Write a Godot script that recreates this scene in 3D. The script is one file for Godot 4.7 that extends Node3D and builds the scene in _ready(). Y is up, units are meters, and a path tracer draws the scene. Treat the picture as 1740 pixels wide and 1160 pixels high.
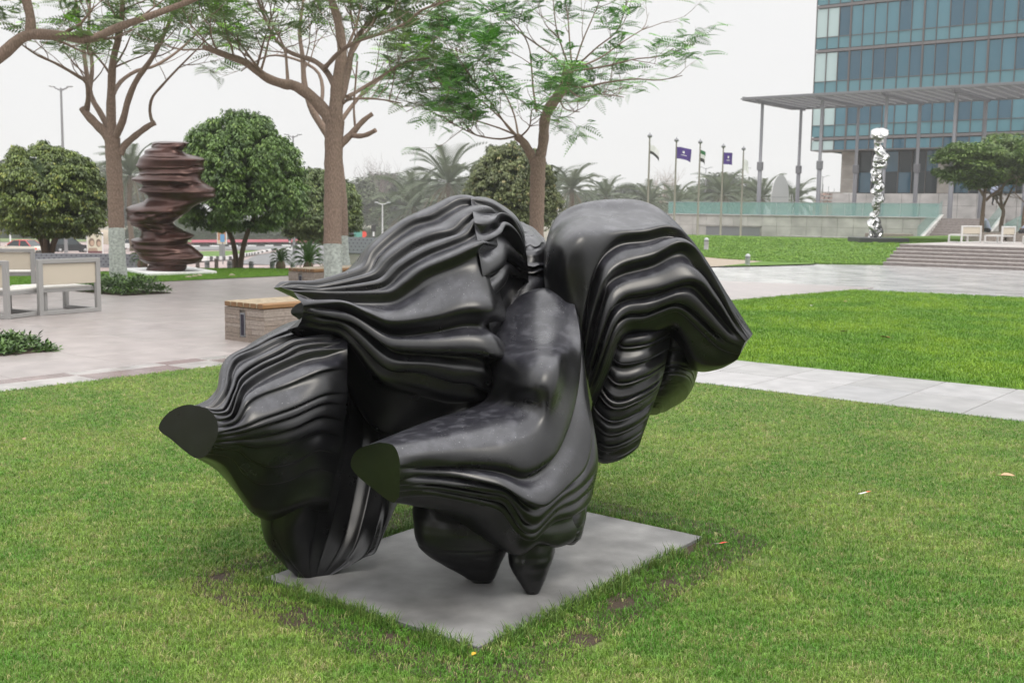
extends Node3D
# A lawn with a black rippled sculpture in front of an office plaza, under a hazy sky.

const FOCAL := 1890.0
var eye: Transform3D
var rng := RandomNumberGenerator.new()
var M := {}
var taken := {}


func _ready():
	rng.seed = 41
	# camera
	var camera := Camera3D.new()
	camera.name = "camera"
	eye = Transform3D(Basis.from_euler(Vector3(-atan(220.0 / FOCAL), 0, 0)) * Basis(Vector3(0, 0, 1), 0.0144), Vector3(0, 1.5, 0))
	camera.transform = eye
	camera.fov = rad_to_deg(2.0 * atan(580.0 / FOCAL))
	camera.near = 0.1
	camera.far = 3000.0
	add_child(camera)
	camera.current = true
	var lens := CameraAttributesPhysical.new()
	lens.exposure_aperture = 7.1
	lens.frustum_focus_distance = 4.5
	lens.frustum_focal_length = 39.0
	lens.auto_exposure_enabled = false
	camera.attributes = lens
	camera.fov = rad_to_deg(2.0 * atan(580.0 / FOCAL))
	# sky and air
	var world := WorldEnvironment.new()
	world.name = "world_environment"
	var env := Environment.new()
	env.background_mode = Environment.BG_SKY
	env.sky = Sky.new()
	env.sky.sky_material = hazy_sky()
	env.background_energy_multiplier = 1.0
	env.tonemap_mode = Environment.TONE_MAPPER_LINEAR
	env.tonemap_exposure = 1.45
	env.fog_enabled = true
	env.fog_density = 0.0008
	env.fog_light_color = Color(0.9, 0.9, 0.89)
	env.sdfgi_enabled = true
	env.ssao_enabled = true
	env.ssil_enabled = true
	world.environment = env
	add_child(world)
	# the sun, veiled by the haze
	var sun := DirectionalLight3D.new()
	sun.name = "sun"
	sun.light_energy = 0.32
	sun.light_angular_distance = 22.0
	sun.light_color = Color(1.0, 0.97, 0.92)
	sun.shadow_enabled = true
	sun.rotation_degrees = Vector3(-62, 35, 0)
	add_child(sun)
	materials()
	build_all()


func hazy_sky() -> Material:
	var im := Image.create(512, 256, false, Image.FORMAT_RGBF)
	var n := FastNoiseLite.new()
	n.seed = 5
	n.frequency = 0.9
	n.fractal_octaves = 4
	for j in 256:
		var up := (0.5 - (j + 0.5) / 256.0) * PI
		for i in 512:
			var az := (i + 0.5) / 512.0 * TAU
			var dir := Vector3(sin(az) * cos(up), sin(up), cos(az) * cos(up))
			var e := 0.64 + 1.2 * smoothstep(0.16, 1.0, dir.y) + 0.03 * n.get_noise_3dv(dir)
			# veiled sun behind and to the right of the camera brightens that half a little
			e *= 1.0 + 0.08 * dir.dot(Vector3(0.75, 0.4, 0.2))
			if dir.y < 0.0:
				e = lerpf(e, 0.25, clampf(-dir.y * 6.0, 0, 1))
			im.set_pixel(i, j, Color(e * 0.995, e * 0.995, e))
	var m := PanoramaSkyMaterial.new()
	m.panorama = ImageTexture.create_from_image(im)
	m.filter = true
	return m


# ---------------------------------------------------------------- where things stand
# the line of sight through a pixel of the photograph, measured out to a distance along the lens axis
func P(px: float, py: float, d: float) -> Vector3:
	return eye * Vector3((px - 870.0) / FOCAL * d, -(py - 580.0) / FOCAL * d, -d)


# the point at height y on that line
func G(px: float, py: float, y := 0.0) -> Vector3:
	var r: Vector3 = P(px, py, 1.0) - eye.origin
	return eye.origin + r * ((y - eye.origin.y) / r.y)


# the spot on the terrain at depth d below the pixel column px
func T(px: float, d: float) -> Vector3:
	var x := (px - 870.0) / FOCAL * d
	return Vector3(x, terrain(x, -d), -d)


func profile(d: float, at: Array, h: Array) -> float:
	for k in range(1, at.size()):
		if d <= at[k]:
			return lerpf(h[k - 1], h[k], smoothstep(0, 1, (d - at[k - 1]) / (at[k] - at[k - 1])) * 0.35 + (d - at[k - 1]) / (at[k] - at[k - 1]) * 0.65)
	return h[-1]


func terrain(x: float, z: float) -> float:
	var d := -z
	if d < 18.0:
		return 0.0
	var l := profile(d, [18.0, 27.0, 40.0, 70.0, 100.0, 140.0, 180.0, 250.0, 600.0], [0.0, 0.0, -0.6, -2.0, -3.1, -4.2, -4.6, -5.0, -6.0])
	var r := profile(d, [18.0, 42.0, 90.0, 250.0, 600.0], [0.0, -0.38, -0.62, -2.0, -4.0])
	return lerpf(l, r, smoothstep(-0.02, 0.16, x / d))


# ---------------------------------------------------------------- naming
func numbered(called: String) -> String:
	var n: int = taken.get(called, -1) + 1
	taken[called] = n
	return called if n == 0 else "%s_%03d" % [called, n]


func tag(o: Node, label := "", category := "", group := "", kind := "") -> Node:
	if label: o.set_meta("label", label)
	if category: o.set_meta("category", category)
	if group: o.set_meta("group", group)
	if kind: o.set_meta("kind", kind)
	return o


func thing(called: String, label: String, category: String, at := Vector3.ZERO, turn := 0.0, group := "") -> Node3D:
	var o := Node3D.new()
	o.name = numbered(called)
	add_child(o, true)
	o.position = at
	o.rotation.y = turn
	tag(o, label, category, group)
	return o


func put(called: String, mesh: Mesh, m: Material, parent: Node = null, at := Transform3D.IDENTITY) -> MeshInstance3D:
	var o := MeshInstance3D.new()
	o.name = numbered(called) if parent == null else called
	o.mesh = mesh
	o.material_override = m
	o.transform = at
	(parent if parent else self).add_child(o, true)
	return o


func struct(called: String, mesh: Mesh, m: Material) -> MeshInstance3D:
	var o := put(called, mesh, m)
	o.set_meta("kind", "structure")
	return o


func copy(o: Node3D, at: Vector3, turn: float, label := "", group := "") -> Node3D:
	var c: Node3D = o.duplicate()
	c.name = numbered(String(o.name).rstrip("0123456789").rstrip("_"))
	add_child(c, true)
	c.position = at
	c.rotation.y = turn
	if label: c.set_meta("label", label)
	if group: c.set_meta("group", group)
	return c


# ---------------------------------------------------------------- shapes
func begin() -> SurfaceTool:
	var st := SurfaceTool.new()
	st.begin(Mesh.PRIMITIVE_TRIANGLES)
	return st


func done(st: SurfaceTool) -> ArrayMesh:
	st.generate_normals()
	return st.commit()


func tri(st: SurfaceTool, a: Vector3, b: Vector3, c: Vector3, out: Vector3, smooth := -1):
	st.set_smooth_group(smooth)
	if (a - c).cross(a - b).dot(out) < 0.0:
		var t := b
		b = c
		c = t
	st.add_vertex(a)
	st.add_vertex(b)
	st.add_vertex(c)


func quad(st: SurfaceTool, a: Vector3, b: Vector3, c: Vector3, d: Vector3, out: Vector3, smooth := -1):
	tri(st, a, b, c, out, smooth)
	tri(st, a, c, d, out, smooth)


# a box with chamfered edges
func box(st: SurfaceTool, size: Vector3, t := Transform3D.IDENTITY, bevel := 0.006):
	var h := size / 2.0
	var b := minf(bevel, minf(h.x, minf(h.y, h.z)) * 0.45)
	var q := func(ax: int, s: float, u: float, v: float) -> Vector3:
		var p := Vector3.ZERO
		var i := (ax + 1) % 3
		var j := (ax + 2) % 3
		p[ax] = s * h[ax]
		p[i] = u * (h[i] - b)
		p[j] = v * (h[j] - b)
		return p
	for ax in 3:
		for s in [-1.0, 1.0]:
			var o := Vector3.ZERO
			o[ax] = s
			quad(st, t * q.call(ax, s, -1, -1), t * q.call(ax, s, 1, -1), t * q.call(ax, s, 1, 1), t * q.call(ax, s, -1, 1), t.basis * o)
	if b < 0.0005:
		return
	for ax in 3:
		var i := (ax + 1) % 3
		var j := (ax + 2) % 3
		for su in [-1.0, 1.0]:
			for sv in [-1.0, 1.0]:
				var o := Vector3.ZERO
				o[i] = su
				o[j] = sv
				var pa := Vector3.ZERO
				pa[i] = su * h[i]; pa[j] = sv * (h[j] - b); pa[ax] = -(h[ax] - b)
				var pb := pa; pb[ax] = -pb[ax]
				var pc := Vector3.ZERO
				pc[i] = su * (h[i] - b); pc[j] = sv * h[j]; pc[ax] = h[ax] - b
				var pd := pc; pd[ax] = -pd[ax]
				quad(st, t * pa, t * pb, t * pc, t * pd, t.basis * o)
	for sx in [-1.0, 1.0]:
		for sy in [-1.0, 1.0]:
			for sz in [-1.0, 1.0]:
				var o := Vector3(sx, sy, sz)
				tri(st, t * (o * Vector3(h.x, h.y - b, h.z - b)), t * (o * Vector3(h.x - b, h.y, h.z - b)), t * (o * Vector3(h.x - b, h.y - b, h.z)), t.basis * o)


func box_mesh(size: Vector3, bevel := 0.006) -> ArrayMesh:
	var st := begin()
	box(st, size, Transform3D.IDENTITY, bevel)
	return done(st)


func at(p: Vector3, turn := 0.0) -> Transform3D:
	return Transform3D(Basis(Vector3.UP, turn), p)


# a bar of a square section from a to b
func bar(st: SurfaceTool, a: Vector3, b: Vector3, w: float, h := -1.0, bevel := 0.004):
	var z := (b - a).normalized()
	var up := Vector3.UP if absf(z.y) < 0.95 else Vector3.RIGHT
	var x := up.cross(z).normalized()
	box(st, Vector3(w, h if h > 0 else w, (b - a).length()), Transform3D(Basis(x, z.cross(x), z), (a + b) / 2.0), bevel)


# a smooth tube through points with a radius each
func tube(st: SurfaceTool, pts: Array, radii: Array, sides := 8, capped := true):
	var ring := []
	var n := Vector3(0.31, 0.2, 0.93)
	for k in pts.size():
		var t: Vector3 = (pts[mini(k + 1, pts.size() - 1)] - pts[maxi(k - 1, 0)]).normalized()
		n = (n - t * n.dot(t)).normalized()
		var b := t.cross(n)
		var r := []
		for s in sides:
			var a := TAU * s / sides
			r.append(pts[k] + (n * cos(a) + b * sin(a)) * radii[mini(k, radii.size() - 1)])
		ring.append(r)
	for k in pts.size() - 1:
		var mid: Vector3 = (pts[k] + pts[k + 1]) / 2.0
		for s in sides:
			var s2 := (s + 1) % sides
			quad(st, ring[k][s], ring[k][s2], ring[k + 1][s2], ring[k + 1][s], (ring[k][s] + ring[k][s2]) / 2.0 - pts[k] + (ring[k + 1][s] - pts[k + 1]) + (mid - mid), 1)
	if capped:
		for e in [0, pts.size() - 1]:
			var o: Vector3 = pts[e] - pts[1 if e == 0 else e - 1]
			for s in sides:
				tri(st, pts[e], ring[e][s], ring[e][(s + 1) % sides], o, -1)


# a turned shape: pairs of radius and height
func lathe(st: SurfaceTool, prof: Array, sides := 16, t := Transform3D.IDENTITY, smooth := 1):
	for k in prof.size() - 1:
		var p: Vector2 = prof[k]
		var q: Vector2 = prof[k + 1]
		var nrm := Vector2(q.y - p.y, p.x - q.x)
		for s in sides:
			var a := TAU * s / sides
			var b := TAU * (s + 1) / sides
			var o := Vector3(cos((a + b) / 2) * nrm.x, nrm.y, sin((a + b) / 2) * nrm.x)
			var v := [Vector3(cos(a) * p.x, p.y, sin(a) * p.x), Vector3(cos(b) * p.x, p.y, sin(b) * p.x), Vector3(cos(b) * q.x, q.y, sin(b) * q.x), Vector3(cos(a) * q.x, q.y, sin(a) * q.x)]
			if p.x < 0.0001:
				tri(st, t * v[0], t * v[2], t * v[3], t.basis * o, smooth)
			elif q.x < 0.0001:
				tri(st, t * v[0], t * v[1], t * v[2], t.basis * o, smooth)
			else:
				quad(st, t * v[0], t * v[1], t * v[2], t * v[3], t.basis * o, smooth)


# an upright prism over an outline in x and z
func prism(st: SurfaceTool, outline: PackedVector2Array, y0: float, y1: float, chamfer := 0.0):
	var idx := Geometry2D.triangulate_polygon(outline)
	var inner := outline
	if chamfer > 0:
		var off := Geometry2D.offset_polygon(outline, -chamfer)
		if off.size() == 1 and off[0].size() == outline.size():
			inner = off[0]
			var best := 0
			for k in inner.size():
				if inner[k].distance_to(outline[0]) < inner[best].distance_to(outline[0]):
					best = k
			var turned := PackedVector2Array()
			for k in inner.size():
				turned.append(inner[(best + k) % inner.size()])
			if turned.size() > 1 and turned[1].distance_to(outline[1]) > turned[turned.size() - 1].distance_to(outline[1]):
				var back := PackedVector2Array([turned[0]])
				for k in range(turned.size() - 1, 0, -1):
					back.append(turned[k])
				turned = back
			inner = turned
			idx = Geometry2D.triangulate_polygon(inner)
		else:
			chamfer = 0.0
	for k in range(0, idx.size(), 3):
		var f := func(i: int) -> Vector3: return Vector3(inner[idx[i]].x, y1, inner[idx[i]].y)
		tri(st, f.call(k), f.call(k + 1), f.call(k + 2), Vector3.UP)
	var cw := Geometry2D.is_polygon_clockwise(outline)
	for k in outline.size():
		var a := outline[k]
		var b := outline[(k + 1) % outline.size()]
		var o2 := Vector2((b - a).y, -(b - a).x) * (-1.0 if cw else 1.0)
		var o := Vector3(o2.x, 0, o2.y)
		quad(st, Vector3(a.x, y0, a.y), Vector3(b.x, y0, b.y), Vector3(b.x, y1 - chamfer, b.y), Vector3(a.x, y1 - chamfer, a.y), o)
		if chamfer > 0:
			var c := inner[k]
			var d := inner[(k + 1) % inner.size()]
			quad(st, Vector3(a.x, y1 - chamfer, a.y), Vector3(b.x, y1 - chamfer, b.y), Vector3(d.x, y1, d.y), Vector3(c.x, y1, c.y), o.normalized() + Vector3.UP)


# a sheet laid over the terrain inside an outline given in x and z
func drape(st: SurfaceTool, outline: PackedVector2Array, lift: float, step := 3.0):
	var lo := outline[0]
	var hi := outline[0]
	for p in outline:
		lo = lo.min(p)
		hi = hi.max(p)
	var zs := depth_lines(step)
	for j in zs.size() - 1:
		var za: float = -zs[j + 1]
		var zb: float = -zs[j]
		if zb < lo.y or za > hi.y:
			continue
		var w := maxf(step, (zs[j + 1] - zs[j]) * 1.0)
		for i in range(floori(lo.x / w), ceili(hi.x / w)):
			var cell := PackedVector2Array([Vector2(i * w, za), Vector2((i + 1) * w, za), Vector2((i + 1) * w, zb), Vector2(i * w, zb)])
			for piece in Geometry2D.intersect_polygons(outline, cell):
				var idx := Geometry2D.triangulate_polygon(piece)
				for k in range(0, idx.size(), 3):
					var v := []
					for e in 3:
						var p: Vector2 = piece[idx[k + e]]
						v.append(Vector3(p.x, terrain(p.x, p.y) + lift * (1.0 + maxf(0.0, -p.y - 20.0) * 0.03), p.y))
					tri(st, v[0], v[1], v[2], Vector3.UP, 1)


func depth_lines(step: float) -> Array:
	var zs := [-30.0, 0.0, 10.0]
	var z := 18.0
	while z < 640.0:
		zs.append(z)
		z += step if z < 60.0 else step * 2.0 if z < 120 else step * 5.0 if z < 260 else 60.0
	return zs


func flat(pts: Array) -> PackedVector2Array:
	var r := PackedVector2Array()
	for p in pts:
		r.append(Vector2(p.x, p.z) if p is Vector3 else p)
	return r


func leafy(mesh: Mesh, where: Array, m: Material, called: String, parent: Node) -> MultiMeshInstance3D:
	var mm := MultiMesh.new()
	mm.transform_format = MultiMesh.TRANSFORM_3D
	mm.use_colors = true
	mm.mesh = mesh
	mm.instance_count = where.size()
	var buf := PackedFloat32Array()
	buf.resize(where.size() * 16)
	var k := 0
	for w in where:
		var t: Transform3D = w[0]
		var c: Color = w[1]
		var b := t.basis
		buf[k] = b.x.x; buf[k + 1] = b.y.x; buf[k + 2] = b.z.x; buf[k + 3] = t.origin.x
		buf[k + 4] = b.x.y; buf[k + 5] = b.y.y; buf[k + 6] = b.z.y; buf[k + 7] = t.origin.y
		buf[k + 8] = b.x.z; buf[k + 9] = b.y.z; buf[k + 10] = b.z.z; buf[k + 11] = t.origin.z
		buf[k + 12] = c.r; buf[k + 13] = c.g; buf[k + 14] = c.b; buf[k + 15] = 1.0
		k += 16
	mm.buffer = buf
	var o := MultiMeshInstance3D.new()
	o.name = called if parent else numbered(called)
	o.multimesh = mm
	o.material_override = m
	(parent if parent else self).add_child(o, true)
	o.set_meta("kind", "stuff")
	return o


# ---------------------------------------------------------------- materials
func noise_texture(freq: float, lo: float, hi: float, octaves := 4, size := 512, seed_ := 1, kind := FastNoiseLite.TYPE_SIMPLEX_SMOOTH, normal := 0.0) -> NoiseTexture2D:
	var n := FastNoiseLite.new()
	n.seed = seed_
	n.frequency = freq
	n.noise_type = kind
	n.fractal_octaves = octaves
	var t := NoiseTexture2D.new()
	t.width = size
	t.height = size
	t.seamless = true
	t.noise = n
	if normal > 0.0:
		t.as_normal_map = true
		t.bump_strength = normal
	else:
		var g := Gradient.new()
		g.set_color(0, Color(lo, lo, lo))
		g.set_color(1, Color(hi, hi, hi))
		t.color_ramp = g
	return t


func mat(r: float, g: float, b: float, rough := 0.8, metal := 0.0, tex: Texture2D = null, scale := 1.0, bump: Texture2D = null, bump_scale := 1.0) -> StandardMaterial3D:
	var m := StandardMaterial3D.new()
	m.albedo_color = Color(r, g, b).linear_to_srgb()
	m.roughness = rough
	m.metallic = metal
	if tex or bump:
		m.uv1_triplanar = true
		m.uv1_world_triplanar = true
		m.uv1_scale = Vector3.ONE * scale
	if tex:
		m.albedo_texture = tex
	if bump:
		m.normal_enabled = true
		m.normal_texture = bump
		m.normal_scale = bump_scale
	return m


func leaf_mat(back := 0.5, rough := 0.5) -> StandardMaterial3D:
	var m := StandardMaterial3D.new()
	m.vertex_color_use_as_albedo = true
	m.roughness = rough
	m.cull_mode = BaseMaterial3D.CULL_DISABLED
	m.backlight_enabled = true
	m.backlight = Color(0.25, 0.35, 0.08) * back
	return m


func materials():
	var gentle := noise_texture(0.009, 0.86, 1.0, 6, 512, 83)
	var soft := noise_texture(0.006, 0.72, 1.0, 5, 512, 3)
	var grain := noise_texture(0.05, 0.8, 1.0, 3, 512, 7)
	var fine := noise_texture(0.12, 0.0, 1.0, 3, 512, 9, FastNoiseLite.TYPE_SIMPLEX_SMOOTH, 3.0)
	var mottled := noise_texture(0.02, 0.72, 1.0, 5, 512, 13)
	M.grain_normal = fine
	M.soft = soft
	M.mottled = mottled
	# black stone with pale flecks, dusty and with sky light painted in on top
	var st := mat(1, 1, 1, 0.38, 0.0, stone_texture(), 1.0)
	st.roughness_texture = noise_texture(0.012, 0.62, 1.0, 5, 512, 21)
	st.roughness_texture_channel = BaseMaterial3D.TEXTURE_CHANNEL_RED
	st.metallic_specular = 0.52
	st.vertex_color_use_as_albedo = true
	M.black_stone = st
	M.cut_stone = mat(0.008, 0.009, 0.008, 0.55, 0.0, grain, 3.0)
	M.cut_stone.metallic_specular = 0.35
	M.plate = mat(0.295, 0.292, 0.288, 0.5, 0.0, noise_texture(0.008, 0.66, 1.0, 6, 512, 31), 0.7)
	M.bronze = mat(0.085, 0.036, 0.028, 0.3, 0.5, soft, 0.6)
	M.chrome = mat(0.42, 0.42, 0.415, 0.06, 1.0)
	# paving
	for k in 4:
		M["tile_%d" % k] = mat([0.375, 0.365, 0.385, 0.37][k], [0.335, 0.328, 0.342, 0.33][k], [0.325, 0.318, 0.333, 0.323][k], 0.34, 0.0, gentle, 0.35 + 0.05 * k)
		M["slab_%d" % k] = mat([0.37, 0.345, 0.39, 0.355][k], [0.362, 0.337, 0.38, 0.35][k], [0.362, 0.335, 0.382, 0.355][k], 0.4, 0.0, gentle, 0.5 + 0.07 * k)
	M.paving = mat(0.4, 0.355, 0.34, 0.3, 0.0, mottled, 0.22)
	M.pale_paving = mat(0.56, 0.55, 0.545, 0.2, 0.0, soft, 0.2)
	M.band_light = mat(0.52, 0.49, 0.475, 0.22, 0.0, soft, 0.5)
	M.band_dark = mat(0.3, 0.225, 0.22, 0.22, 0.0, soft, 0.5)
	M.joint = mat(0.21, 0.19, 0.18, 0.9)
	M.step_stone = mat(0.36, 0.31, 0.295, 0.6, 0.0, mottled, 0.6)
	M.step_top = mat(0.5, 0.46, 0.44, 0.6, 0.0, soft, 0.6)
	# ground
	M.earth = mat(0.15, 0.2, 0.05, 0.95, 0.0, mottled, 1.3, fine, 0.8)
	M.soil = mat(0.075, 0.05, 0.032, 0.95, 0.0, mottled, 5.0, fine, 1.0)
	M.far_ground = mat(0.3, 0.27, 0.2, 0.95, 0.0, mottled, 0.05)
	M.lawn_far = mat(0.11, 0.225, 0.016, 0.95, 0.0, mottled, 1.2, fine, 0.9)
	M.verge = mat(0.15, 0.22, 0.06, 0.95, 0.0, mottled, 0.3)
	M.asphalt = mat(0.2, 0.2, 0.205, 0.85, 0.0, soft, 0.2)
	M.sand = mat(0.42, 0.35, 0.27, 0.95, 0.0, mottled, 0.8)
	M.pink_paving = mat(0.42, 0.33, 0.31, 0.8, 0.0, soft, 0.2)
	M.flowers = mat(0.38, 0.045, 0.075, 0.9, 0.0, mottled, 2.0)
	# metals, paint, wood
	M.white_frame = mat(0.62, 0.61, 0.6, 0.45)
	M.grey_frame = mat(0.33, 0.325, 0.32, 0.4, 0.15)
	M.sling = mat(0.68, 0.61, 0.5, 0.85, 0.0, grain, 8.0)
	M.sling_top = mat(0.72, 0.7, 0.66, 0.8, 0.0, grain, 8.0)
	M.dark = mat(0.02, 0.02, 0.025, 0.6)
	M.violet_dark = mat(0.012, 0.008, 0.022, 0.7)
	M.perforated = mat(0.19, 0.2, 0.225, 0.5, 0.1)
	M.hole = mat(0.06, 0.065, 0.085, 0.8)
	M.steel_grey = mat(0.2, 0.205, 0.22, 0.5, 0.2)
	M.pole_green = mat(0.2, 0.19, 0.15, 0.5, 0.3)
	M.pole_grey = mat(0.25, 0.25, 0.26, 0.5, 0.3)
	M.lamp_head = mat(0.42, 0.43, 0.44, 0.5)
	M.canopy = mat(0.36, 0.36, 0.385, 0.5, 0.1)
	M.canopy_steel = mat(0.2, 0.2, 0.22, 0.5, 0.2)
	var wg := noise_texture(0.02, 0.62, 1.0, 4, 512, 55)
	M.wood = mat(0.38, 0.2, 0.075, 0.5, 0.0, wg, 1.0)
	M.wood.uv1_scale = Vector3(1.2, 9.0, 9.0)
	M.wood_top = mat(0.5, 0.4, 0.27, 0.55, 0.0, wg, 1.0)
	M.wood_end = mat(0.24, 0.13, 0.06, 0.8, 0.0, grain, 6.0)
	for k in 4:
		M["brick_%d" % k] = mat([0.38, 0.33, 0.42, 0.345][k], [0.315, 0.27, 0.355, 0.28][k], [0.27, 0.225, 0.31, 0.235][k], 0.85, 0.0, mottled, 2.6, fine, 0.5)
	M.mortar = mat(0.2, 0.175, 0.15, 0.95)
	# building
	for k in 3:
		M["clad_%d" % k] = mat([0.62, 0.6, 0.635][k], [0.595, 0.575, 0.61][k], [0.575, 0.555, 0.59][k], 0.6, 0.0, soft, 0.2)
		M["beige_%d" % k] = mat([0.42, 0.39, 0.44][k], [0.385, 0.36, 0.4][k], [0.345, 0.32, 0.36][k], 0.65, 0.0, soft, 0.2)
	M.mullion = mat(0.13, 0.115, 0.115, 0.5, 0.3)
	M.floor_band = mat(0.19, 0.178, 0.182, 0.5, 0.3)
	for k in 5:
		var gl := mat([0.035, 0.055, 0.024, 0.075, 0.02][k], [0.135, 0.175, 0.1, 0.21, 0.085][k], [0.19, 0.235, 0.155, 0.265, 0.135][k], 0.03, 0.0)
		gl.metallic_specular = 0.65
		M["glass_%d" % k] = gl
	M.dark_glass = mat(0.02, 0.03, 0.036, 0.05)
	M.dark_glass.metallic_specular = 0.45
	M.spandrel = mat(0.11, 0.25, 0.295, 0.18)
	M.sky_tone_glass = mat(0.47, 0.6, 0.6, 0.12)  # sky seen through the tower's corner panes, painted in as a pale colour
	M.rail_glass = mat(0.2, 0.42, 0.39, 0.08)
	M.rail_glass.transparency = BaseMaterial3D.TRANSPARENCY_ALPHA
	M.rail_glass.albedo_color.a = 0.45
	M.clear_glass = mat(0.5, 0.7, 0.68, 0.05)
	M.clear_glass.transparency = BaseMaterial3D.TRANSPARENCY_ALPHA
	M.clear_glass.albedo_color.a = 0.25
	# plants
	var bark := noise_texture(0.03, 0.6, 1.0, 5, 512, 61)
	M.bark = mat(0.35, 0.25, 0.195, 0.9, 0.0, bark, 2.2, fine, 0.7)
	M.bark.uv1_scale = Vector3(2.6, 0.9, 2.6)
	M.lime_wash = mat(0.58, 0.63, 0.585, 0.9, 0.0, noise_texture(0.02, 0.6, 1.0, 5, 512, 63), 1.5, fine, 0.7)
	M.dark_bark = mat(0.25, 0.18, 0.125, 0.9, 0.0, bark, 2.0, fine, 0.6)
	M.leaf = leaf_mat(0.8)
	M.leaf_thin = leaf_mat(1.6)
	M.grass = leaf_mat(0.8, 0.6)
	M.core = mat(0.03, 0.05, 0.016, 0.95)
	# cars and the rest
	M.car_black = mat(0.012, 0.013, 0.017, 0.3)
	M.car_black.metallic_specular = 0.3
	M.car_cream = mat(0.62, 0.58, 0.5, 0.25)
	M.car_red = mat(0.55, 0.045, 0.05, 0.3)
	M.tyre = mat(0.02, 0.02, 0.02, 0.8)
	M.rim = mat(0.45, 0.45, 0.46, 0.3, 0.7)
	M.tail_red = mat(0.6, 0.03, 0.02, 0.3)
	M.tail_red.emission_enabled = true
	M.tail_red.emission = Color(0.9, 0.08, 0.03)
	M.tail_red.emission_energy_multiplier = 0.5
	M.white = mat(0.78, 0.78, 0.77, 0.6)
	M.black = mat(0.03, 0.03, 0.03, 0.7)
	M.red = mat(0.8, 0.07, 0.04, 0.6)
	M.violet = mat(0.06, 0.025, 0.2, 0.75)
	M.flag_white = mat(0.7, 0.7, 0.7, 0.8)
	M.flag_green = mat(0.03, 0.16, 0.06, 0.8)
	M.flag_black = mat(0.03, 0.03, 0.03, 0.8)
	M.skin = mat(0.28, 0.16, 0.1, 0.6)
	M.hair = mat(0.02, 0.015, 0.012, 0.7)
	M.shirt = mat(0.5, 0.55, 0.72, 0.8)
	M.trousers = mat(0.02, 0.02, 0.025, 0.8)
	M.planter_stone = mat(0.36, 0.31, 0.27, 0.8, 0.0, mottled, 1.0)
	M.concrete = mat(0.42, 0.4, 0.38, 0.85, 0.0, soft, 0.6)
	M.granite_dark = mat(0.05, 0.055, 0.058, 0.4, 0.0, grain, 2.0)
	M.sign_white = mat(0.68, 0.68, 0.68, 0.6)
	M.sign_green = mat(0.1, 0.34, 0.28, 0.6)
	M.sign_blue = mat(0.12, 0.3, 0.5, 0.6)
	M.scaffold = mat(0.7, 0.7, 0.7, 0.6)
	M.site_brick = mat(0.4, 0.24, 0.19, 0.9)
	M.boulder = mat(0.5, 0.42, 0.32, 0.9, 0.0, mottled, 0.6)


# near black stone: cloudy dust over it and small pale flecks of uneven size
func stone_texture() -> ImageTexture:
	var n := 1024
	var im := Image.create(n, n, true, Image.FORMAT_RGB8)
	var cloud := FastNoiseLite.new()
	cloud.seed = 4
	cloud.frequency = 0.011
	cloud.fractal_octaves = 5
	var a := cloud.get_seamless_image(n, n)
	var b := 0
	var data := PackedByteArray()
	data.resize(n * n * 3)
	var src := a.get_data()
	var step := src.size() / (n * n)
	for i in n * n:
		var c: float = src[i * step] / 255.0
		var v := int(38.0 + 34.0 * smoothstep(0.45, 0.85, c))
		data[i * 3] = v
		data[i * 3 + 1] = v
		data[i * 3 + 2] = v + 6
	var r := RandomNumberGenerator.new()
	r.seed = 8
	for k in 1500:
		var x := r.randi() % n
		var y := r.randi() % n
		var big := r.randf() < 0.12
		var v := int(r.randf_range(90, 200))
		for dx in (3 if big else 2):
			for dy in (3 if big else r.randi_range(1, 2)):
				b = (((y + dy) % n) * n + (x + dx) % n) * 3
				data[b] = v
				data[b + 1] = v
				data[b + 2] = v
	im = Image.create_from_data(n, n, false, Image.FORMAT_RGB8, data)
	return ImageTexture.create_from_image(im)


# ---------------------------------------------------------------- rippled sculptures
# a spline through points, cut to n samples of equal length
func resample(pts: Array, n: int) -> PackedVector3Array:
	var c := Curve3D.new()
	c.bake_interval = 0.01
	for k in pts.size():
		var t := Vector3.ZERO
		if k > 0 and k < pts.size() - 1:
			var a: float = (pts[k] - pts[k - 1]).length()
			var b: float = (pts[k + 1] - pts[k]).length()
			t = ((pts[k + 1] - pts[k - 1]).normalized()) * minf(a, b) * 0.36
		c.add_point(pts[k], -t, t)
	var r := PackedVector3Array()
	var l := c.get_baked_length()
	for i in n:
		r.append(c.sample_baked(l * i / (n - 1.0), true))
	r[0] = pts[0]
	r[n - 1] = pts[-1]
	return r


func spline(p0: Vector3, p1: Vector3, p2: Vector3, p3: Vector3, t: float) -> Vector3:
	var a := sqrt(maxf((p1 - p0).length(), 1e-5))
	var b := sqrt(maxf((p2 - p1).length(), 1e-5))
	var c := sqrt(maxf((p3 - p2).length(), 1e-5))
	var m1 := (p2 - p1) + ((p1 - p0) / a - (p2 - p0) / (a + b)) * b
	var m2 := (p2 - p1) + ((p3 - p2) / c - (p3 - p1) / (b + c)) * b
	var t2 := t * t
	var t3 := t2 * t
	return p1 * (2 * t3 - 3 * t2 + 1) + m1 * (t3 - 2 * t2 + t) + p2 * (3 * t2 - 2 * t3) + m2 * (t3 - t2)


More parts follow.
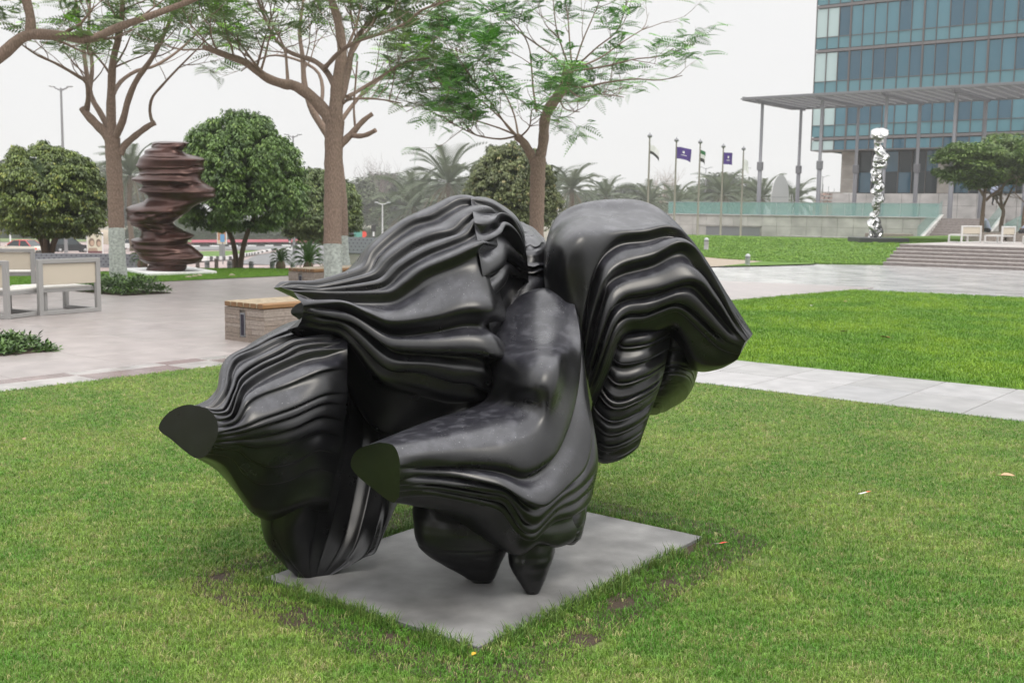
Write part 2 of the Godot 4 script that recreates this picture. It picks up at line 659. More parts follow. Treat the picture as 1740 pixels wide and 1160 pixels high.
# a grid of points, closed across its rows, as one smooth mesh with an end at each side
func grid_mesh(rows: Array, caps := [null, null], dust_and_light := false) -> ArrayMesh:
	var nu: int = rows[0].size()
	var nv := rows.size()
	var v := PackedVector3Array()
	var nrm := PackedVector3Array()
	for r in rows:
		v.append_array(r)
	nrm.resize(v.size())
	var mid := Vector3.ZERO
	for p in v:
		mid += p
	mid /= v.size()
	var idx := PackedInt32Array()
	var sign := 0.0
	for j in nv:
		var j2 := (j + 1) % nv
		for i in nu - 1:
			var a := j * nu + i
			var b := j * nu + i + 1
			var c := j2 * nu + i + 1
			var d := j2 * nu + i
			var n := (v[c] - v[a]).cross(v[d] - v[b])
			sign += n.dot(v[a] - mid)
			nrm[a] += n
			nrm[b] += n
			nrm[c] += n
			nrm[d] += n
			idx.append_array([a, b, c, a, c, d])
	var flip := sign < 0.0
	for k in v.size():
		nrm[k] = (nrm[k] * (-1.0 if flip else 1.0)).normalized()
	for e in 2:
		if caps[e] == null:
			continue
		var i := 0 if e == 0 else nu - 1
		var c: Vector3 = caps[e]
		var face := Vector3.ZERO
		for j in nv:
			face += (v[j * nu + i] - c).cross(v[((j + 1) % nv) * nu + i] - c)
		face = face.normalized()
		if face.dot(c - mid) < 0.0:
			face = -face
		var start := v.size()
		v.append(c)
		nrm.append(face)
		for j in nv:
			v.append(v[j * nu + i])
			nrm.append(face)
		for j in nv:
			idx.append_array([start, start + 1 + j, start + 1 + (j + 1) % nv])
	# front faces run clockwise
	for k in range(0, idx.size(), 3):
		var a := idx[k]
		var b := idx[k + 1]
		var c := idx[k + 2]
		if (v[a] - v[c]).cross(v[a] - v[b]).dot(nrm[a] + nrm[b] + nrm[c]) < 0.0:
			idx[k + 1] = c
			idx[k + 2] = b
	var arrays := []
	arrays.resize(Mesh.ARRAY_MAX)
	arrays[Mesh.ARRAY_VERTEX] = v
	arrays[Mesh.ARRAY_NORMAL] = nrm
	arrays[Mesh.ARRAY_INDEX] = idx
	if dust_and_light:
		# upward faces lightened unevenly: some dust, and sky light painted into the colour
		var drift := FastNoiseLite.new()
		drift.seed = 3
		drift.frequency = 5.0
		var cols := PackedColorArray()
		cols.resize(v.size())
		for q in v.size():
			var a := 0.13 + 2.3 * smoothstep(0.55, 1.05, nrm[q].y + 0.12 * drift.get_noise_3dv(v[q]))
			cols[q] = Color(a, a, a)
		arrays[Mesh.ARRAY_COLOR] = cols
	var m := ArrayMesh.new()
	m.add_surface_from_arrays(Mesh.PRIMITIVE_TRIANGLES, arrays)
	return m


# a skin over lines that run from end to end of a lobe; each line is [depth of the groove under it (0: smooth), points]
func skin(lines: Array, nu: int, sub: int, ends := [null, null]) -> ArrayMesh:
	var nl := lines.size()
	var l := []
	for line in lines:
		var pts := []
		for p in line[1]:
			pts.append(P(p.x, p.y, p.z))
		l.append(resample(pts, nu))
	var rows := []
	var count := 0
	for k in nl:
		count += (3 if lines[k][0] > 0.0 else 1) * sub
	for k in count:
		var r := PackedVector3Array()
		r.resize(nu)
		rows.append(r)
	for i in nu:
		var mid := Vector3.ZERO
		for k in nl:
			mid += l[k][i]
		mid /= nl
		var ctrl := []
		for k in nl:
			var here: Vector3 = l[k][i]
			var next: Vector3 = l[(k + 1) % nl][i]
			ctrl.append(here)
			var amp: float = lines[k][0]
			if amp > 0.0:
				var along: Vector3 = l[k][mini(i + 1, nu - 1)] - l[k][maxi(i - 1, 0)]
				var n := along.cross(next - l[(k + nl - 1) % nl][i])
				if n.dot(here - mid) < 0.0:
					n = -n
				n = n.normalized()
				var gap := (next - here).length()
				amp = minf(amp, gap * 0.55) * smoothstep(-0.02, 0.1, i / (nu - 1.0)) * smoothstep(1.02, 0.82, i / (nu - 1.0))
				var across := (next - here) / maxf(gap, 0.0001)
				ctrl[-1] = here + n * amp * 0.35
				ctrl.append(here + across * minf(gap * 0.24, amp * 0.75 + 0.004) - n * amp)
				ctrl.append(here.lerp(next, 0.62) + n * amp * 0.12)
		var m := ctrl.size()
		for k in m:
			for s in sub:
				rows[k * sub + s][i] = spline(ctrl[(k + m - 1) % m], ctrl[k], ctrl[(k + 1) % m], ctrl[(k + 2) % m], float(s) / sub)
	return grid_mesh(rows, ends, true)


# a stack of rings: each level is [row in the photograph, left, right, depth, half thickness];
# ripple is [how many, how deep, waviness], tilt leans the rings towards the viewer
func stack(levels: Array, around: int, rows_n: int, ripple: Array, tilt := 0.0, square := 1.0, seed_ := 1, twist := 0.0, dust_and_light := true) -> ArrayMesh:
	var c := []
	var n := FastNoiseLite.new()
	n.seed = seed_
	n.frequency = 1.0
	n.fractal_octaves = 2
	var rows := []
	for j in around:
		var r := PackedVector3Array()
		r.resize(rows_n)
		rows.append(r)
	for i in rows_n:
		var f := float(i) / (rows_n - 1) * (levels.size() - 1)
		var k := mini(int(f), levels.size() - 2)
		var t := f - k
		var v := []
		for e in 5:
			var a: float = levels[maxi(k - 1, 0)][e]
			var b: float = levels[k][e]
			var d: float = levels[k + 1][e]
			var g: float = levels[mini(k + 2, levels.size() - 1)][e]
			var m1 := (d - a) * 0.5
			var m2 := (g - b) * 0.5
			if e == 0:
				v.append(lerpf(b, d, t))
			else:
				v.append(clampf(b * (2 * t * t * t - 3 * t * t + 1) + m1 * (t * t * t - 2 * t * t + t) + d * (3 * t * t - 2 * t * t * t) + m2 * (t * t * t - t * t), minf(b, d) - absf(d - b) * 0.12, maxf(b, d) + absf(d - b) * 0.12))
		var left := P(v[1], v[0], v[3])
		var right := P(v[2], v[0], v[3])
		var mid := (left + right) / 2.0
		var side := (right - left) / 2.0
		var away := Vector3(mid.x, 0, mid.z).normalized() * maxf(v[4], 0.001)
		var total: float = f / (levels.size() - 1)
		for j in around:
			var a := TAU * j / around
			var ca := cos(a)
			var sa := sin(a)
			if square != 1.0:
				ca = signf(ca) * pow(absf(ca), square)
				sa = signf(sa) * pow(absf(sa), square)
			var busy: float = ripple[4] if ripple.size() > 4 else 1.0
			var wob := n.get_noise_3d(cos(a) * 0.9, sin(a) * 0.9 + twist * total, total * 2.5 * busy)
			var ph: float = total * ripple[0] + wob * ripple[2] + 0.8 * n.get_noise_2d(total * 6.0, 3.0)
			var saw := ph - floorf(ph)
			# a slow swell that ends in an overhanging edge
			var swell := pow(saw, 1.5) if saw < 0.82 else pow(0.82, 1.5) * (1.0 - (saw - 0.82) / 0.18)
			var deep: float = ripple[1] * (0.75 + 1.3 * n.get_noise_2d(total * 7.0, 17.0))
			var w: float = 1.0 + deep * (swell - 0.45) + wob * (ripple[3] if ripple.size() > 3 else 0.05)
			# the outline in the photograph is kept where the ring is seen edge on
			var keep := absf(ca)
			w = lerpf(w, 1.0 + deep * (swell - 0.6) * 0.6, keep)
			var p: Vector3 = mid + side * ca * w + away * sa * w
			p.y += tilt * sa * away.length()
			rows[j][i] = p
	return grid_mesh(rows, [P((levels[0][1] + levels[0][2]) / 2.0, levels[0][0], levels[0][3]), P((levels[-1][1] + levels[-1][2]) / 2.0, levels[-1][0], levels[-1][3])], dust_and_light)


func v3(x: float, y: float, z: float) -> Vector3:
	return Vector3(x, y, z)


# the flat face where a lobe is cut off, sitting just proud of it
func cut_face(outline: Array, parent: Node):
	var pts := []
	var mid := Vector3.ZERO
	for o in outline:
		pts.append(P(o.x, o.y, o.z))
	pts.append(pts[0])
	var ring := resample(pts, 48)
	for p in ring:
		mid += p
	mid /= ring.size()
	var face := Vector3.ZERO
	for k in 47:
		face += (ring[k] - mid).cross(ring[k + 1] - mid)
	face = face.normalized()
	if face.dot(eye.origin - mid) < 0.0:
		face = -face
	var st := begin()
	for k in 47:
		var a := ring[k] + face * 0.003
		var b := ring[k + 1] + face * 0.003
		var ai := a.lerp(mid, 0.05) + face * 0.004
		var bi := b.lerp(mid, 0.05) + face * 0.004
		quad(st, ring[k] - face * 0.02, ring[k + 1] - face * 0.02, b, a, a - mid, 1)
		quad(st, a, b, bi, ai, face)
		tri(st, ai, bi, mid + face * 0.007, face)
	put("cut_face", done(st), M.cut_stone, parent)


func black_sculpture():
	var s := thing("sculpture", "large black rippled abstract stone sculpture standing on grey plate in foreground lawn", "sculpture", G(700, 960))
	s.position.y = 0.02
	var inv := Transform3D(Basis.IDENTITY, -s.position)
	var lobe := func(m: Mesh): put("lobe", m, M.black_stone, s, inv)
	var g := 0.022
	# left lobe that ends in a cut tip
	lobe.call(skin([
		[0.0, [v3(309, 689, 4.2), v3(349, 688, 4.25), v3(367, 672, 4.3), v3(373, 630, 4.42), v3(386, 608, 4.5), v3(424, 586, 4.65), v3(456, 565, 4.75), v3(500, 545, 4.85), v3(590, 530, 4.95)]],
		[0.012, [v3(328, 688, 4.17), v3(356, 688, 4.2), v3(374, 664, 4.25), v3(381, 628, 4.35), v3(395, 606, 4.42), v3(428, 590, 4.52), v3(465, 571, 4.6), v3(520, 552, 4.7), v3(590, 545, 4.75)]],
		[0.016, [v3(340, 690, 4.15), v3(362, 688, 4.17), v3(382, 660, 4.22), v3(389, 628, 4.3), v3(402, 608, 4.36), v3(436, 594, 4.44), v3(474, 576, 4.5), v3(540, 562, 4.6), v3(590, 555, 4.62)]],
		[0.02, [v3(352, 694, 4.12), v3(378, 694, 4.13), v3(395, 664, 4.2), v3(406, 637, 4.27), v3(436, 615, 4.35), v3(470, 598, 4.4), v3(504, 580, 4.45), v3(590, 568, 4.55)]],
		[0.014, [v3(361, 702, 4.11), v3(386, 699, 4.115), v3(401, 666, 4.18), v3(412, 643, 4.25), v3(442, 622, 4.32), v3(478, 606, 4.37), v3(516, 588, 4.42), v3(590, 580, 4.5)]],
		[0.022, [v3(368, 713, 4.1), v3(393, 706, 4.1), v3(406, 670, 4.16), v3(418, 652, 4.22), v3(448, 632, 4.3), v3(490, 612, 4.36), v3(530, 598, 4.4), v3(590, 592, 4.46)]],
		[0.008, [v3(370, 724, 4.09), v3(400, 716, 4.09), v3(420, 684, 4.12), v3(445, 668, 4.18), v3(490, 652, 4.25), v3(550, 628, 4.32), v3(590, 625, 4.42)]],
		[0.006, [v3(370, 734, 4.08), v3(412, 724, 4.08), v3(448, 709, 4.12), v3(500, 690, 4.2), v3(554, 668, 4.3), v3(590, 668, 4.4)]],
		[0.006, [v3(369, 741, 4.085), v3(410, 734, 4.085), v3(448, 722, 4.12), v3(500, 706, 4.2), v3(552, 684, 4.3), v3(588, 688, 4.4)]],
		[0.006, [v3(365, 750, 4.09), v3(409, 746, 4.1), v3(448, 740, 4.14), v3(500, 726, 4.2), v3(549, 706, 4.3), v3(585, 716, 4.4)]],
		[0.006, [v3(361, 758, 4.095), v3(405, 755, 4.11), v3(440, 758, 4.15), v3(490, 752, 4.2), v3(546, 732, 4.3), v3(582, 742, 4.4)]],
		[0.006, [v3(357, 765, 4.1), v3(401, 764, 4.13), v3(428, 782, 4.17), v3(460, 792, 4.2), v3(500, 785, 4.25), v3(542, 764, 4.3), v3(578, 774, 4.4)]],
		[0.006, [v3(353, 771, 4.11), v3(392, 778, 4.15), v3(416, 806, 4.19), v3(446, 822, 4.23), v3(490, 816, 4.28), v3(536, 796, 4.32), v3(570, 806, 4.4)]],
		[0.0, [v3(346, 776, 4.13), v3(380, 792, 4.18), v3(409, 835, 4.23), v3(434, 864, 4.28), v3(470, 870, 4.33), v3(528, 852, 4.35), v3(560, 852, 4.4)]],
		[0.0, [v3(329, 777, 4.2), v3(350, 782, 4.3), v3(388, 820, 4.42), v3(432, 869, 4.5), v3(480, 880, 4.7), v3(560, 860, 4.8)]],
		[0.0, [v3(290, 746, 4.22), v3(330, 770, 4.4), v3(400, 760, 4.7), v3(480, 760, 5.0), v3(580, 720, 5.1)]],
		[0.0, [v3(269, 728, 4.22), v3(320, 705, 4.35), v3(380, 665, 4.65), v3(450, 600, 4.95), v3(580, 560, 5.1)]],
		[0.0, [v3(282, 704, 4.22), v3(330, 689, 4.3), v3(366, 668, 4.4), v3(390, 618, 4.6), v3(440, 580, 4.85), v3(580, 535, 5.05)]],
	], 150, 4, [P(322, 732, 4.14), P(580, 690, 4.6)]))
	cut_face([v3(309, 689, 4.2), v3(340, 690, 4.15), v3(361, 702, 4.11), v3(370, 724, 4.09), v3(365, 750, 4.09), v3(346, 776, 4.13), v3(329, 777, 4.2), v3(290, 746, 4.22), v3(269, 728, 4.22), v3(282, 704, 4.22)], s)
	# hollow flank below the upper lobe, running down into the left foot
	lobe.call(skin([
		[0.0, [v3(548, 590, 4.5), v3(556, 663, 4.42), v3(540, 770, 4.38), v3(520, 858, 4.38), v3(506, 900, 4.42), v3(508, 950, 4.46), v3(531, 989, 4.5)]],
		[0.003, [v3(566, 590, 4.6), v3(574, 670, 4.56), v3(562, 770, 4.52), v3(543, 860, 4.49), v3(530, 910, 4.48), v3(524, 955, 4.48), v3(533, 990, 4.505)]],
		[0.003, [v3(586, 595, 4.72), v3(594, 680, 4.7), v3(584, 780, 4.64), v3(566, 868, 4.58), v3(553, 918, 4.54), v3(540, 960, 4.51), v3(535, 990, 4.51)]],
		[0.003, [v3(610, 605, 4.8), v3(618, 695, 4.79), v3(608, 795, 4.72), v3(592, 878, 4.63), v3(578, 926, 4.57), v3(556, 966, 4.53), v3(538, 990, 4.512)]],
		[0.003, [v3(640, 630, 4.84), v3(645, 720, 4.81), v3(632, 812, 4.73), v3(616, 886, 4.64), v3(598, 936, 4.58), v3(566, 970, 4.54), v3(540, 989, 4.515)]],
		[0.003, [v3(672, 670, 4.82), v3(668, 750, 4.76), v3(652, 828, 4.68), v3(640, 892, 4.6), v3(620, 942, 4.57), v3(572, 972, 4.54), v3(542, 988, 4.518)]],
		[0.0, [v3(705, 700, 4.76), v3(690, 770, 4.7), v3(664, 838, 4.63), v3(658, 882, 4.6), v3(638, 938, 4.57), v3(619, 947, 4.56), v3(568, 975, 4.545), v3(545, 988, 4.52)]],
		[0.0, [v3(770, 690, 5.1), v3(730, 770, 5.0), v3(668, 850, 4.85), v3(630, 915, 4.7), v3(580, 962, 4.6), v3(545, 986, 4.54)]],
		[0.0, [v3(640, 580, 5.2), v3(600, 720, 5.1), v3(560, 850, 4.95), v3(545, 930, 4.75), v3(540, 984, 4.56)]],
		[0.0, [v3(520, 600, 5.1), v3(490, 740, 4.95), v3(452, 862, 4.72), v3(458, 918, 4.62), v3(490, 964, 4.56), v3(534, 989, 4.53)]],
		[0.0, [v3(500, 620, 4.8), v3(462, 760, 4.6), v3(444, 862, 4.5), v3(446, 880, 4.49), v3(455, 924, 4.5), v3(480, 953, 4.5), v3(508, 983, 4.5), v3(530, 990, 4.505)]],
		[0.003, [v3(505, 640, 4.55), v3(478, 780, 4.42), v3(462, 866, 4.42), v3(462, 906, 4.45), v3(486, 950, 4.47), v3(514, 980, 4.49), v3(530, 990, 4.502)]],
		[0.0, [v3(530, 620, 4.46), v3(520, 740, 4.38), v3(500, 840, 4.37), v3(486, 892, 4.4), v3(494, 945, 4.45), v3(516, 978, 4.485), v3(530, 990, 4.5)]],
	], 130, 5, [P(600, 620, 4.9), P(536, 991, 4.52)]))
	# upper lobe with the long ridges
	lobe.call(skin([
		[0.0, [v3(524, 506, 4.6), v3(560, 490, 4.9), v3(620, 440, 5.2), v3(720, 400, 5.35), v3(800, 380, 5.4), v3(850, 420, 5.3)]],
		[0.0, [v3(465, 490, 4.55), v3(478, 478, 4.57), v3(538, 477, 4.7), v3(604, 453, 4.85), v3(623, 420, 4.92), v3(650, 396, 4.98), v3(690, 369, 5.02), v3(735, 348, 5.05), v3(768, 334, 5.08), v3(800, 334, 5.1), v3(822, 344, 5.12), v3(840, 365, 5.2)]],
		[0.026, [v3(466, 489, 4.53), v3(490, 481, 4.56), v3(540, 480, 4.64), v3(614, 457, 4.76), v3(632, 428, 4.82), v3(662, 400, 4.88), v3(698, 375, 4.92), v3(732, 365, 4.94), v3(755, 352, 4.96), v3(780, 339, 4.99), v3(806, 340, 5.02), v3(850, 362, 5.15)]],
		[0.026, [v3(469, 488, 4.49), v3(500, 487, 4.51), v3(545, 489, 4.56), v3(632, 468, 4.63), v3(660, 440, 4.67), v3(700, 412, 4.71), v3(735, 398, 4.73), v3(768, 390, 4.75), v3(788, 372, 4.78), v3(808, 360, 4.82), v3(835, 358, 4.88), v3(866, 396, 5.05)]],
		[0.02, [v3(478, 488, 4.47), v3(510, 490, 4.48), v3(550, 493, 4.52), v3(645, 481, 4.57), v3(680, 452, 4.6), v3(720, 428, 4.62), v3(760, 412, 4.64), v3(792, 398, 4.66), v3(810, 376, 4.7), v3(836, 374, 4.78), v3(858, 400, 4.98)]],
		[0.03, [v3(498, 495, 4.45), v3(525, 498, 4.45), v3(560, 500, 4.47), v3(660, 499, 4.5), v3(692, 480, 4.5), v3(722, 458, 4.5), v3(770, 438, 4.51), v3(808, 420, 4.53), v3(820, 414, 4.56), v3(840, 420, 4.72), v3(856, 430, 4.95)]],
		[0.05, [v3(515, 519, 4.41), v3(550, 517, 4.41), v3(587, 518, 4.4), v3(623, 534, 4.39), v3(666, 550, 4.38), v3(735, 543, 4.38), v3(787, 530, 4.4), v3(824, 529, 4.43), v3(838, 530, 4.5), v3(850, 540, 4.7), v3(856, 545, 4.95)]],
		[0.04, [v3(515, 532, 4.42), v3(545, 535, 4.42), v3(575, 540, 4.41), v3(606, 550, 4.4), v3(650, 582, 4.38), v3(672, 592, 4.37), v3(735, 597, 4.37), v3(800, 598, 4.39), v3(840, 606, 4.42), v3(852, 606, 4.5), v3(858, 610, 4.7), v3(858, 610, 4.95)]],
		[0.034, [v3(511, 546, 4.45), v3(545, 549, 4.45), v3(578, 551, 4.45), v3(610, 578, 4.43), v3(641, 612, 4.42), v3(667, 628, 4.41), v3(718, 632, 4.42), v3(768, 647, 4.44), v3(797, 649, 4.46), v3(826, 662, 4.5), v3(840, 664, 4.6), v3(846, 665, 4.95)]],
		[0.006, [v3(505, 555, 4.48), v3(540, 562, 4.49), v3(575, 570, 4.5), v3(598, 592, 4.5), v3(637, 645, 4.5), v3(669, 660, 4.5), v3(720, 674, 4.52), v3(768, 684, 4.55), v3(824, 680, 4.58), v3(840, 685, 4.95)]],
		[0.0, [v3(488, 560, 4.52), v3(530, 590, 4.6), v3(570, 606, 4.65), v3(604, 680, 4.66), v3(645, 735, 4.68), v3(700, 730, 4.7), v3(762, 714, 4.72), v3(824, 700, 4.75), v3(840, 695, 4.95)]],
		[0.0, [v3(508, 552, 4.58), v3(545, 580, 4.8), v3(600, 640, 4.95), v3(680, 680, 5.0), v3(830, 650, 5.1)]],
		[0.0, [v3(526, 536, 4.62), v3(570, 540, 5.0), v3(650, 520, 5.2), v3(830, 500, 5.3)]],
	], 170, 4, [P(534, 522, 4.62), P(850, 540, 5.0)]))
	# the part of it that turns away to the right, and the lobe behind
	lobe.call(skin([
		[0.0, [v3(800, 345, 5.1), v3(830, 350, 5.35), v3(870, 380, 5.5), v3(890, 430, 5.5)]],
		[0.018, [v3(800, 338, 4.98), v3(830, 344, 5.0), v3(853, 357, 5.05), v3(879, 380, 5.1), v3(893, 412, 5.12)]],
		[0.03, [v3(806, 378, 4.65), v3(826, 382, 4.68), v3(840, 376, 4.76), v3(852, 366, 4.86), v3(872, 378, 4.95), v3(894, 424, 5.02)]],
		[0.03, [v3(812, 415, 4.56), v3(832, 408, 4.64), v3(848, 398, 4.72), v3(858, 384, 4.82), v3(878, 400, 4.92), v3(896, 440, 5.0)]],
		[0.02, [v3(820, 470, 4.52), v3(838, 462, 4.6), v3(854, 452, 4.7), v3(862, 436, 4.84), v3(880, 448, 4.95), v3(898, 462, 5.02)]],
		[0.02, [v3(826, 500, 4.52), v3(842, 496, 4.6), v3(856, 482, 4.72), v3(866, 462, 4.9), v3(882, 468, 5.0), v3(898, 474, 5.06)]],
		[0.0, [v3(832, 560, 4.6), v3(846, 548, 4.68), v3(858, 520, 4.8), v3(872, 500, 5.0), v3(900, 490, 5.1)]],
		[0.0, [v3(836, 580, 5.0), v3(850, 570, 5.1), v3(880, 540, 5.3), v3(905, 500, 5.4)]],
	], 90, 5, [P(815, 460, 4.9), P(890, 450, 5.2)]))
	lobe.call(stack([[380, 872, 892, 5.6, 0.1], [392, 870, 910, 5.55, 0.25], [412, 868, 928, 5.5, 0.35], [440, 860, 940, 5.5, 0.4], [480, 850, 950, 5.5, 0.4], [540, 830, 950, 5.45, 0.4], [620, 800, 950, 5.3, 0.4]], 110, 160, [9.0, 0.12, 0.8], 0.1, 0.9, 12))
	lobe.call(stack([[430, 820, 930, 5.3, 0.1], [480, 815, 935, 5.25, 0.2], [560, 810, 940, 5.15, 0.3], [640, 790, 950, 5.0, 0.35], [700, 780, 960, 4.95, 0.35]], 60, 60, [2.0, 0.03, 0.8], 0.0, 0.9, 15))
	# front lobe: from its cut tip along a level shelf, then swelling up into the neck between the two big lobes
	lobe.call(skin([
		[0.0, [v3(642, 752, 3.98), v3(740, 712, 4.32), v3(822, 682, 4.56), v3(822, 630, 4.58), v3(832, 575, 4.74), v3(848, 535, 4.88), v3(868, 519, 4.96), v3(874, 514, 5.02), v3(912, 530, 5.3)]],
		[0.0, [v3(650, 752, 3.945), v3(745, 718, 4.2), v3(832, 690, 4.4), v3(840, 678, 4.43), v3(843, 640, 4.42), v3(848, 606, 4.48), v3(854, 580, 4.64), v3(864, 530, 4.85), v3(879, 509, 4.95), v3(886, 503, 5.04), v3(916, 530, 5.3)]],
		[0.0, [v3(658, 753, 3.92), v3(755, 726, 4.1), v3(842, 702, 4.28), v3(866, 686, 4.31), v3(876, 645, 4.28), v3(882, 606, 4.37), v3(885, 578, 4.59), v3(888, 530, 4.82), v3(898, 500, 4.93), v3(904, 495, 5.06), v3(922, 530, 5.3)]],
		[0.0, [v3(667, 756, 3.89), v3(765, 738, 4.02), v3(852, 716, 4.17), v3(895, 696, 4.22), v3(913, 650, 4.18), v3(923, 608, 4.28), v3(927, 578, 4.55), v3(922, 530, 4.79), v3(921, 495, 4.92), v3(924, 492, 5.07), v3(928, 530, 5.3)]],
		[0.0, [v3(673, 763, 3.865), v3(770, 751, 3.98), v3(862, 733, 4.1), v3(912, 708, 4.17), v3(940, 655, 4.19), v3(950, 610, 4.3), v3(953, 578, 4.55), v3(953, 535, 4.76), v3(950, 495, 4.92), v3(948, 494, 5.08), v3(932, 530, 5.3)]],
		[0.0, [v3(678, 777, 3.84), v3(775, 768, 3.95), v3(870, 752, 4.05), v3(925, 726, 4.15), v3(954, 668, 4.27), v3(966, 612, 4.42), v3(969, 578, 4.58), v3(962, 500, 4.92), v3(958, 499, 5.08), v3(936, 530, 5.3)]],
		[0.026, [v3(679, 790, 3.83), v3(720, 792, 3.9), v3(779, 789, 3.96), v3(849, 790, 4.01), v3(894, 800, 4.05), v3(934, 780, 4.14), v3(955, 748, 4.24), v3(974, 690, 4.39), v3(984, 620, 4.53), v3(982, 560, 4.66), v3(970, 506, 4.92), v3(964, 505, 5.08), v3(938, 530, 5.3)]],
		[0.028, [v3(679, 814, 3.84), v3(712, 806, 3.9), v3(766, 808, 3.955), v3(849, 824, 3.975), v3(895, 851, 3.99), v3(925, 858, 4.03), v3(960, 828, 4.15), v3(992, 794, 4.32), v3(1002, 740, 4.42), v3(992, 670, 4.54), v3(987, 600, 4.66), v3(978, 520, 4.92), v3(968, 511, 5.08), v3(939, 530, 5.3)]],
		[0.02, [v3(679, 824, 3.86), v3(745, 822, 3.94), v3(828, 835, 4.0), v3(863, 845, 4.02), v3(890, 882, 4.05), v3(912, 888, 4.09), v3(950, 852, 4.19), v3(984, 830, 4.34), v3(1010, 796, 4.48), v3(1010, 750, 4.54), v3(998, 680, 4.64), v3(988, 600, 4.74), v3(978, 520, 4.95), v3(970, 515, 5.08), v3(940, 530, 5.3)]],
		[0.016, [v3(679, 834, 3.88), v3(742, 832, 3.96), v3(828, 847, 4.03), v3(858, 857, 4.06), v3(886, 898, 4.08), v3(910, 903, 4.12), v3(946, 868, 4.23), v3(982, 850, 4.38), v3(1008, 820, 4.55), v3(1013, 770, 4.64), v3(1000, 690, 4.74), v3(985, 590, 4.84), v3(976, 530, 5.0), v3(968, 523, 5.08), v3(939, 530, 5.3)]],
		[0.02, [v3(678, 845, 3.9), v3(737, 841, 3.98), v3(828, 858, 4.05), v3(854, 870, 4.08), v3(882, 908, 4.11), v3(907, 915, 4.15), v3(940, 886, 4.27), v3(978, 872, 4.41), v3(1002, 845, 4.6), v3(1008, 780, 4.74), v3(994, 690, 4.84), v3(980, 600, 4.94), v3(972, 540, 5.04), v3(962, 531, 5.08), v3(937, 530, 5.3)]],
		[0.0, [v3(669, 854, 3.95), v3(720, 862, 4.1), v3(800, 882, 4.2), v3(850, 925, 4.21), v3(880, 944, 4.23), v3(915, 925, 4.27), v3(948, 930, 4.36), v3(980, 914, 4.48), v3(993, 885, 4.6), v3(990, 780, 4.8), v3(975, 660, 4.95), v3(955, 550, 5.06), v3(950, 543, 5.08), v3(933, 530, 5.3)]],
		[0.0, [v3(642, 837, 4.08), v3(720, 850, 4.5), v3(800, 860, 4.68), v3(880, 890, 4.7), v3(940, 880, 4.8), v3(960, 800, 4.95), v3(950, 680, 5.05), v3(930, 550, 5.1), v3(930, 548, 5.08), v3(926, 530, 5.3)]],
		[0.0, [v3(596, 793, 4.05), v3(720, 770, 4.5), v3(830, 750, 4.8), v3(890, 690, 5.0), v3(900, 600, 5.1), v3(900, 530, 5.1), v3(905, 533, 5.08), v3(918, 530, 5.3)]],
		[0.0, [v3(605, 766, 4.03), v3(720, 722, 4.42), v3(815, 690, 4.7), v3(848, 620, 4.86), v3(862, 560, 4.98), v3(880, 520, 5.04), v3(890, 523, 5.08), v3(913, 530, 5.3)]],
	], 220, 5, [P(640, 790, 3.96), P(925, 530, 5.3)]))
	cut_face([v3(642, 752, 3.98), v3(662, 753, 3.91), v3(676, 766, 3.86), v3(679, 789, 3.83), v3(679, 815, 3.84), v3(678, 845, 3.9), v3(669, 854, 3.95), v3(642, 837, 4.08), v3(596, 793, 4.05), v3(605, 766, 4.03)], s)
	# two pointed feet below it
	lobe.call(stack([[820, 705, 900, 4.6, 0.2], [850, 701, 890, 4.58, 0.22], [880, 702, 882, 4.55, 0.21], [912, 706, 872, 4.53, 0.18], [930, 718, 862, 4.52, 0.15], [955, 753, 851, 4.5, 0.1], [978, 790, 842, 4.49, 0.06], [990, 805, 833, 4.49, 0.03], [996, 814, 824, 4.49, 0.01]], 80, 100, [1.0, 0.03, 0.4], 0.0, 0.75, 8))
	lobe.call(stack([[890, 868, 950, 4.45, 0.16], [912, 864, 946, 4.44, 0.15], [940, 863, 942, 4.42, 0.13], [960, 867, 935, 4.4, 0.1], [982, 879, 927, 4.38, 0.07], [1000, 890, 919, 4.37, 0.045], [1011, 898, 913, 4.36, 0.02], [1016, 903, 908, 4.36, 0.006]], 80, 90, [1.0, 0.03, 0.4], 0.0, 0.8, 9))
	lobe.call(stack([[830, 900, 996, 4.62, 0.14], [860, 905, 995, 4.6, 0.17], [890, 925, 993, 4.58, 0.15], [908, 940, 989, 4.56, 0.11], [920, 955, 980, 4.55, 0.05]], 70, 70, [2.0, 0.05, 0.4], 0.0, 0.85, 10))
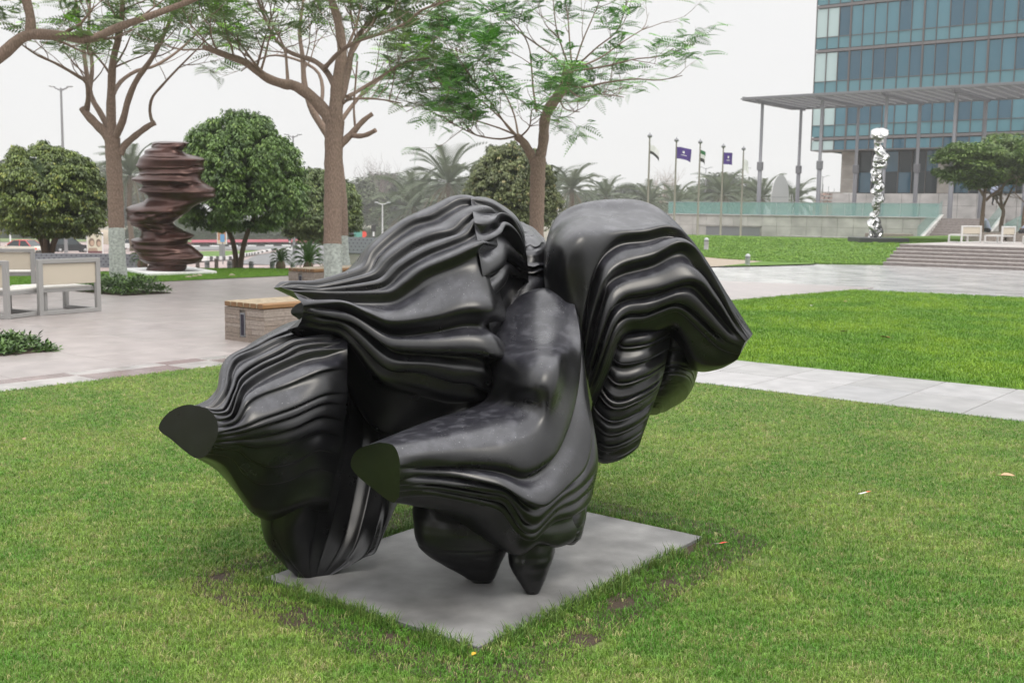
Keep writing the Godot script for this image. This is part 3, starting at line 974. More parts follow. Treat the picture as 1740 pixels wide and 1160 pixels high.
	# the hood on the right
	lobe.call(skin([
		[0.0, [v3(940, 560, 5.4), v3(938, 480, 5.6), v3(965, 390, 5.75), v3(1080, 375, 5.85), v3(1200, 470, 5.6), v3(1262, 562, 5.2)]],
		[0.0, [v3(940, 570, 5.2), v3(926, 490, 5.22), v3(927, 415, 5.27), v3(955, 360, 5.35), v3(1030, 339, 5.4), v3(1110, 348, 5.4), v3(1178, 410, 5.3), v3(1240, 505, 5.2), v3(1279, 566, 5.08)]],
		[0.0, [v3(946, 575, 5.16), v3(927, 495, 5.14), v3(927, 430, 5.16), v3(946, 384, 5.22), v3(992, 357, 5.3), v3(1050, 359, 5.27), v3(1115, 364, 5.26), v3(1180, 420, 5.22), v3(1240, 511, 5.12), v3(1279, 568, 5.05)]],
		[0.0, [v3(952, 580, 5.02), v3(930, 500, 4.98), v3(931, 440, 4.97), v3(950, 398, 4.98), v3(990, 376, 5.02), v3(1042, 372, 5.12), v3(1122, 374, 5.2), v3(1182, 428, 5.14), v3(1240, 515, 5.06), v3(1279, 569, 5.02)]],
		[0.0, [v3(975, 590, 4.9), v3(958, 510, 4.86), v3(960, 440, 4.82), v3(985, 402, 4.84), v3(1022, 388, 4.94), v3(1080, 384, 5.04), v3(1130, 383, 5.06), v3(1182, 428, 5.06), v3(1238, 515, 5.02), v3(1277, 571, 5.0)]],
		[0.028, [v3(988, 606, 4.86), v3(990, 540, 4.84), v3(1012, 450, 4.86), v3(1044, 406, 4.93), v3(1095, 395, 4.97), v3(1148, 389, 4.99), v3(1184, 428, 5.0), v3(1237, 518, 4.99), v3(1275, 573, 4.99)]],
		[0.034, [v3(994, 625, 4.85), v3(1002, 560, 4.83), v3(1026, 480, 4.83), v3(1054, 452, 4.87), v3(1108, 436, 4.9), v3(1163, 414, 4.93), v3(1198, 452, 4.95), v3(1240, 526, 4.96), v3(1272, 576, 4.98)]],
		[0.03, [v3(998, 645, 4.85), v3(1016, 585, 4.81), v3(1036, 530, 4.81), v3(1060, 504, 4.84), v3(1118, 492, 4.87), v3(1180, 476, 4.89), v3(1214, 508, 4.92), v3(1247, 556, 4.95), v3(1267, 580, 4.97)]],
		[0.022, [v3(1002, 662, 4.87), v3(1024, 602, 4.82), v3(1042, 554, 4.82), v3(1064, 532, 4.85), v3(1098, 529, 4.88), v3(1146, 513, 4.9), v3(1176, 522, 4.92), v3(1234, 576, 4.96), v3(1262, 590, 4.98)]],
		[0.02, [v3(1005, 676, 4.9), v3(1030, 616, 4.85), v3(1046, 570, 4.85), v3(1066, 549, 4.88), v3(1098, 545, 4.91), v3(1144, 528, 4.93), v3(1166, 537, 4.95), v3(1222, 590, 5.0), v3(1258, 602, 5.0)]],
		[0.0, [v3(1010, 690, 4.98), v3(1036, 630, 4.94), v3(1052, 584, 4.94), v3(1072, 568, 4.98), v3(1110, 564, 5.0), v3(1146, 558, 5.03), v3(1180, 612, 5.06), v3(1222, 622, 5.06), v3(1253, 611, 5.03)]],
		[0.0, [v3(1000, 690, 5.2), v3(1012, 600, 5.3), v3(1060, 570, 5.4), v3(1120, 560, 5.5), v3(1184, 622, 5.4), v3(1248, 608, 5.15)]],
	], 150, 6, [P(975, 600, 5.1), P(1270, 580, 5.05)]))
	# finely layered drums hanging under the hood
	var keys := [
		[v3(1048, 562, 4.98), v3(1064, 570, 4.95), v3(1106, 566, 4.97), v3(1143, 552, 5.1)],
		[v3(1034, 600, 4.97), v3(1056, 620, 4.92), v3(1100, 612, 4.95), v3(1137, 592, 5.1)],
		[v3(1018, 645, 4.98), v3(1044, 680, 4.93), v3(1090, 668, 4.96), v3(1126, 643, 5.1)],
		[v3(1004, 692, 5.0), v3(1036, 720, 4.95), v3(1080, 708, 4.98), v3(1112, 684, 5.1)],
		[v3(1002, 738, 5.04), v3(1030, 760, 5.0), v3(1066, 752, 5.02), v3(1094, 734, 5.11)],
		[v3(1006, 770, 5.1), v3(1024, 785, 5.07), v3(1056, 779, 5.08), v3(1086, 759, 5.14)],
		[v3(1010, 779, 5.2), v3(1026, 787, 5.22), v3(1052, 780, 5.22), v3(1080, 764, 5.22)]]
	var ribs := []
	for q in 23:
		var f := minf(q / 22.0 * 6.0 + 0.12 * sin(q * 2.7), 6.0)
		var i := mini(int(f), 5)
		var line := []
		for e in 4:
			line.append((keys[i][e] as Vector3).lerp(keys[i + 1][e], f - i))
		ribs.append([0.0 if q == 0 or q > 20 else 0.011 + 0.006 * sin(q * 1.9), line])
	ribs.append([0.0, [v3(1010, 770, 5.42), v3(1030, 775, 5.5), v3(1070, 760, 5.42)]])
	ribs.append([0.0, [v3(1020, 660, 5.55), v3(1070, 660, 5.62), v3(1112, 660, 5.5)]])
	ribs.append([0.0, [v3(1044, 560, 5.5), v3(1090, 555, 5.6), v3(1136, 552, 5.45)]])
	lobe.call(skin(ribs, 80, 4, [P(1022, 670, 5.2), P(1118, 650, 5.3)]))
	lobe.call(stack([[550, 1120, 1180, 5.5, 0.25], [600, 1112, 1192, 5.46, 0.28], [640, 1106, 1184, 5.44, 0.28], [668, 1098, 1170, 5.42, 0.25], [688, 1095, 1140, 5.4, 0.18], [699, 1100, 1122, 5.4, 0.08]], 110, 220, [9.0, 0.06, 0.4], -0.4, 0.9, 13))


func build_sculptures():
	black_sculpture()
	far_sculptures()


# ---------------------------------------------------------------- the plaza's own grid
const U := Vector2(0.62, -0.7846)
const W := Vector2(0.7846, 0.62)


func uw(u: float, w: float) -> Vector2:
	return U * u + W * w


func uw3(u: float, y: float, w: float) -> Vector3:
	var p := uw(u, w)
	return Vector3(p.x, y, p.y)


# a turn that lays a thing's own x axis along W, its z axis against U
func along_w() -> float:
	return atan2(-W.y, W.x)


func rect_uw(u0: float, u1: float, w0: float, w1: float) -> PackedVector2Array:
	return PackedVector2Array([uw(u0, w0), uw(u1, w0), uw(u1, w1), uw(u0, w1)])


# where the line of sight through a pixel meets the terrain
func GT(px: float, py: float) -> Vector3:
	var r := P(px, py, 1.0) - eye.origin
	var d := 2.0
	var step := 0.5
	while d < 900.0:
		var p := eye.origin + r * d
		if p.y < terrain(p.x, p.z):
			break
		step = maxf(0.05, d * 0.004)
		d += step
	return eye.origin + r * d


func overlay(called: String, pixels: Array, lift: float, m: Material) -> MeshInstance3D:
	var o := PackedVector2Array()
	for p in pixels:
		var q := GT(p[0], p[1])
		o.append(Vector2(q.x, q.z))
	var st := begin()
	drape(st, o, lift)
	return struct(called, done(st), m)


# a path swept along pixels of the ground, w wide
func ground_line(pixels: Array, n: int) -> PackedVector3Array:
	var pts := []
	for p in pixels:
		pts.append(GT(p[0], p[1]))
	return resample(pts, n)


func build_ground():
	# the ground, one sheet out to the horizon
	var st := begin()
	drape(st, PackedVector2Array([Vector2(-900, -640), Vector2(900, -640), Vector2(900, 30), Vector2(-900, 30)]), 0.0, 6.0)
	var g := struct("ground", done(st), M.far_ground)
	g.position.y = -0.06
	# pink paving on the left, pale polished paving on the right
	st = begin()
	drape(st, PackedVector2Array([uw(-14, -8.7), uw(9.1, -8.7), uw(9.1, -9.6), uw(30, -9.6), uw(30, -19.4), uw(-14, -19.4)]), -0.02)
	struct("plaza_paving", done(st), M.joint)
	st = begin()
	drape(st, PackedVector2Array([uw(8.8, -9.55), uw(44.6, -26.0), uw(44.6, 25), uw(8.8, 25)]), -0.014)
	struct("pale_plaza", done(st), M.pale_paving)
	st = begin()
	drape(st, PackedVector2Array([uw(30, -9.6), uw(44.6, -26), uw(30, -26), uw(24.0, -19.4)]), -0.018)
	struct("pale_plaza", done(st), M.pale_paving)
	left_tiles()
	path_slabs()
	lawns()
	roads()
	raised_lawn()


func left_tiles():
	var root := thing("paving", "", "", Vector3.ZERO)
	root.set_meta("kind", "structure")
	var meshes := [box_mesh(Vector3(0.792, 0.02, 1.192), 0.0025)]
	var turn := Basis(Vector3.UP, along_w())
	for i in range(0, 21):
		for j in range(0, 13):
			var u := 0.6 + i * 1.2
			var w := -9.32 - j * 0.8 - 0.0
			if w < -19.4 or u > 25:
				continue
			var c := uw3(u, 0.0, w - 0.4)
			c.y = terrain(c.x, c.z) - 0.0075 + rng.randf() * 0.0012
			put("paving_tile", meshes[0], M["tile_%d" % (rng.randi() % 4)], root, Transform3D(turn, c))
	# bands along the lawn's edge
	var st := begin()
	for i in range(0, 22):
		var u := -0.6 + i * 0.47
		var light := u < 5.3 or i == 15
		var b := put("edge_stone", box_mesh(Vector3(0.36, 0.02, 0.464), 0.003), M.band_light if light else M.band_dark, root, Transform3D(turn, uw3(u, -0.0075, -8.92)))
		b.position.y += 0.0
		put("edge_stone", box_mesh(Vector3(0.2, 0.02, 0.464), 0.003), M.band_dark if light or u > 7.0 else M.band_light, root, Transform3D(turn, uw3(u, -0.0075, -9.21)))


func path_slabs():
	var root := thing("garden_path", "", "", Vector3.ZERO)
	root.set_meta("kind", "structure")
	var st := begin()
	prism(st, rect_uw(8.78, 10.42, -9.4, 14), -0.06, -0.014)
	put("path_bed", done(st), M.concrete, root)
	var mesh := box_mesh(Vector3(0.614, 0.024, 0.806), 0.003)
	var turn := Basis(Vector3.UP, along_w())
	for i in 34:
		for j in 2:
			var c := uw3(9.19 + j * 0.82, -0.006 + rng.randf() * 0.0012, -9.05 + i * 0.622)
			put("slab", mesh, M["slab_%d" % (rng.randi() % 4)], root, Transform3D(turn, c))


func near_lawn_outline() -> PackedVector2Array:
	return PackedVector2Array([uw(-4.6, -8.72), uw(8.78, -8.72), uw(8.78, 14), uw(-4.6, 14)])


func plate_outline() -> PackedVector2Array:
	return flat([G(812, 1108), G(450, 988), G(450, 988) + G(1193, 918) - G(812, 1108), G(1193, 918)])


func blade_mesh(seed_: int, blades: int, tall: float, wide: float, spread: float) -> ArrayMesh:
	var r := RandomNumberGenerator.new()
	r.seed = seed_
	var st := begin()
	for b in blades:
		var a := r.randf() * TAU
		var root := Vector3(r.randf_range(-spread, spread), 0, r.randf_range(-spread, spread))
		var side := Vector3(cos(a), 0, sin(a)) * wide * 0.5
		var lean := Vector3(-sin(a), 0, cos(a)) * r.randf_range(-0.9, 0.9) + Vector3(cos(a), 0, sin(a)) * r.randf_range(-0.4, 0.4)
		var h := tall * r.randf_range(0.55, 1.15)
		var mid := root + lean * h * 0.35 + Vector3.UP * h * 0.6
		var tip := root + lean * h * r.randf_range(0.8, 1.3) + Vector3.UP * h * r.randf_range(0.65, 1.0)
		var n := side.cross(Vector3.UP) + Vector3.UP * 0.6
		quad(st, root - side, root + side, mid + side * 0.75, mid - side * 0.75, n)
		tri(st, mid - side * 0.75, mid + side * 0.75, tip, n)
	return done(st)


func lawns():
	var plate := plate_outline()
	var st := begin()
	drape(st, near_lawn_outline(), 0.001)
	struct("lawn", done(st), M.earth)
	st = begin()
	var lawn2 := PackedVector2Array([uw(10.42, -9.2), uw(23.6, -9.2), uw(23.6, 16), uw(10.42, 16)])
	drape(st, lawn2, 0.006)
	struct("lawn", done(st), M.lawn_far)
	st = begin()
	drape(st, rect_uw(-4, 26, -23.0, -19.4), 0.012)
	struct("lawn", done(st), M.lawn_far)
	# blades
	var n := FastNoiseLite.new()
	n.seed = 12
	n.frequency = 0.9
	n.fractal_octaves = 3
	var fine := FastNoiseLite.new()
	fine.seed = 31
	fine.frequency = 5.0
	var kinds := [[], [], []]
	var near := near_lawn_outline()
	var z := -2.6
	while z > -12.2:
		var pitch: float = lerpf(0.0145, 0.03, clampf((-z - 3.4) / 6.0, 0, 1))
		var half := 0.52 * -z + 1.4
		var x := -half
		while x < half:
			var p := Vector2(x + rng.randf_range(-0.5, 0.5) * pitch, z + rng.randf_range(-0.5, 0.5) * pitch)
			x += pitch
			var u := p.dot(U)
			var w := p.dot(W)
			if u > 8.8 or w < -8.75:
				continue
			var pu := (p - plate[0]).dot(U)
			var pw := -(p - plate[0]).dot(W)
			var gap := maxf(maxf(-pu, pu - 1.68), maxf(-pw, pw - 1.13))
			if gap < 0.004 + maxf(0.0, fine.get_noise_2d(p.x * 3, p.y * 3)) * 0.03:
				continue
			var dry := n.get_noise_2d(p.x, p.y) * 0.75 + fine.get_noise_2d(p.x * 0.7, p.y * 1.6) * 0.7 - (0.25 if gap < 0.22 else 0.0)
			# worn soil shows in patches along the plate's front edges
			if gap > 0.05 and gap < 0.32 and fine.get_noise_2d(p.x * 0.6 + 9, p.y * 0.6) + 0.35 * n.get_noise_2d(p.x * 2.0, p.y * 2.0) > 0.36 and (pu < 1.9) and rng.randf() < 0.8:
				continue
			var c := Color(0.088, 0.235, 0.017).lerp(Color(0.25, 0.355, 0.06), clampf(0.42 + dry * 1.1, 0, 1))
			if rng.randf() < 0.07 + maxf(0.0, dry) * 0.25:
				c = Color(0.38, 0.36, 0.15)
			c = c * rng.randf_range(0.75, 1.25)
			var s := rng.randf_range(0.75, 1.2) * (1.25 if gap < 0.1 else 1.0)
			kinds[rng.randi() % 3].append([Transform3D(Basis(Vector3.UP, rng.randf() * TAU).scaled(Vector3.ONE * s), Vector3(p.x, 0.0, p.y)), c])
		z -= pitch
	for k in 3:
		leafy(blade_mesh(k + 1, 7, 0.023, 0.0026, 0.014), kinds[k], M.grass, "grass", null)
	# taller edge grass hanging over the plate
	var edge := []
	for k in 4:
		var a := plate[k]
		var b := plate[(k + 1) % 4]
		for i in int(a.distance_to(b) * (260 if k == 0 or k == 3 else 120)):
			var out := ((a + b) / 2 - (plate[0] + plate[2]) / 2).normalized()
			var p := a.lerp(b, rng.randf()) + out * rng.randf_range(0.0, 0.07)
			if fine.get_noise_2d(p.x * 0.8, p.y * 0.8) < -0.25:
				continue
			var c := Color(0.07, 0.17, 0.022).lerp(Color(0.17, 0.24, 0.05), rng.randf()) * rng.randf_range(0.8, 1.2)
			edge.append([Transform3D(Basis(Vector3.UP, rng.randf() * TAU).scaled(Vector3.ONE * rng.randf_range(0.7, 1.3)), Vector3(p.x, 0, p.y)), c])
	leafy(blade_mesh(9, 6, 0.055, 0.003, 0.014), edge, M.grass, "edge_grass", null)
	# the farther lawns: bigger tufts, denser colour
	var far := [[], []]
	z = -9.0
	while z > -27.0:
		var pitch: float = 0.05 + (-z - 9.0) * 0.0035
		var x := -0.06 * -z
		while x < 0.5 * -z + 1.0:
			var p := Vector2(x + rng.randf_range(-0.5, 0.5) * pitch, z + rng.randf_range(-0.5, 0.5) * pitch)
			x += pitch
			var u := p.dot(U)
			var w := p.dot(W)
			if u < 10.44 or u > 23.6 or w < -9.18:
				continue
			var dry := n.get_noise_2d(p.x * 0.6, p.y * 0.6) + 0.4 * fine.get_noise_2d(p.x * 0.4, p.y * 0.4)
			var c := Color(0.1, 0.235, 0.006).lerp(Color(0.22, 0.35, 0.012), clampf(0.45 + dry, 0, 1)) * rng.randf_range(0.8, 1.2)
			far[rng.randi() % 2].append([Transform3D(Basis(Vector3.UP, rng.randf() * TAU).scaled(Vector3.ONE * rng.randf_range(0.8, 1.2)), Vector3(p.x, terrain(p.x, p.y) + 0.004, p.y)), c])
		z -= pitch
	for j in range(0, 420):
		for i in 52:
			var u := 3.0 + j * 0.055 + rng.randf() * 0.05
			var w := -19.45 - i * 0.068 - rng.randf() * 0.06
			var p := uw(u, w)
			var c := Color(0.09, 0.225, 0.01).lerp(Color(0.17, 0.31, 0.016), rng.randf()) * rng.randf_range(0.8, 1.2)
			far[0].append([Transform3D(Basis(Vector3.UP, rng.randf() * TAU), Vector3(p.x, terrain(p.x, p.y) + 0.004, p.y)), c])
	for k in 2:
		leafy(blade_mesh(k + 20, 9, 0.045, 0.007, 0.04), far[k], M.grass, "lawn_grass", null)
	# the steel plate
	st = begin()
	prism(st, plate, -0.02, 0.02, 0.003)
	var pl := put("base_plate", done(st), M.plate)
	tag(pl, "flat pale grey metal plate in the lawn under the black sculpture", "plate")
	# bare soil showing round the plate
	st = begin()
	var rim := Geometry2D.offset_polygon(plate, 0.28)
	drape(st, rim[0], 0.003)
	struct("soil", done(st), M.soil)


func kerb(pixels: Array, n: int, called: String, tall: float, wide: float, root: Node3D, off := 0.0):
	var pts := ground_line(pixels, n + 1)
	for k in n:
		var a := pts[k]
		var b := pts[k + 1]
		var st := begin()
		a.y = terrain(a.x, a.z) + tall / 2 - 0.02 + off
		b.y = terrain(b.x, b.z) + tall / 2 - 0.02 + off
		bar(st, a.lerp(b, 0.01), b.lerp(a, 0.01), wide, tall, 0.015)
		put(called, done(st), M.white if k % 2 == 0 else M.black, root)


func roads():
	overlay("road", [[-600, 470], [-600, 408], [420, 412], [760, 412], [1000, 414], [1000, 440], [760, 446], [560, 452], [300, 460], [100, 462]], 0.004, M.pink_paving)
	overlay("road", [[330, 426], [330, 420], [640, 416], [800, 417], [800, 440], [640, 447], [520, 450], [405, 450], [395, 446], [438, 434], [480, 427], [400, 425]], 0.02, M.asphalt)
	overlay("road", [[-600, 436], [-600, 413], [330, 418], [330, 427]], 0.02, M.pink_paving)
	overlay("verge", [[300, 440], [300, 429], [420, 426.5], [452, 426], [400, 435], [345, 441]], 0.016, M.lawn_far)
	overlay("verge", [[-600, 411.5], [-600, 392], [900, 396], [900, 412], [640, 411.5], [330, 412.5], [180, 411.5]], 0.02, M.verge)
	var fl := overlay("flower_bed", [[325, 417.5], [325, 413], [480, 412], [660, 410], [800, 410], [800, 414], [660, 414], [480, 416.5]], 0.09, M.flowers)
	fl.name = "flower_bed_ground"
	# the flowers themselves, small bright heads
	var where := []
	var red := ground_line([[325, 415.4], [480, 414.2], [660, 412], [800, 412]], 900)
	for p in red:
		for k in 6:
			var q := p + Vector3(rng.randf_range(-0.6, 0.6), 0, rng.randf_range(-5.0, 5.0))
			q.y = terrain(q.x, q.z) + 0.1
			var c := Color(0.42, 0.03, 0.08).lerp(Color(0.55, 0.16, 0.2), rng.randf()) if rng.randf() < 0.8 else Color(0.06, 0.13, 0.03)
			where.append([Transform3D(Basis(Vector3.UP, rng.randf() * TAU).scaled(Vector3.ONE * 9.0), q), c])
	var fb := leafy(blade_mesh(40, 7, 0.035, 0.02, 0.04), where, M.grass, "flowers", null)
	fb.set_meta("kind", "stuff")
	var k1 := thing("kerb", "", "")
	k1.set_meta("kind", "structure")
	kerb([[322, 420], [480, 419], [640, 416.5], [800, 416]], 36, "kerb_stone", 0.3, 0.35, k1)
	var k2 := thing("kerb", "", "")
	k2.set_meta("kind", "structure")
	kerb([[346, 445.5], [372, 443.5], [404, 440], [430, 434], [455, 429], [485, 426], [520, 425.2]], 34, "kerb_stone", 0.3, 0.34, k2, 0.1)
	overlay("footpath", [[330, 446], [395, 434], [445, 426], [490, 424], [480, 427], [436, 434], [400, 441], [346, 446]], 0.03, M.pink_paving)


# the raised lawn round the shining sculpture, with its terrace and steps on the right
func raised_height(p: Vector3) -> float:
	var u := Vector2(p.x, p.z).dot(U)
	return terrain(p.x, p.z) + 0.03 + 0.62 * smoothstep(42.6, 60.0, u) * (1.0 - smoothstep(68.0, 77.0, u))


func raised_lawn():
	var st := begin()
	var rows := []
	for j in 40:
		var row := []
		var u: float = 44.4 + (33.4) * pow(j / 39.0, 1.1)
		for i in 60:
			var w: float = lerpf(-40.0, -16.1 if u < 46.6 else lerpf(-16.1, -9.0, smoothstep(46.6, 64.0, u)), i / 59.0)
			# the front edge runs aslant below the steps and swings back on the left, behind the sand
			var front := profile(-w, [16.1, 18.2, 19.8, 22.5, 30.0, 40.0], [44.4, 42.9, 42.4, 43.4, 50.0, 55.0])
			var uu := lerpf(front, 77.8, pow(j / 39.0, 1.1))
			var q := uw3(uu, 0, w)
			q.y = raised_height(q)
			row.append(q)
		rows.append(row)
	for j in 39:
		for i in 59:
			quad(st, rows[j][i], rows[j][i + 1], rows[j + 1][i + 1], rows[j + 1][i], Vector3.UP, 1)
	for i in 59:
		quad(st, rows[0][i], rows[0][i + 1], rows[0][i + 1] - Vector3(0, 0.3, 0), rows[0][i] - Vector3(0, 0.3, 0), Vector3(-U.x, 0, -U.y))
	struct("raised_lawn", done(st), M.lawn_far)
	var tufts := []
	for k in 16000:
		var i := rng.randf() * 57.9
		var j := pow(rng.randf(), 1.3) * 37.9
		var a: Vector3 = rows[int(j)][int(i)]
		var b: Vector3 = rows[int(j) + 1][int(i) + 1]
		var q := Vector3(lerpf(a.x, b.x, rng.randf()), 0, lerpf(a.z, b.z, rng.randf()))
		var u := Vector2(q.x, q.z).dot(U)
		if Vector2(q.x, q.z).dot(W) > -16.3:
			continue
		q.y = raised_height(q) - 0.01
		var c := Color(0.09, 0.225, 0.008).lerp(Color(0.19, 0.32, 0.014), rng.randf()) * rng.randf_range(0.8, 1.2)
		tufts.append([Transform3D(Basis(Vector3.UP, rng.randf() * TAU).scaled(Vector3(2, 1.0, 2)), q), c])
	leafy(blade_mesh(33, 10, 0.07, 0.016, 0.09), tufts, M.grass, "lawn_grass", null)
	# sand at the foot of it
	overlay("sand", [[1150, 456], [1180, 436], [1303, 439], [1318, 447], [1232, 452.5]], 0.01, M.sand)
	overlay("lawn", [[1222, 453.5], [1300, 444.5], [1340, 443], [1392, 447], [1380, 449.5]], 0.016, M.lawn_far)
	# steps and the terrace they lead to
	var w0 := -16.1
	var w1 := 14.0
	var root := thing("terrace_steps", "", "")
	root.set_meta("kind", "structure")
	var base := terrain(uw(44.4, -14).x, uw(44.4, -14).y) - 0.03
	for k in 6:
		var u0 := 44.4 + k * 0.36
		var top: float = lerpf(base, 0.42, (k + 1) / 6.0)
		var low: float = lerpf(base, 0.42, k / 6.0) - 0.4
		st = begin()
		prism(st, rect_uw(u0, u0 + 0.8, w0, w1), low, top - 0.032)
		put("step", done(st), M.step_stone, root)
		# each tread is laid in lengths
		var w := w0
		while w < w1:
			st = begin()
			prism(st, rect_uw(u0 - 0.02, u0 + 0.37, w - 0.01, minf(w + 2.39, w1)), top - 0.03, top, 0.006)
			put("tread", done(st), M.step_top, root)
			w += 2.4
	st = begin()
	prism(st, rect_uw(46.9, 64, w0, w1), -0.6, 0.415)
	prism(st, rect_uw(64, 78, -9.5, w1), -0.6, 0.41)
	struct("terrace", done(st), M.step_top)
	st = begin()
	prism(st, rect_uw(60.0, 74.2, -22.0, -8.0), -0.5, 0.427)
	struct("terrace_lawn", done(st), M.lawn_far)


# ---------------------------------------------------------------- trees
# a feathery leaf: pairs of narrow leaflets on a drooping stalk
func frond_mesh(pairs: int, length: float, leaf: float, wide: float, droop: float) -> ArrayMesh:
	var st := begin()
	var prev := Vector3.ZERO
	for k in range(1, pairs + 1):
		var t := float(k) / pairs
		var p := Vector3(0, -droop * t * t, length * t)
		quad(st, prev + Vector3(0.002, 0, 0), prev - Vector3(0.002, 0, 0), p - Vector3(0.002, 0, 0), p + Vector3(0.002, 0, 0), Vector3.UP)
		prev = p
		for s in [-1.0, 1.0]:
			var l := leaf * sin(PI * (0.22 + 0.72 * t))
			var tip := p + Vector3(s * l, -0.22 * l, l * 0.35)
			var mid := p.lerp(tip, 0.5)
			var side := Vector3(-0.25 * s, 0, 1).normalized() * wide * 0.5
			tri(st, p, mid + side, mid - side, Vector3.UP)
			tri(st, mid + side, tip, mid - side, Vector3.UP)
	return done(st)


# a cluster of simple pointed leaves
func cluster_mesh(seed_: int, leaves: int, length: float, wide: float, hang := 0.5) -> ArrayMesh:
	var r := RandomNumberGenerator.new()
	r.seed = seed_
	var st := begin()
	for k in leaves:
		var a := r.randf() * TAU
		var up := r.randf_range(-0.6, 0.7)
		var d := Vector3(cos(a), up, sin(a)).normalized()
		var root := d * length * r.randf_range(0.0, 0.7)
		var tip := root + (d + Vector3.DOWN * hang).normalized() * length * r.randf_range(0.7, 1.2)
		var side := (tip - root).cross(Vector3(r.randf_range(-0.5, 0.5), 1, r.randf_range(-0.5, 0.5))).normalized() * wide * 0.5
		var mid := root.lerp(tip, 0.45) + Vector3.UP * length * 0.08
		var n := side.cross(tip - root)
		tri(st, root, mid + side, mid - side, n)
		tri(st, mid + side, tip, mid - side, n)
	return done(st)


func twig(st: SurfaceTool, from: Vector3, dir: Vector3, length: float, r: float, level: int, sites: Array, bend := 0.25, up := 0.12):
	var pts := [from]
	var d := dir.normalized()
	var p := from
	var seg := 4
	for k in seg:
		d = (d + Vector3(rng.randf_range(-bend, bend), rng.randf_range(-bend, bend) + up, rng.randf_range(-bend, bend))).normalized()
		p += d * length / seg
		pts.append(p)
		if level > 0 and k > 0 and rng.randf() < 0.75:
			var o := (d + Vector3(rng.randf_range(-1, 1), rng.randf_range(-0.5, 0.7), rng.randf_range(-1, 1)) * 0.9).normalized()
			twig(st, p, o, length * rng.randf_range(0.45, 0.75), r * 0.55, level - 1, sites, bend, up)
		if level == 0 or k == seg - 1:
			sites.append([p, d])
	tube(st, pts, [r, r * 0.85, r * 0.7, r * 0.5, r * 0.3], 5 if level > 0 else 3, false)


func limb_points(l: Array, d: float) -> Array:
	var pts := []
	for p in l:
		pts.append(P(p[0], p[1], d + (p[2] if p.size() > 2 else 0.0)))
	return pts


# a feathery tree from its traced trunk and limbs: limb = [radius at its root, at its end, twigs, points]
func feathery_tree(label: String, d: float, trunk: Array, radii: Array, limbs: Array, leaf_count: float, greens: Array, wash_top: float, seed_: int, twig_len := 0.9):
	rng.seed = seed_
	var ground := T(trunk[0][0], d)
	var root := thing("feathery_tree", label, "tree", ground, 0.0, "feathery trees round the plaza")
	var back := Transform3D(Basis.IDENTITY, -ground)
	var st := begin()
	var tp := limb_points(trunk, d)
	tp[0] = ground
	var smooth_trunk := resample(tp, 26)
	var cut := 0
	var rr := []
	for k in 26:
		var f := k / 25.0
		rr.append(lerpf(radii[0], radii[1], f) * (1.0 + 0.045 * sin(k * 2.3 + seed_) + 0.25 * pow(1.0 - f, 9.0)))
		if smooth_trunk[k].y < wash_top:
			cut = k
	if cut > 0:
		st = begin()
		tube(st, Array(smooth_trunk.slice(0, cut + 1)), rr.slice(0, cut + 1), 18)
		put("whitewashed_trunk", done(st), M.lime_wash, root, back)
	st = begin()
	tube(st, Array(smooth_trunk.slice(cut)), rr.slice(cut), 18)
	put("trunk", done(st), M.bark, root, back)
	var sites := []
	var tw := begin()
	for l in limbs:
		var pts := resample(limb_points(l[3], d), maxi(8, l[3].size() * 3))
		var r := []
		for k in pts.size():
			r.append(lerpf(l[0], l[1], pow(k / (pts.size() - 1.0), 0.8)) * (1.0 + 0.06 * sin(k * 1.7 + l[3][0][0])))
		st = begin()
		tube(st, Array(pts), r, 12)
		put("limb", done(st), M.bark, root, back)
		for k in int(l[2]):
			var f := pow(rng.randf(), 0.7)
			var i := clampi(int(lerpf(pts.size() * 0.3, pts.size() - 1.0, f)), 1, pts.size() - 1)
			var along := (pts[i] - pts[i - 1]).normalized()
			var o := (along * 0.7 + Vector3(rng.randf_range(-1, 1), rng.randf_range(-0.35, 0.75), rng.randf_range(-1, 1))).normalized()
			twig(tw, pts[i], o, twig_len * rng.randf_range(0.6, 1.25), maxf(0.009, r[i] * 0.35), 2, sites)
	put("twigs", done(tw), M.bark, root, back).set_meta("kind", "stuff")
	var kinds := [[], []]
	for s in sites:
		var n := leaf_count * rng.randf_range(0.5, 1.5)
		var bright := rng.randf() < 0.08
		for k in int(n + rng.randf()):
			var a := rng.randf() * TAU
			var dir: Vector3 = (s[1] * 0.5 + Vector3(cos(a), rng.randf_range(-0.45, 0.35), sin(a))).normalized()
			var z := dir
			var x := Vector3.UP.cross(z).normalized()
			var b := Basis(x, z.cross(x), z).rotated(z, rng.randf_range(-0.6, 0.6)).scaled(Vector3.ONE * rng.randf_range(0.65, 1.25))
			var c: Color = greens[0].lerp(greens[1], rng.randf())
			if bright or rng.randf() < 0.05:
				c = greens[2]
			kinds[rng.randi() % 2].append([Transform3D(b, s[0] - ground), c * rng.randf_range(0.75, 1.25)])
	leafy(frond_mesh(8, 0.33, 0.1, 0.034, 0.09), kinds[0], M.leaf_thin, "leaves", root)
	leafy(frond_mesh(9, 0.37, 0.09, 0.03, 0.15), kinds[1], M.leaf_thin, "leaves", root)


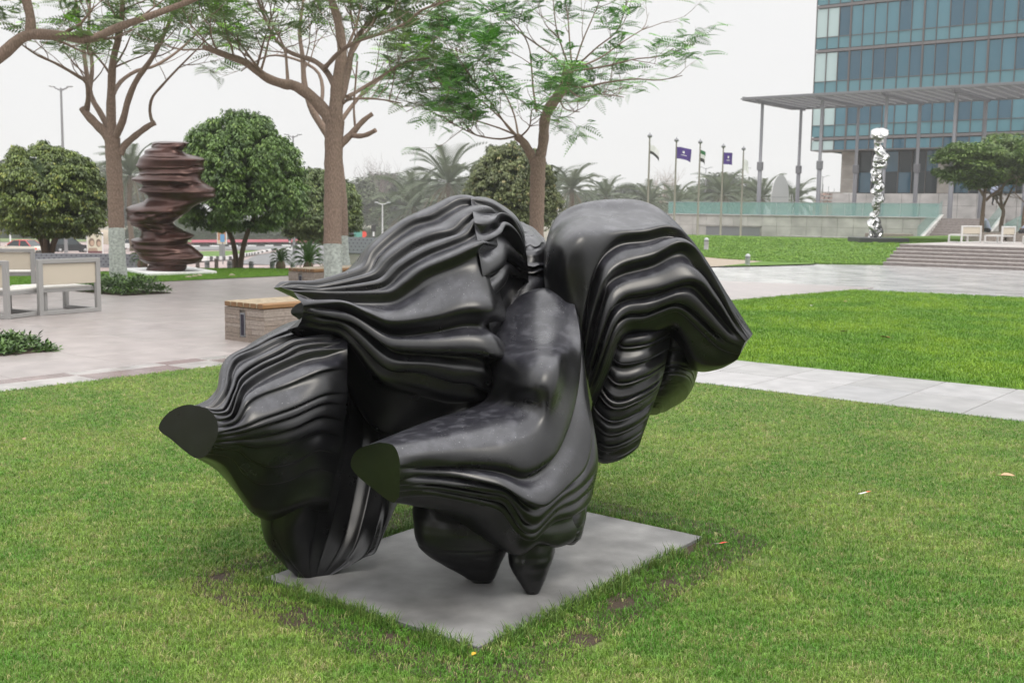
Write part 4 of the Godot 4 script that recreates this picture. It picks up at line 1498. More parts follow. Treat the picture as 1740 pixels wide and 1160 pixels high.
func build_feathery_trees():
	var dull := [Color(0.08, 0.13, 0.045), Color(0.17, 0.24, 0.085), Color(0.22, 0.46, 0.03)]
	var fresh := [Color(0.06, 0.17, 0.035), Color(0.13, 0.31, 0.05), Color(0.18, 0.42, 0.04)]
	feathery_tree("feathery tree with whitewashed trunk rising from the planted bed beside the red brown sculpture", 20.4,
		[[200, 497], [199, 440], [197, 380], [195, 320], [192, 265], [190, 235]], [0.145, 0.14],
		[[0.1, 0.07, 0, [[192, 245], [178, 226], [162, 210], [147, 194], [140, 183]]],
		[0.05, 0.012, 7, [[145, 188], [149, 165, -0.2], [146, 140, -0.4], [130, 128, -0.6], [95, 108, -0.9], [60, 92, -1.2], [32, 72, -1.5]]],
		[0.05, 0.016, 7, [[147, 187], [152, 150, 0.2], [156, 110, 0.5], [150, 60, 0.8], [152, 0, 1.2], [150, -60, 1.6]]],
		[0.065, 0.02, 8, [[190, 232], [172, 195, 0.3], [155, 165, 0.5], [146, 120, 0.6], [138, 60, 0.8], [128, 0, 1.0], [120, -50, 1.2]]],
		[0.1, 0.03, 10, [[190, 236], [188, 190], [189, 140], [192, 100, -0.2], [204, 50, -0.5], [208, 0, -0.8], [214, -60, -1.1]]],
		[0.075, 0.02, 10, [[192, 240], [208, 205, -0.2], [217, 170, -0.3], [232, 135, -0.5], [258, 98, -0.7], [282, 50, -1.0], [300, 0, -1.3], [310, -40, -1.6]]],
		[0.045, 0.014, 8, [[192, 160], [205, 138, 0.4], [232, 120, 0.7], [262, 112, 1.0], [300, 88, 1.4], [335, 55, 1.8], [352, 25, 2.1]]],
		[0.07, 0.05, 0, [[203, 262], [212, 246], [230, 230], [250, 215], [263, 208]]],
		[0.032, 0.01, 8, [[259, 209], [254, 190], [258, 166, -0.2], [275, 145, -0.4], [300, 118, -0.6], [330, 88, -0.9], [352, 66, -1.1]]]],
		0.95, dull, 1.12, 101, 0.95)
	feathery_tree("feathery tree with whitewashed trunk beside the farther slatted bench, tallest in the middle", 18.0,
		[[566, 512], [565, 440], [565, 380], [566, 310], [567, 250], [569, 205]], [0.14, 0.15],
		[[0.115, 0.04, 9, [[567, 215], [552, 190], [531, 166], [512, 152], [496, 144], [483, 143, -0.2], [453, 132, -0.5], [420, 108, -0.9], [385, 94, -1.3], [346, 80, -1.7]]],
		[0.03, 0.01, 8, [[489, 143], [487, 115, 0.3], [484, 86, 0.5], [468, 50, 0.9], [448, 15, 1.2], [440, -30, 1.5]]],
		[0.12, 0.05, 9, [[570, 210], [571, 160], [576, 120], [581, 88], [577, 52], [571, 24], [560, -10], [550, -50]]],
		[0.06, 0.014, 10, [[571, 150], [560, 130, 0.3], [550, 116, 0.5], [533, 103, 0.7], [505, 94, 1.0], [485, 84, 1.2], [464, 60, 1.5], [442, 13, 1.8], [432, -20, 2.0]]],
		[0.08, 0.025, 10, [[572, 190], [584, 150, 0.5], [591, 122, 0.7], [596, 92, 0.8], [609, 60, 1.0], [627, 39, 1.2], [660, 11, 1.5], [690, -20, 1.8]]],
		[0.045, 0.014, 8, [[551, 116, 0.4], [558, 108, -0.1], [577, 88, -0.5], [600, 73, -0.8], [620, 65, -1.0], [656, 54, -1.2], [693, 37, -1.5], [716, 17, -1.7], [765, 0, -2.0]]],
		[0.07, 0.035, 0, [[574, 250], [584, 240], [599, 225], [617, 205], [633, 193]]],
		[0.045, 0.035, 0, [[598, 229], [608, 231, -0.1], [622, 229, -0.2], [638, 221, -0.3]]],
		[0.02, 0.014, 1, [[603, 214], [601, 180], [604, 140], [607, 104]]],
		[0.03, 0.01, 7, [[583, 175], [596, 168, 0.4], [640, 168, 0.9], [682, 175, 1.4]]],
		[0.04, 0.012, 6, [[590, 165], [612, 152, 0.7], [650, 128, 1.2], [690, 105, 1.7], [730, 98, 2.0]]]],
		1.1, dull, 0.95, 102, 1.05)
	feathery_tree("slimmer feathery tree standing close behind the tallest one in the middle", 25.0,
		[[584, 495], [582, 420], [580, 340], [572, 270], [558, 226]], [0.13, 0.12],
		[[0.1, 0.02, 7, [[560, 232], [540, 204], [526, 176], [517, 142], [514, 98], [509, 55], [514, 10], [520, -40]]],
		[0.06, 0.015, 7, [[556, 222], [546, 180, 0.4], [548, 150, 0.7], [538, 120, 1.0], [500, 100, 1.4], [455, 95, 1.9], [410, 120, 2.3]]],
		[0.06, 0.015, 6, [[562, 235], [590, 190, 0.3], [625, 150, 0.6], [668, 120, 1.0], [720, 90, 1.4], [745, 60, 1.8]]]],
		0.9, dull, 0.95, 103, 1.15)
	feathery_tree("feathery tree with bright green sprays and knobbly pruned head, behind the black sculpture", 21.0,
		[[912, 505], [912, 440], [912, 380], [913, 330], [914, 285], [915, 268]], [0.125, 0.15],
		[[0.1, 0.07, 0, [[910, 280], [902, 262], [892, 245], [884, 236], [876, 231]]],
		[0.1, 0.1, 0, [[916, 275], [923, 243], [925, 208], [931, 188], [950, 160], [962, 140], [964, 124], [972, 113]]],
		[0.022, 0.008, 15, [[877, 231], [850, 236, -0.2], [815, 231, -0.5], [795, 223, -0.8], [760, 205, -1.1]]],
		[0.022, 0.008, 15, [[877, 230], [862, 215, -0.3], [838, 180, -0.7], [812, 148, -1.0], [786, 112, -1.3]]],
		[0.02, 0.008, 15, [[878, 230], [850, 218, 0.4], [810, 205, 0.9], [765, 190, 1.4], [720, 178, 1.9], [690, 190, 2.2]]],
		[0.02, 0.008, 15, [[876, 228], [845, 195, 0.3], [800, 160, 0.6], [745, 150, 1.0], [700, 160, 1.3]]],
		[0.02, 0.008, 15, [[880, 228], [872, 190, 0.5], [850, 145, 0.9], [820, 105, 1.2], [770, 85, 1.6], [740, 80, 2.0]]],
		[0.02, 0.008, 10, [[884, 232], [900, 215, -0.5], [905, 185, -0.9], [925, 195, -1.3]]],
		[0.022, 0.008, 6, [[912, 190], [906, 150], [903, 110], [898, 77], [880, 45], [845, 15]]],
		[0.022, 0.008, 4, [[966, 120], [940, 95, 0.2], [905, 70, 0.4], [870, 45, 0.6], [815, 2, 0.9]]],
		[0.02, 0.008, 3, [[968, 116], [955, 80, -0.2], [945, 45, -0.4], [940, 0, -0.6]]],
		[0.02, 0.008, 3, [[972, 114], [968, 70, 0.3], [965, 30, 0.5], [958, -10, 0.8]]],
		[0.02, 0.008, 3, [[976, 112], [990, 70], [1005, 35], [1022, -5]]],
		[0.02, 0.008, 2, [[978, 114], [1015, 80, -0.3], [1050, 50, -0.6], [1065, 0, -0.9]]],
		[0.022, 0.008, 3, [[978, 116], [1020, 98, 0.3], [1060, 70, 0.6], [1102, 44, 0.9]]],
		[0.022, 0.008, 2, [[978, 120], [1030, 112, -0.2], [1080, 100, -0.5], [1120, 96, -0.7], [1145, 82, -0.8]]],
		[0.025, 0.008, 2, [[964, 142], [990, 148, -0.2], [1030, 140, -0.4], [1080, 134, -0.6], [1120, 136, -0.7], [1160, 128, -0.8]]],
		[0.02, 0.008, 8, [[962, 145], [985, 165, 0.5], [1020, 160, 0.9], [1060, 165, 1.2]]],
		[0.02, 0.008, 8, [[950, 162], [960, 185, 0.6], [985, 190, 1.0]]]],
		0.8, fresh, 0.9, 104, 0.75)
	feathery_tree("feathery tree mostly outside the left edge, one bare branch reaching into the top left corner", 15.0,
		[[-170, 548], [-168, 420], [-160, 300], [-140, 220], [-110, 180]], [0.17, 0.15],
		[[0.11, 0.03, 4, [[-115, 190], [-60, 140], [0, 95], [30, 68], [50, 58], [105, 60], [152, 66], [200, 46], [262, 24], [330, -2], [390, -30]]],
		[0.07, 0.05, 3, [[50, 58], [51, 30], [40, -15], [30, -60]]],
		[0.08, 0.03, 14, [[-115, 185], [-150, 100], [-130, 20], [-90, -60]]],
		[0.03, 0.012, 3, [[105, 60], [118, 50], [136, 40], [160, 10]]]],
		1.1, dull, 0.9, 105, 0.9)
	rng.seed = 7


# a clipped round tree: leaf clumps over an uneven dome
func round_tree(label: String, px: float, base_d: float, crown: Array, leaf_px: float, colours: Array, seed_: int, stems: int):
	rng.seed = seed_
	var ground := T(px, base_d)
	var k := FOCAL / base_d
	var root := thing("clipped_tree", label, "tree", ground, 0.0, "clipped round trees beyond the plaza")
	var x0: float = (crown[0] - px) / k
	var x1: float = (crown[1] - px) / k
	var top: float = P(px, crown[2], base_d).y - ground.y
	var low: float = P(px, crown[3], base_d).y - ground.y
	var c := Vector3((x0 + x1) / 2, low + (top - low) * 0.42, 0)
	var r := Vector3((x1 - x0) / 2, top - c.y, (x1 - x0) / 2)
	var st := begin()
	for s in stems:
		var a := TAU * s / stems + 0.4
		var e := c + Vector3(cos(a) * r.x * 0.45, -r.y * 0.15, sin(a) * r.z * 0.45)
		var b := Vector3(cos(a), 0, sin(a)) * 0.05
		st = begin()
		var tp := [b, b.lerp(e, 0.25) + Vector3(-b.x, 0.15, -b.z), b.lerp(e, 0.6) + Vector3(rng.randf_range(-0.08, 0.08), 0.1, 0), e]
		tube(st, Array(resample(tp, 10)), [0.075, 0.07, 0.066, 0.062, 0.058, 0.052, 0.046, 0.04, 0.034, 0.025], 9)
		put("trunk", done(st), M.dark_bark, root)
	var n := FastNoiseLite.new()
	n.seed = seed_
	n.frequency = 1.3
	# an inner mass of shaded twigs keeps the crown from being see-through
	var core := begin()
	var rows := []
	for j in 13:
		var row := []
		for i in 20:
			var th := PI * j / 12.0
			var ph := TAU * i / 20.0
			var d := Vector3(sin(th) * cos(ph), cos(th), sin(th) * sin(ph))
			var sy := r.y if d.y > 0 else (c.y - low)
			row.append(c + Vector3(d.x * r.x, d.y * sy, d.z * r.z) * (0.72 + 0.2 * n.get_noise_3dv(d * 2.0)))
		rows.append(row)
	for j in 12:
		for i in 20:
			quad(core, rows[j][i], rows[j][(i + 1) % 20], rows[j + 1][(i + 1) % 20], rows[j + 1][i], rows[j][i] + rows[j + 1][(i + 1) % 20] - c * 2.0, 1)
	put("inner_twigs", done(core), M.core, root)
	# hanging clumps of leaves, each its own tone, over an uneven dome
	var where := [[], []]
	for q in 430:
		var d := Vector3(rng.randfn(), rng.randfn() + 0.12, rng.randfn()).normalized()
		var lump := n.get_noise_3dv(d * 1.6) * 0.2
		var sy := r.y if d.y > 0 else (c.y - low)
		var e := Vector3(d.x * r.x, d.y * sy, d.z * r.z)
		if d.y < 0:
			e.x *= 1.0 + 0.22 * -d.y
			e.z *= 1.0 + 0.22 * -d.y
		var mid := c + e * (0.9 + lump)
		var tone := clampf(rng.randf() * 0.8 + 0.1, 0, 1)
		var girth := r.x * rng.randf_range(0.1, 0.19)
		for l in 30:
			var t := pow(rng.randf(), 0.8)
			var a := TAU * rng.randf()
			var p := mid + Vector3(cos(a) * girth * (0.25 + 0.75 * t), -t * girth * 1.5 + girth * 0.4, sin(a) * girth * (0.25 + 0.75 * t)) * rng.randf_range(0.6, 1.1)
			if p.y < low - 0.05:
				p.y = low + rng.randf() * 0.08
			var tint: Color = colours[0].lerp(colours[1], clampf(tone + rng.randf_range(-0.25, 0.25), 0, 1))
			if rng.randf() < 0.06:
				tint = colours[2]
			where[l % 2].append([Transform3D(Basis(Vector3.UP, rng.randf() * TAU).scaled(Vector3.ONE * rng.randf_range(0.7, 1.25)), p), tint * rng.randf_range(0.8, 1.2)])
	var size := leaf_px / k
	leafy(cluster_mesh(seed_, 8, size, size * 0.36, 1.2), where[0], M.leaf, "leaves", root)
	leafy(cluster_mesh(seed_ + 1, 8, size * 0.9, size * 0.32, 1.6), where[1], M.leaf, "leaves", root)
	rng.seed = seed_ + 7


func build_round_trees():
	round_tree("clipped round olive green tree at the far left above the black car", 80, 29.0, [-6, 176, 241, 398], 6.4, [Color(0.045, 0.075, 0.014), Color(0.15, 0.21, 0.03), Color(0.24, 0.26, 0.04)], 201, 5)
	round_tree("tall domed green tree with hanging leaves right of the red brown sculpture", 403, 28.4, [302, 513, 188, 388], 7.0, [Color(0.05, 0.1, 0.025), Color(0.15, 0.26, 0.05), Color(0.22, 0.33, 0.07)], 202, 2)
	round_tree("dull green clipped tree half hidden behind the tallest feathery trunk", 572, 36.0, [476, 607, 284, 405], 5.6, [Color(0.045, 0.07, 0.02), Color(0.13, 0.18, 0.05), Color(0.18, 0.23, 0.05)], 203, 3)
	round_tree("brownish olive clipped tree behind the feathery tree with the pruned head", 868, 38.0, [790, 943, 238, 396], 5.6, [Color(0.045, 0.06, 0.018), Color(0.14, 0.17, 0.05), Color(0.25, 0.22, 0.09)], 204, 3)


# a date palm: ringed trunk and a head of arching leaves
func palm(px: float, d: float, top: float, spread: float, label: String, seed_: int, tone := 1.0):
	rng.seed = seed_
	var ground := T(px, d)
	var k := FOCAL / d
	var root := thing("palm", label, "palm", ground, 0.0, "palms far beyond the road")
	var head := P(px, top, d) - ground - Vector3(0, spread / k * 0.55, 0)
	var st := begin()
	var pts := []
	var rr := []
	for i in 12:
		pts.append(Vector3(0.15 * sin(i * 0.5 + seed_), head.y * i / 11.0, 0))
		rr.append(0.34 - 0.09 * i / 11.0 + (0.03 if i % 2 == 0 else 0.0))
	rr[11] = 0.42
	rr[10] = 0.4
	tube(st, pts, rr, 9)
	put("trunk", done(st), M.dark_bark, root)
	var where := []
	var l := spread / k
	for f in 46:
		var a := TAU * f / 46.0 * 5.0 + rng.randf() * 0.5
		var up := lerpf(1.25, -0.75, pow(f / 45.0, 0.85))
		var z := Vector3(cos(a) * cos(up), sin(up), sin(a) * cos(up))
		var x := Vector3.UP.cross(z).normalized()
		var c := Color(0.055, 0.085, 0.035).lerp(Color(0.11, 0.14, 0.07), rng.randf()) * tone
		if up < -0.45:
			c = Color(0.16, 0.13, 0.08) * tone
		where.append([Transform3D(Basis(x, z.cross(x), z).scaled(Vector3.ONE * l * rng.randf_range(0.85, 1.1)), Vector3(pts[11].x, head.y, 0)), c])
	leafy(palm_leaf(), where, M.leaf, "fronds", root)
	rng.seed = seed_ + 3


var palm_leaf_mesh: ArrayMesh
func palm_leaf() -> ArrayMesh:
	if palm_leaf_mesh:
		return palm_leaf_mesh
	var st := begin()
	var prev := Vector3.ZERO
	for k in range(1, 23):
		var t := k / 22.0
		var p := Vector3(0, -0.42 * t * t * t, t * (1.0 - 0.12 * t * t))
		quad(st, prev + Vector3(0.012, 0, 0), prev - Vector3(0.012, 0, 0), p - Vector3(0.01, 0, 0), p + Vector3(0.01, 0, 0), Vector3.UP)
		prev = p
		if k < 3:
			continue
		for s in [-1.0, 1.0]:
			var l := 0.24 * sin(PI * (0.15 + 0.78 * t))
			var tip := p + Vector3(s * l * 0.75, 0.12 * l - l * 0.35 * t, l * 0.75)
			var side := Vector3(0, 0.4, 1).normalized() * 0.016
			tri(st, p + side, tip, p - side, Vector3(0, 1, 0))
	palm_leaf_mesh = done(st)
	return palm_leaf_mesh


# a far broad tree with clumped foliage
func broad_tree(px: float, d: float, top: float, wide: float, low: float, label: String, seed_: int, tint: Color, called := "broad_tree", dense := 1.0):
	rng.seed = seed_
	var ground := T(px, d)
	var k := FOCAL / d
	var root := thing(called, label, "tree", ground, 0.0, "trees far beyond the road")
	var ty := P(px, top, d).y - ground.y
	var by := P(px, low, d).y - ground.y
	var half := wide / k / 2.0
	var st := begin()
	tube(st, [Vector3.ZERO, Vector3(0.1, by * 0.6, 0), Vector3(0, maxf(by, 0.6) + 0.5, 0.1), Vector3(-0.2, ty * 0.7, 0)], [0.035 * ty, 0.03 * ty, 0.024 * ty, 0.01 * ty], 8)
	put("trunk", done(st), M.dark_bark, root)
	var clumps := []
	for q in 16:
		var a := rng.randf() * TAU
		var rad := sqrt(rng.randf()) * 0.75
		var e := Vector3(cos(a) * half * rad, 0, sin(a) * half * rad)
		e.y = lerpf(by, ty, rng.randf_range(0.25, 0.8) * (1.0 - 0.45 * rad * rad) + 0.1)
		clumps.append([e, half * rng.randf_range(0.28, 0.46)])
	var limbs := begin()
	for cl in clumps:
		tube(limbs, [Vector3(0, maxf(by * 0.7, 0.5), 0), (cl[0] as Vector3).lerp(Vector3(0, by, 0), 0.4), cl[0]], [0.014 * ty, 0.009 * ty, 0.003 * ty], 5, false)
	put("limbs", done(limbs), M.dark_bark, root).set_meta("kind", "stuff")
	var where := []
	for q in int(1500 * dense):
		var cl: Array = clumps[rng.randi() % 16]
		var o = Vector3(rng.randfn(), rng.randfn() * 0.75, rng.randfn()).normalized() * cl[1] * pow(rng.randf(), 0.4)
		var p: Vector3 = cl[0] + o
		p.y = minf(p.y, ty)
		where.append([Transform3D(Basis(Vector3.UP, rng.randf() * TAU).scaled(Vector3.ONE * rng.randf_range(0.7, 1.3)), p), tint * rng.randf_range(0.6, 1.35)])
	var size := half * 0.11
	leafy(cluster_mesh(seed_, 8, size, size * 0.5, 0.3), where, M.leaf, "leaves", root)
	rng.seed = seed_ + 3


func bare_tree(px: float, d: float, top: float, wide: float, label: String, seed_: int, tint: Color):
	rng.seed = seed_
	var ground := T(px, d)
	var k := FOCAL / d
	var root := thing("bare_tree", label, "tree", ground, 0.0, "trees far beyond the road")
	var ty := P(px, top, d).y - ground.y
	var st := begin()
	tube(st, [Vector3.ZERO, Vector3(0.1, ty * 0.3, 0), Vector3(0, ty * 0.55, 0)], [0.3, 0.25, 0.2], 8)
	put("trunk", done(st), M.dark_bark, root)
	st = begin()
	var sites := []
	for q in 22:
		var a := TAU * q / 22.0 * 3.0
		var o := Vector3(cos(a) * wide / k, ty * rng.randf_range(0.25, 1.0), sin(a) * wide / k)
		twig(st, Vector3(0, ty * rng.randf_range(0.4, 0.56), 0), o, ty * 0.34, 0.09, 3, sites, 0.3, 0.1)
	put("branches", done(st), mat(tint.r, tint.g, tint.b, 0.9), root).set_meta("kind", "stuff")
	rng.seed = seed_ + 3


func hedge(a: Vector3, b: Vector3, tall: float, deep: float, label: String, seed_: int, tint: Color):
	rng.seed = seed_
	var root := thing("hedge", label, "hedge", (a + b) / 2, 0.0, "clipped hedges beyond the road")
	var where := []
	var l := a.distance_to(b)
	for q in int(l * 34):
		var f := rng.randf()
		var p := a.lerp(b, f)
		p.y = terrain(p.x, p.z)
		var h := tall * (0.92 + 0.1 * sin(f * 40.0) + 0.06 * sin(f * 97.0))
		p += Vector3(rng.randf_range(-0.3, 0.3), h * (1.0 - pow(rng.randf(), 2.2)), rng.randf_range(-0.5, 0.5) * deep)
		where.append([Transform3D(Basis(Vector3.UP, rng.randf() * TAU), p - root.position), tint * rng.randf_range(0.6, 1.4)])
	leafy(cluster_mesh(seed_, 9, 0.42, 0.22, 0.2), where, M.leaf, "leaves", root)
	var st := begin()
	var n := 12
	for k in n:
		var p := a.lerp(b, k / float(n))
		var q := a.lerp(b, (k + 1) / float(n))
		p.y = terrain(p.x, p.z) + tall * 0.44
		q.y = terrain(q.x, q.z) + tall * 0.44
		bar(st, p - root.position, q - root.position, deep * 0.75, tall * 0.8, 0.1)
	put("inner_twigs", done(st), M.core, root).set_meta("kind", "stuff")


func build_far_plants():
	var deep := Color(0.05, 0.075, 0.03)
	var pale := Color(0.085, 0.11, 0.045)
	hedge(T(-320, 205), T(160, 205), 2.6, 3.0, "long clipped hedge behind the black car at the far left", 301, deep)
	hedge(T(215, 212), T(560, 212), 2.4, 3.0, "lower clipped hedge along the grass behind the red flower bed", 302, deep)
	hedge(T(300, 240), T(600, 240), 4.6, 5.0, "taller clipped hedge behind the lower one", 303, Color(0.06, 0.085, 0.035))
	hedge(T(610, 215), T(800, 215), 3.2, 4.0, "clipped hedge behind the white twin lamp, left of the big palm", 304, deep)
	broad_tree(-8, 110, 246, 110, 395, "dark broad tree behind the clipped round tree at the left edge", 311, Color(0.035, 0.055, 0.02))
	broad_tree(-150, 150, 262, 150, 395, "broad tree beyond the picture's left edge, nearer of two", 321, Color(0.04, 0.06, 0.025))
	broad_tree(-330, 190, 270, 190, 395, "broad tree beyond the picture's left edge, farther of two", 322, deep)
	broad_tree(160, 260, 280, 120, 385, "pale hazy tree behind the left whitewashed trunk", 312, pale, "broad_tree", 1.2)
	broad_tree(250, 275, 300, 170, 390, "hazy low tree mostly hidden behind the red brown sculpture", 313, pale)
	broad_tree(600, 235, 305, 120, 395, "hazy green tree behind the dull clipped tree, left of the twin lamp", 314, pale, "broad_tree", 1.2)
	broad_tree(690, 270, 297, 190, 395, "broad hazy tree left of the big palm", 315, deep, "broad_tree", 1.6)
	broad_tree(800, 285, 300, 160, 395, "broad hazy tree behind the big palm", 316, deep, "broad_tree", 1.3)
	broad_tree(1010, 260, 330, 130, 395, "low hazy tree between the two palms behind the black sculpture", 317, deep)
	broad_tree(1075, 270, 318, 150, 395, "hazy tree behind the leftmost flagpole", 318, deep, "broad_tree", 1.3)
	broad_tree(1185, 280, 316, 130, 395, "hazy tree behind the middle flagpole", 319, pale)
	broad_tree(1228, 250, 298, 130, 395, "tall hazy tree left of the steel canopy", 320, deep, "broad_tree", 1.5)
	bare_tree(642, 240, 284, 46, "bare leafless tree rising above the hazy trees left of the palm", 331, Color(0.16, 0.12, 0.12))
	bare_tree(1122, 230, 300, 44, "pinkish half bare tree right of the leftmost flagpole", 332, Color(0.3, 0.24, 0.2))
	palm(222, 140, 256, 78, "hazy palm between the whitewashed trunk and the red brown sculpture", 341)
	palm(757, 165, 263, 88, "largest date palm standing above the black sculpture's top", 342)
	palm(700, 180, 302, 90, "smaller hazy palm left of the largest one", 343)
	palm(968, 165, 288, 62, "date palm between the feathery trunk and the hood of the black sculpture", 344)
	palm(940, 200, 292, 60, "palm partly hidden by the pruned feathery tree", 345)
	palm(1026, 190, 307, 52, "small palm above the rounded hood of the black sculpture", 346)
	palm(1098, 200, 314, 54, "palm left of the first purple flag's pole", 347)
	palm(1140, 210, 318, 56, "palm behind the first purple flag's pole", 348, 1.2)
	palm(1222, 195, 296, 64, "tallest palm left of the canopy's first column", 349, 1.1)
	palm(1288, 200, 306, 56, "palm behind the canopy's first two columns", 350, 1.1)
	palm(1345, 205, 312, 54, "palm right of the white oval sign", 351, 1.1)
	palm(1250, 225, 318, 50, "low palm between the last two flagpoles", 352, 1.2)
	palm(1175, 230, 322, 48, "low pale palm between the purple flags", 353, 1.3)
	rng.seed = 77


# low bushy ground cover in a square bed
func bed(label: String, corner: Vector2, su: float, sw: float, tall: float, seed_: int):
	rng.seed = seed_
	var root := thing("planted_bed", label, "plant bed", Vector3(corner.x, 0, corner.y), 0.0, "square beds of low planting in the paving")
	var st := begin()
	prism(st, PackedVector2Array([Vector2.ZERO, U * su, U * su + W * sw, W * sw]), -0.02, 0.012)
	put("soil", done(st), M.soil, root)
	var where := [[], []]
	for q in int(su * sw * 420):
		var u := rng.randf() * su
		var w := rng.randf() * sw
		var p := U * u + W * w
		var rim := minf(minf(u, su - u), minf(w, sw - w))
		var h := tall * smoothstep(-0.12, 0.3, rim) * (0.75 + 0.3 * sin(u * 5.1 + seed_) * sin(w * 6.3)) * (1.0 - 0.6 * pow(rng.randf(), 2.0))
		where[q % 2].append([Transform3D(Basis(Vector3.UP, rng.randf() * TAU).scaled(Vector3.ONE * rng.randf_range(0.7, 1.3)), Vector3(p.x, h, p.y)), Color(0.028, 0.07, 0.014).lerp(Color(0.1, 0.185, 0.032), rng.randf()) * rng.randf_range(0.7, 1.25)])
	leafy(cluster_mesh(seed_, 10, 0.075, 0.022, -0.35), where[0], M.leaf, "leaves", root)
	leafy(cluster_mesh(seed_ + 1, 10, 0.06, 0.026, -0.1), where[1], M.leaf, "leaves", root)


func cycad(p: Vector3, l: float, label: String, seed_: int):
	rng.seed = seed_
	var root := thing("cycad", label, "plant", p, 0.0, "cycads at the edge of the lawn")
	var st := begin()
	lathe(st, [Vector2(0.1, 0), Vector2(0.13, 0.1), Vector2(0.1, 0.2), Vector2(0.03, 0.26)], 12)
	put("stem", done(st), M.dark_bark, root)
	var where := []
	for f in 36:
		var a := TAU * f / 36.0 * 5.0 + rng.randf() * 0.3
		var up := lerpf(1.2, 0.1, f / 35.0)
		var z := Vector3(cos(a) * cos(up), sin(up), sin(a) * cos(up))
		var x := Vector3.UP.cross(z).normalized()
		where.append([Transform3D(Basis(x, z.cross(x), z).scaled(Vector3(l * 0.7, l * 1.3, l)), Vector3(0, 0.2, 0)), Color(0.03, 0.08, 0.02).lerp(Color(0.08, 0.16, 0.03), rng.randf())])
	leafy(palm_leaf(), where, M.leaf, "fronds", root)


func umbrella_tree(px: float, d: float, y0: float, trunk: Array, crown: Array, label: String, seed_: int):
	rng.seed = seed_
	var ground := Vector3((px - 870.0) / FOCAL * d, y0, -d)
	var root := thing("spreading_tree", label, "tree", ground, 0.0, "spreading trees on the terrace")
	var back := Transform3D(Basis.IDENTITY, -ground)
	var sites := []
	var tw := begin()
	for l in trunk:
		var pts := resample(limb_points(l[1], d), 14)
		pts[0].y = maxf(pts[0].y, y0)
		var r := []
		for k in 14:
			r.append(lerpf(l[0], l[0] * 0.4, k / 13.0))
		var st := begin()
		tube(st, Array(pts), r, 10)
		put("trunk", done(st), M.dark_bark, root, back)
		for k in 5:
			twig(tw, pts[13 - k], Vector3(rng.randf_range(-1, 1), 0.35, rng.randf_range(-1, 1)), 1.3, 0.03, 2, sites, 0.25, 0.05)
	put("twigs", done(tw), M.dark_bark, root, back).set_meta("kind", "stuff")
	var c := P((crown[0] + crown[1]) / 2.0, (crown[2] + crown[3]) / 2.0, d) - ground
	var h := Vector3((crown[1] - crown[0]) / 2.0, (crown[3] - crown[2]) / 2.0, 0) * d / FOCAL
	var where := []
	var n := FastNoiseLite.new()
	n.seed = seed_
	n.frequency = 0.55
	while where.size() < 2600:
		var e := Vector3(rng.randf_range(-1, 1), rng.randf_range(-1, 1), rng.randf_range(-1, 1))
		if Vector3(e.x, e.y, e.z).length() > 1.0:
			continue
		var p := c + Vector3(e.x * h.x, e.y * h.y, e.z * h.x)
		# the foliage lies in flat layers with gaps between
		if n.get_noise_3d(p.x, p.y * 3.2, p.z) < -0.02:
			continue
		where.append([Transform3D(Basis(Vector3.UP, rng.randf() * TAU).scaled(Vector3.ONE * rng.randf_range(0.7, 1.3)), p), Color(0.05, 0.09, 0.022).lerp(Color(0.18, 0.27, 0.045), clampf(rng.randf() * 0.8 + e.y * 0.2, 0, 1))])
	leafy(cluster_mesh(seed_, 12, 0.22, 0.06, 0.2), where, M.leaf_thin, "leaves", root)


func build_terrace_trees():
	umbrella_tree(1668, 56.0, 0.42, [[0.13, [[1668, 404], [1670, 370], [1673, 340], [1676, 320], [1690, 300]]], [0.08, [[1674, 335], [1660, 315], [1640, 300]]], [0.08, [[1676, 340], [1690, 328], [1702, 320], [1715, 300]]]], [1588, 1722, 238, 318], "spreading terrace tree on the left, behind the white chairs", 401)
	umbrella_tree(1703, 60.0, 0.42, [[0.13, [[1703, 402], [1702, 380], [1706, 360], [1701, 335], [1708, 310]]], [0.07, [[1704, 356], [1694, 340], [1684, 330]]], [0.07, [[1705, 352], [1716, 330], [1728, 305]]]], [1640, 1800, 226, 312], "spreading terrace tree on the right, its trunk beside the seated man", 402)
	umbrella_tree(1741, 55.0, 0.42, [[0.13, [[1742, 408], [1740, 380], [1743, 350], [1752, 320]]]], [1725, 1860, 236, 320], "spreading tree at the right edge, its trunk cut by the picture's edge", 403)
	rng.seed = 99


func build_plants():
	build_feathery_trees()
	build_round_trees()
	build_far_plants()
	build_terrace_trees()
	bed("square bed of low green planting round the left whitewashed trunk", Vector2(T(122, 19.6).x, -19.6), 0.95, 1.5, 0.3, 501)
	bed("square bed of low green planting at the left edge of the paving", Vector2(G(116, 597).x, G(116, 597).z) - U * 1.2 - W * 2.2, 1.15, 2.1, 0.17, 502)
	cycad(T(475, 28.0), 0.42, "small dark cycad with a thin stem in the back lawn", 601)
	cycad(T(522, 27.2), 0.66, "large bushy cycad in the back lawn beside the farther bench", 602)
	cycad(T(240, 27.0), 0.45, "cycad behind the foot of the red brown sculpture", 603)
	rng.seed = 55


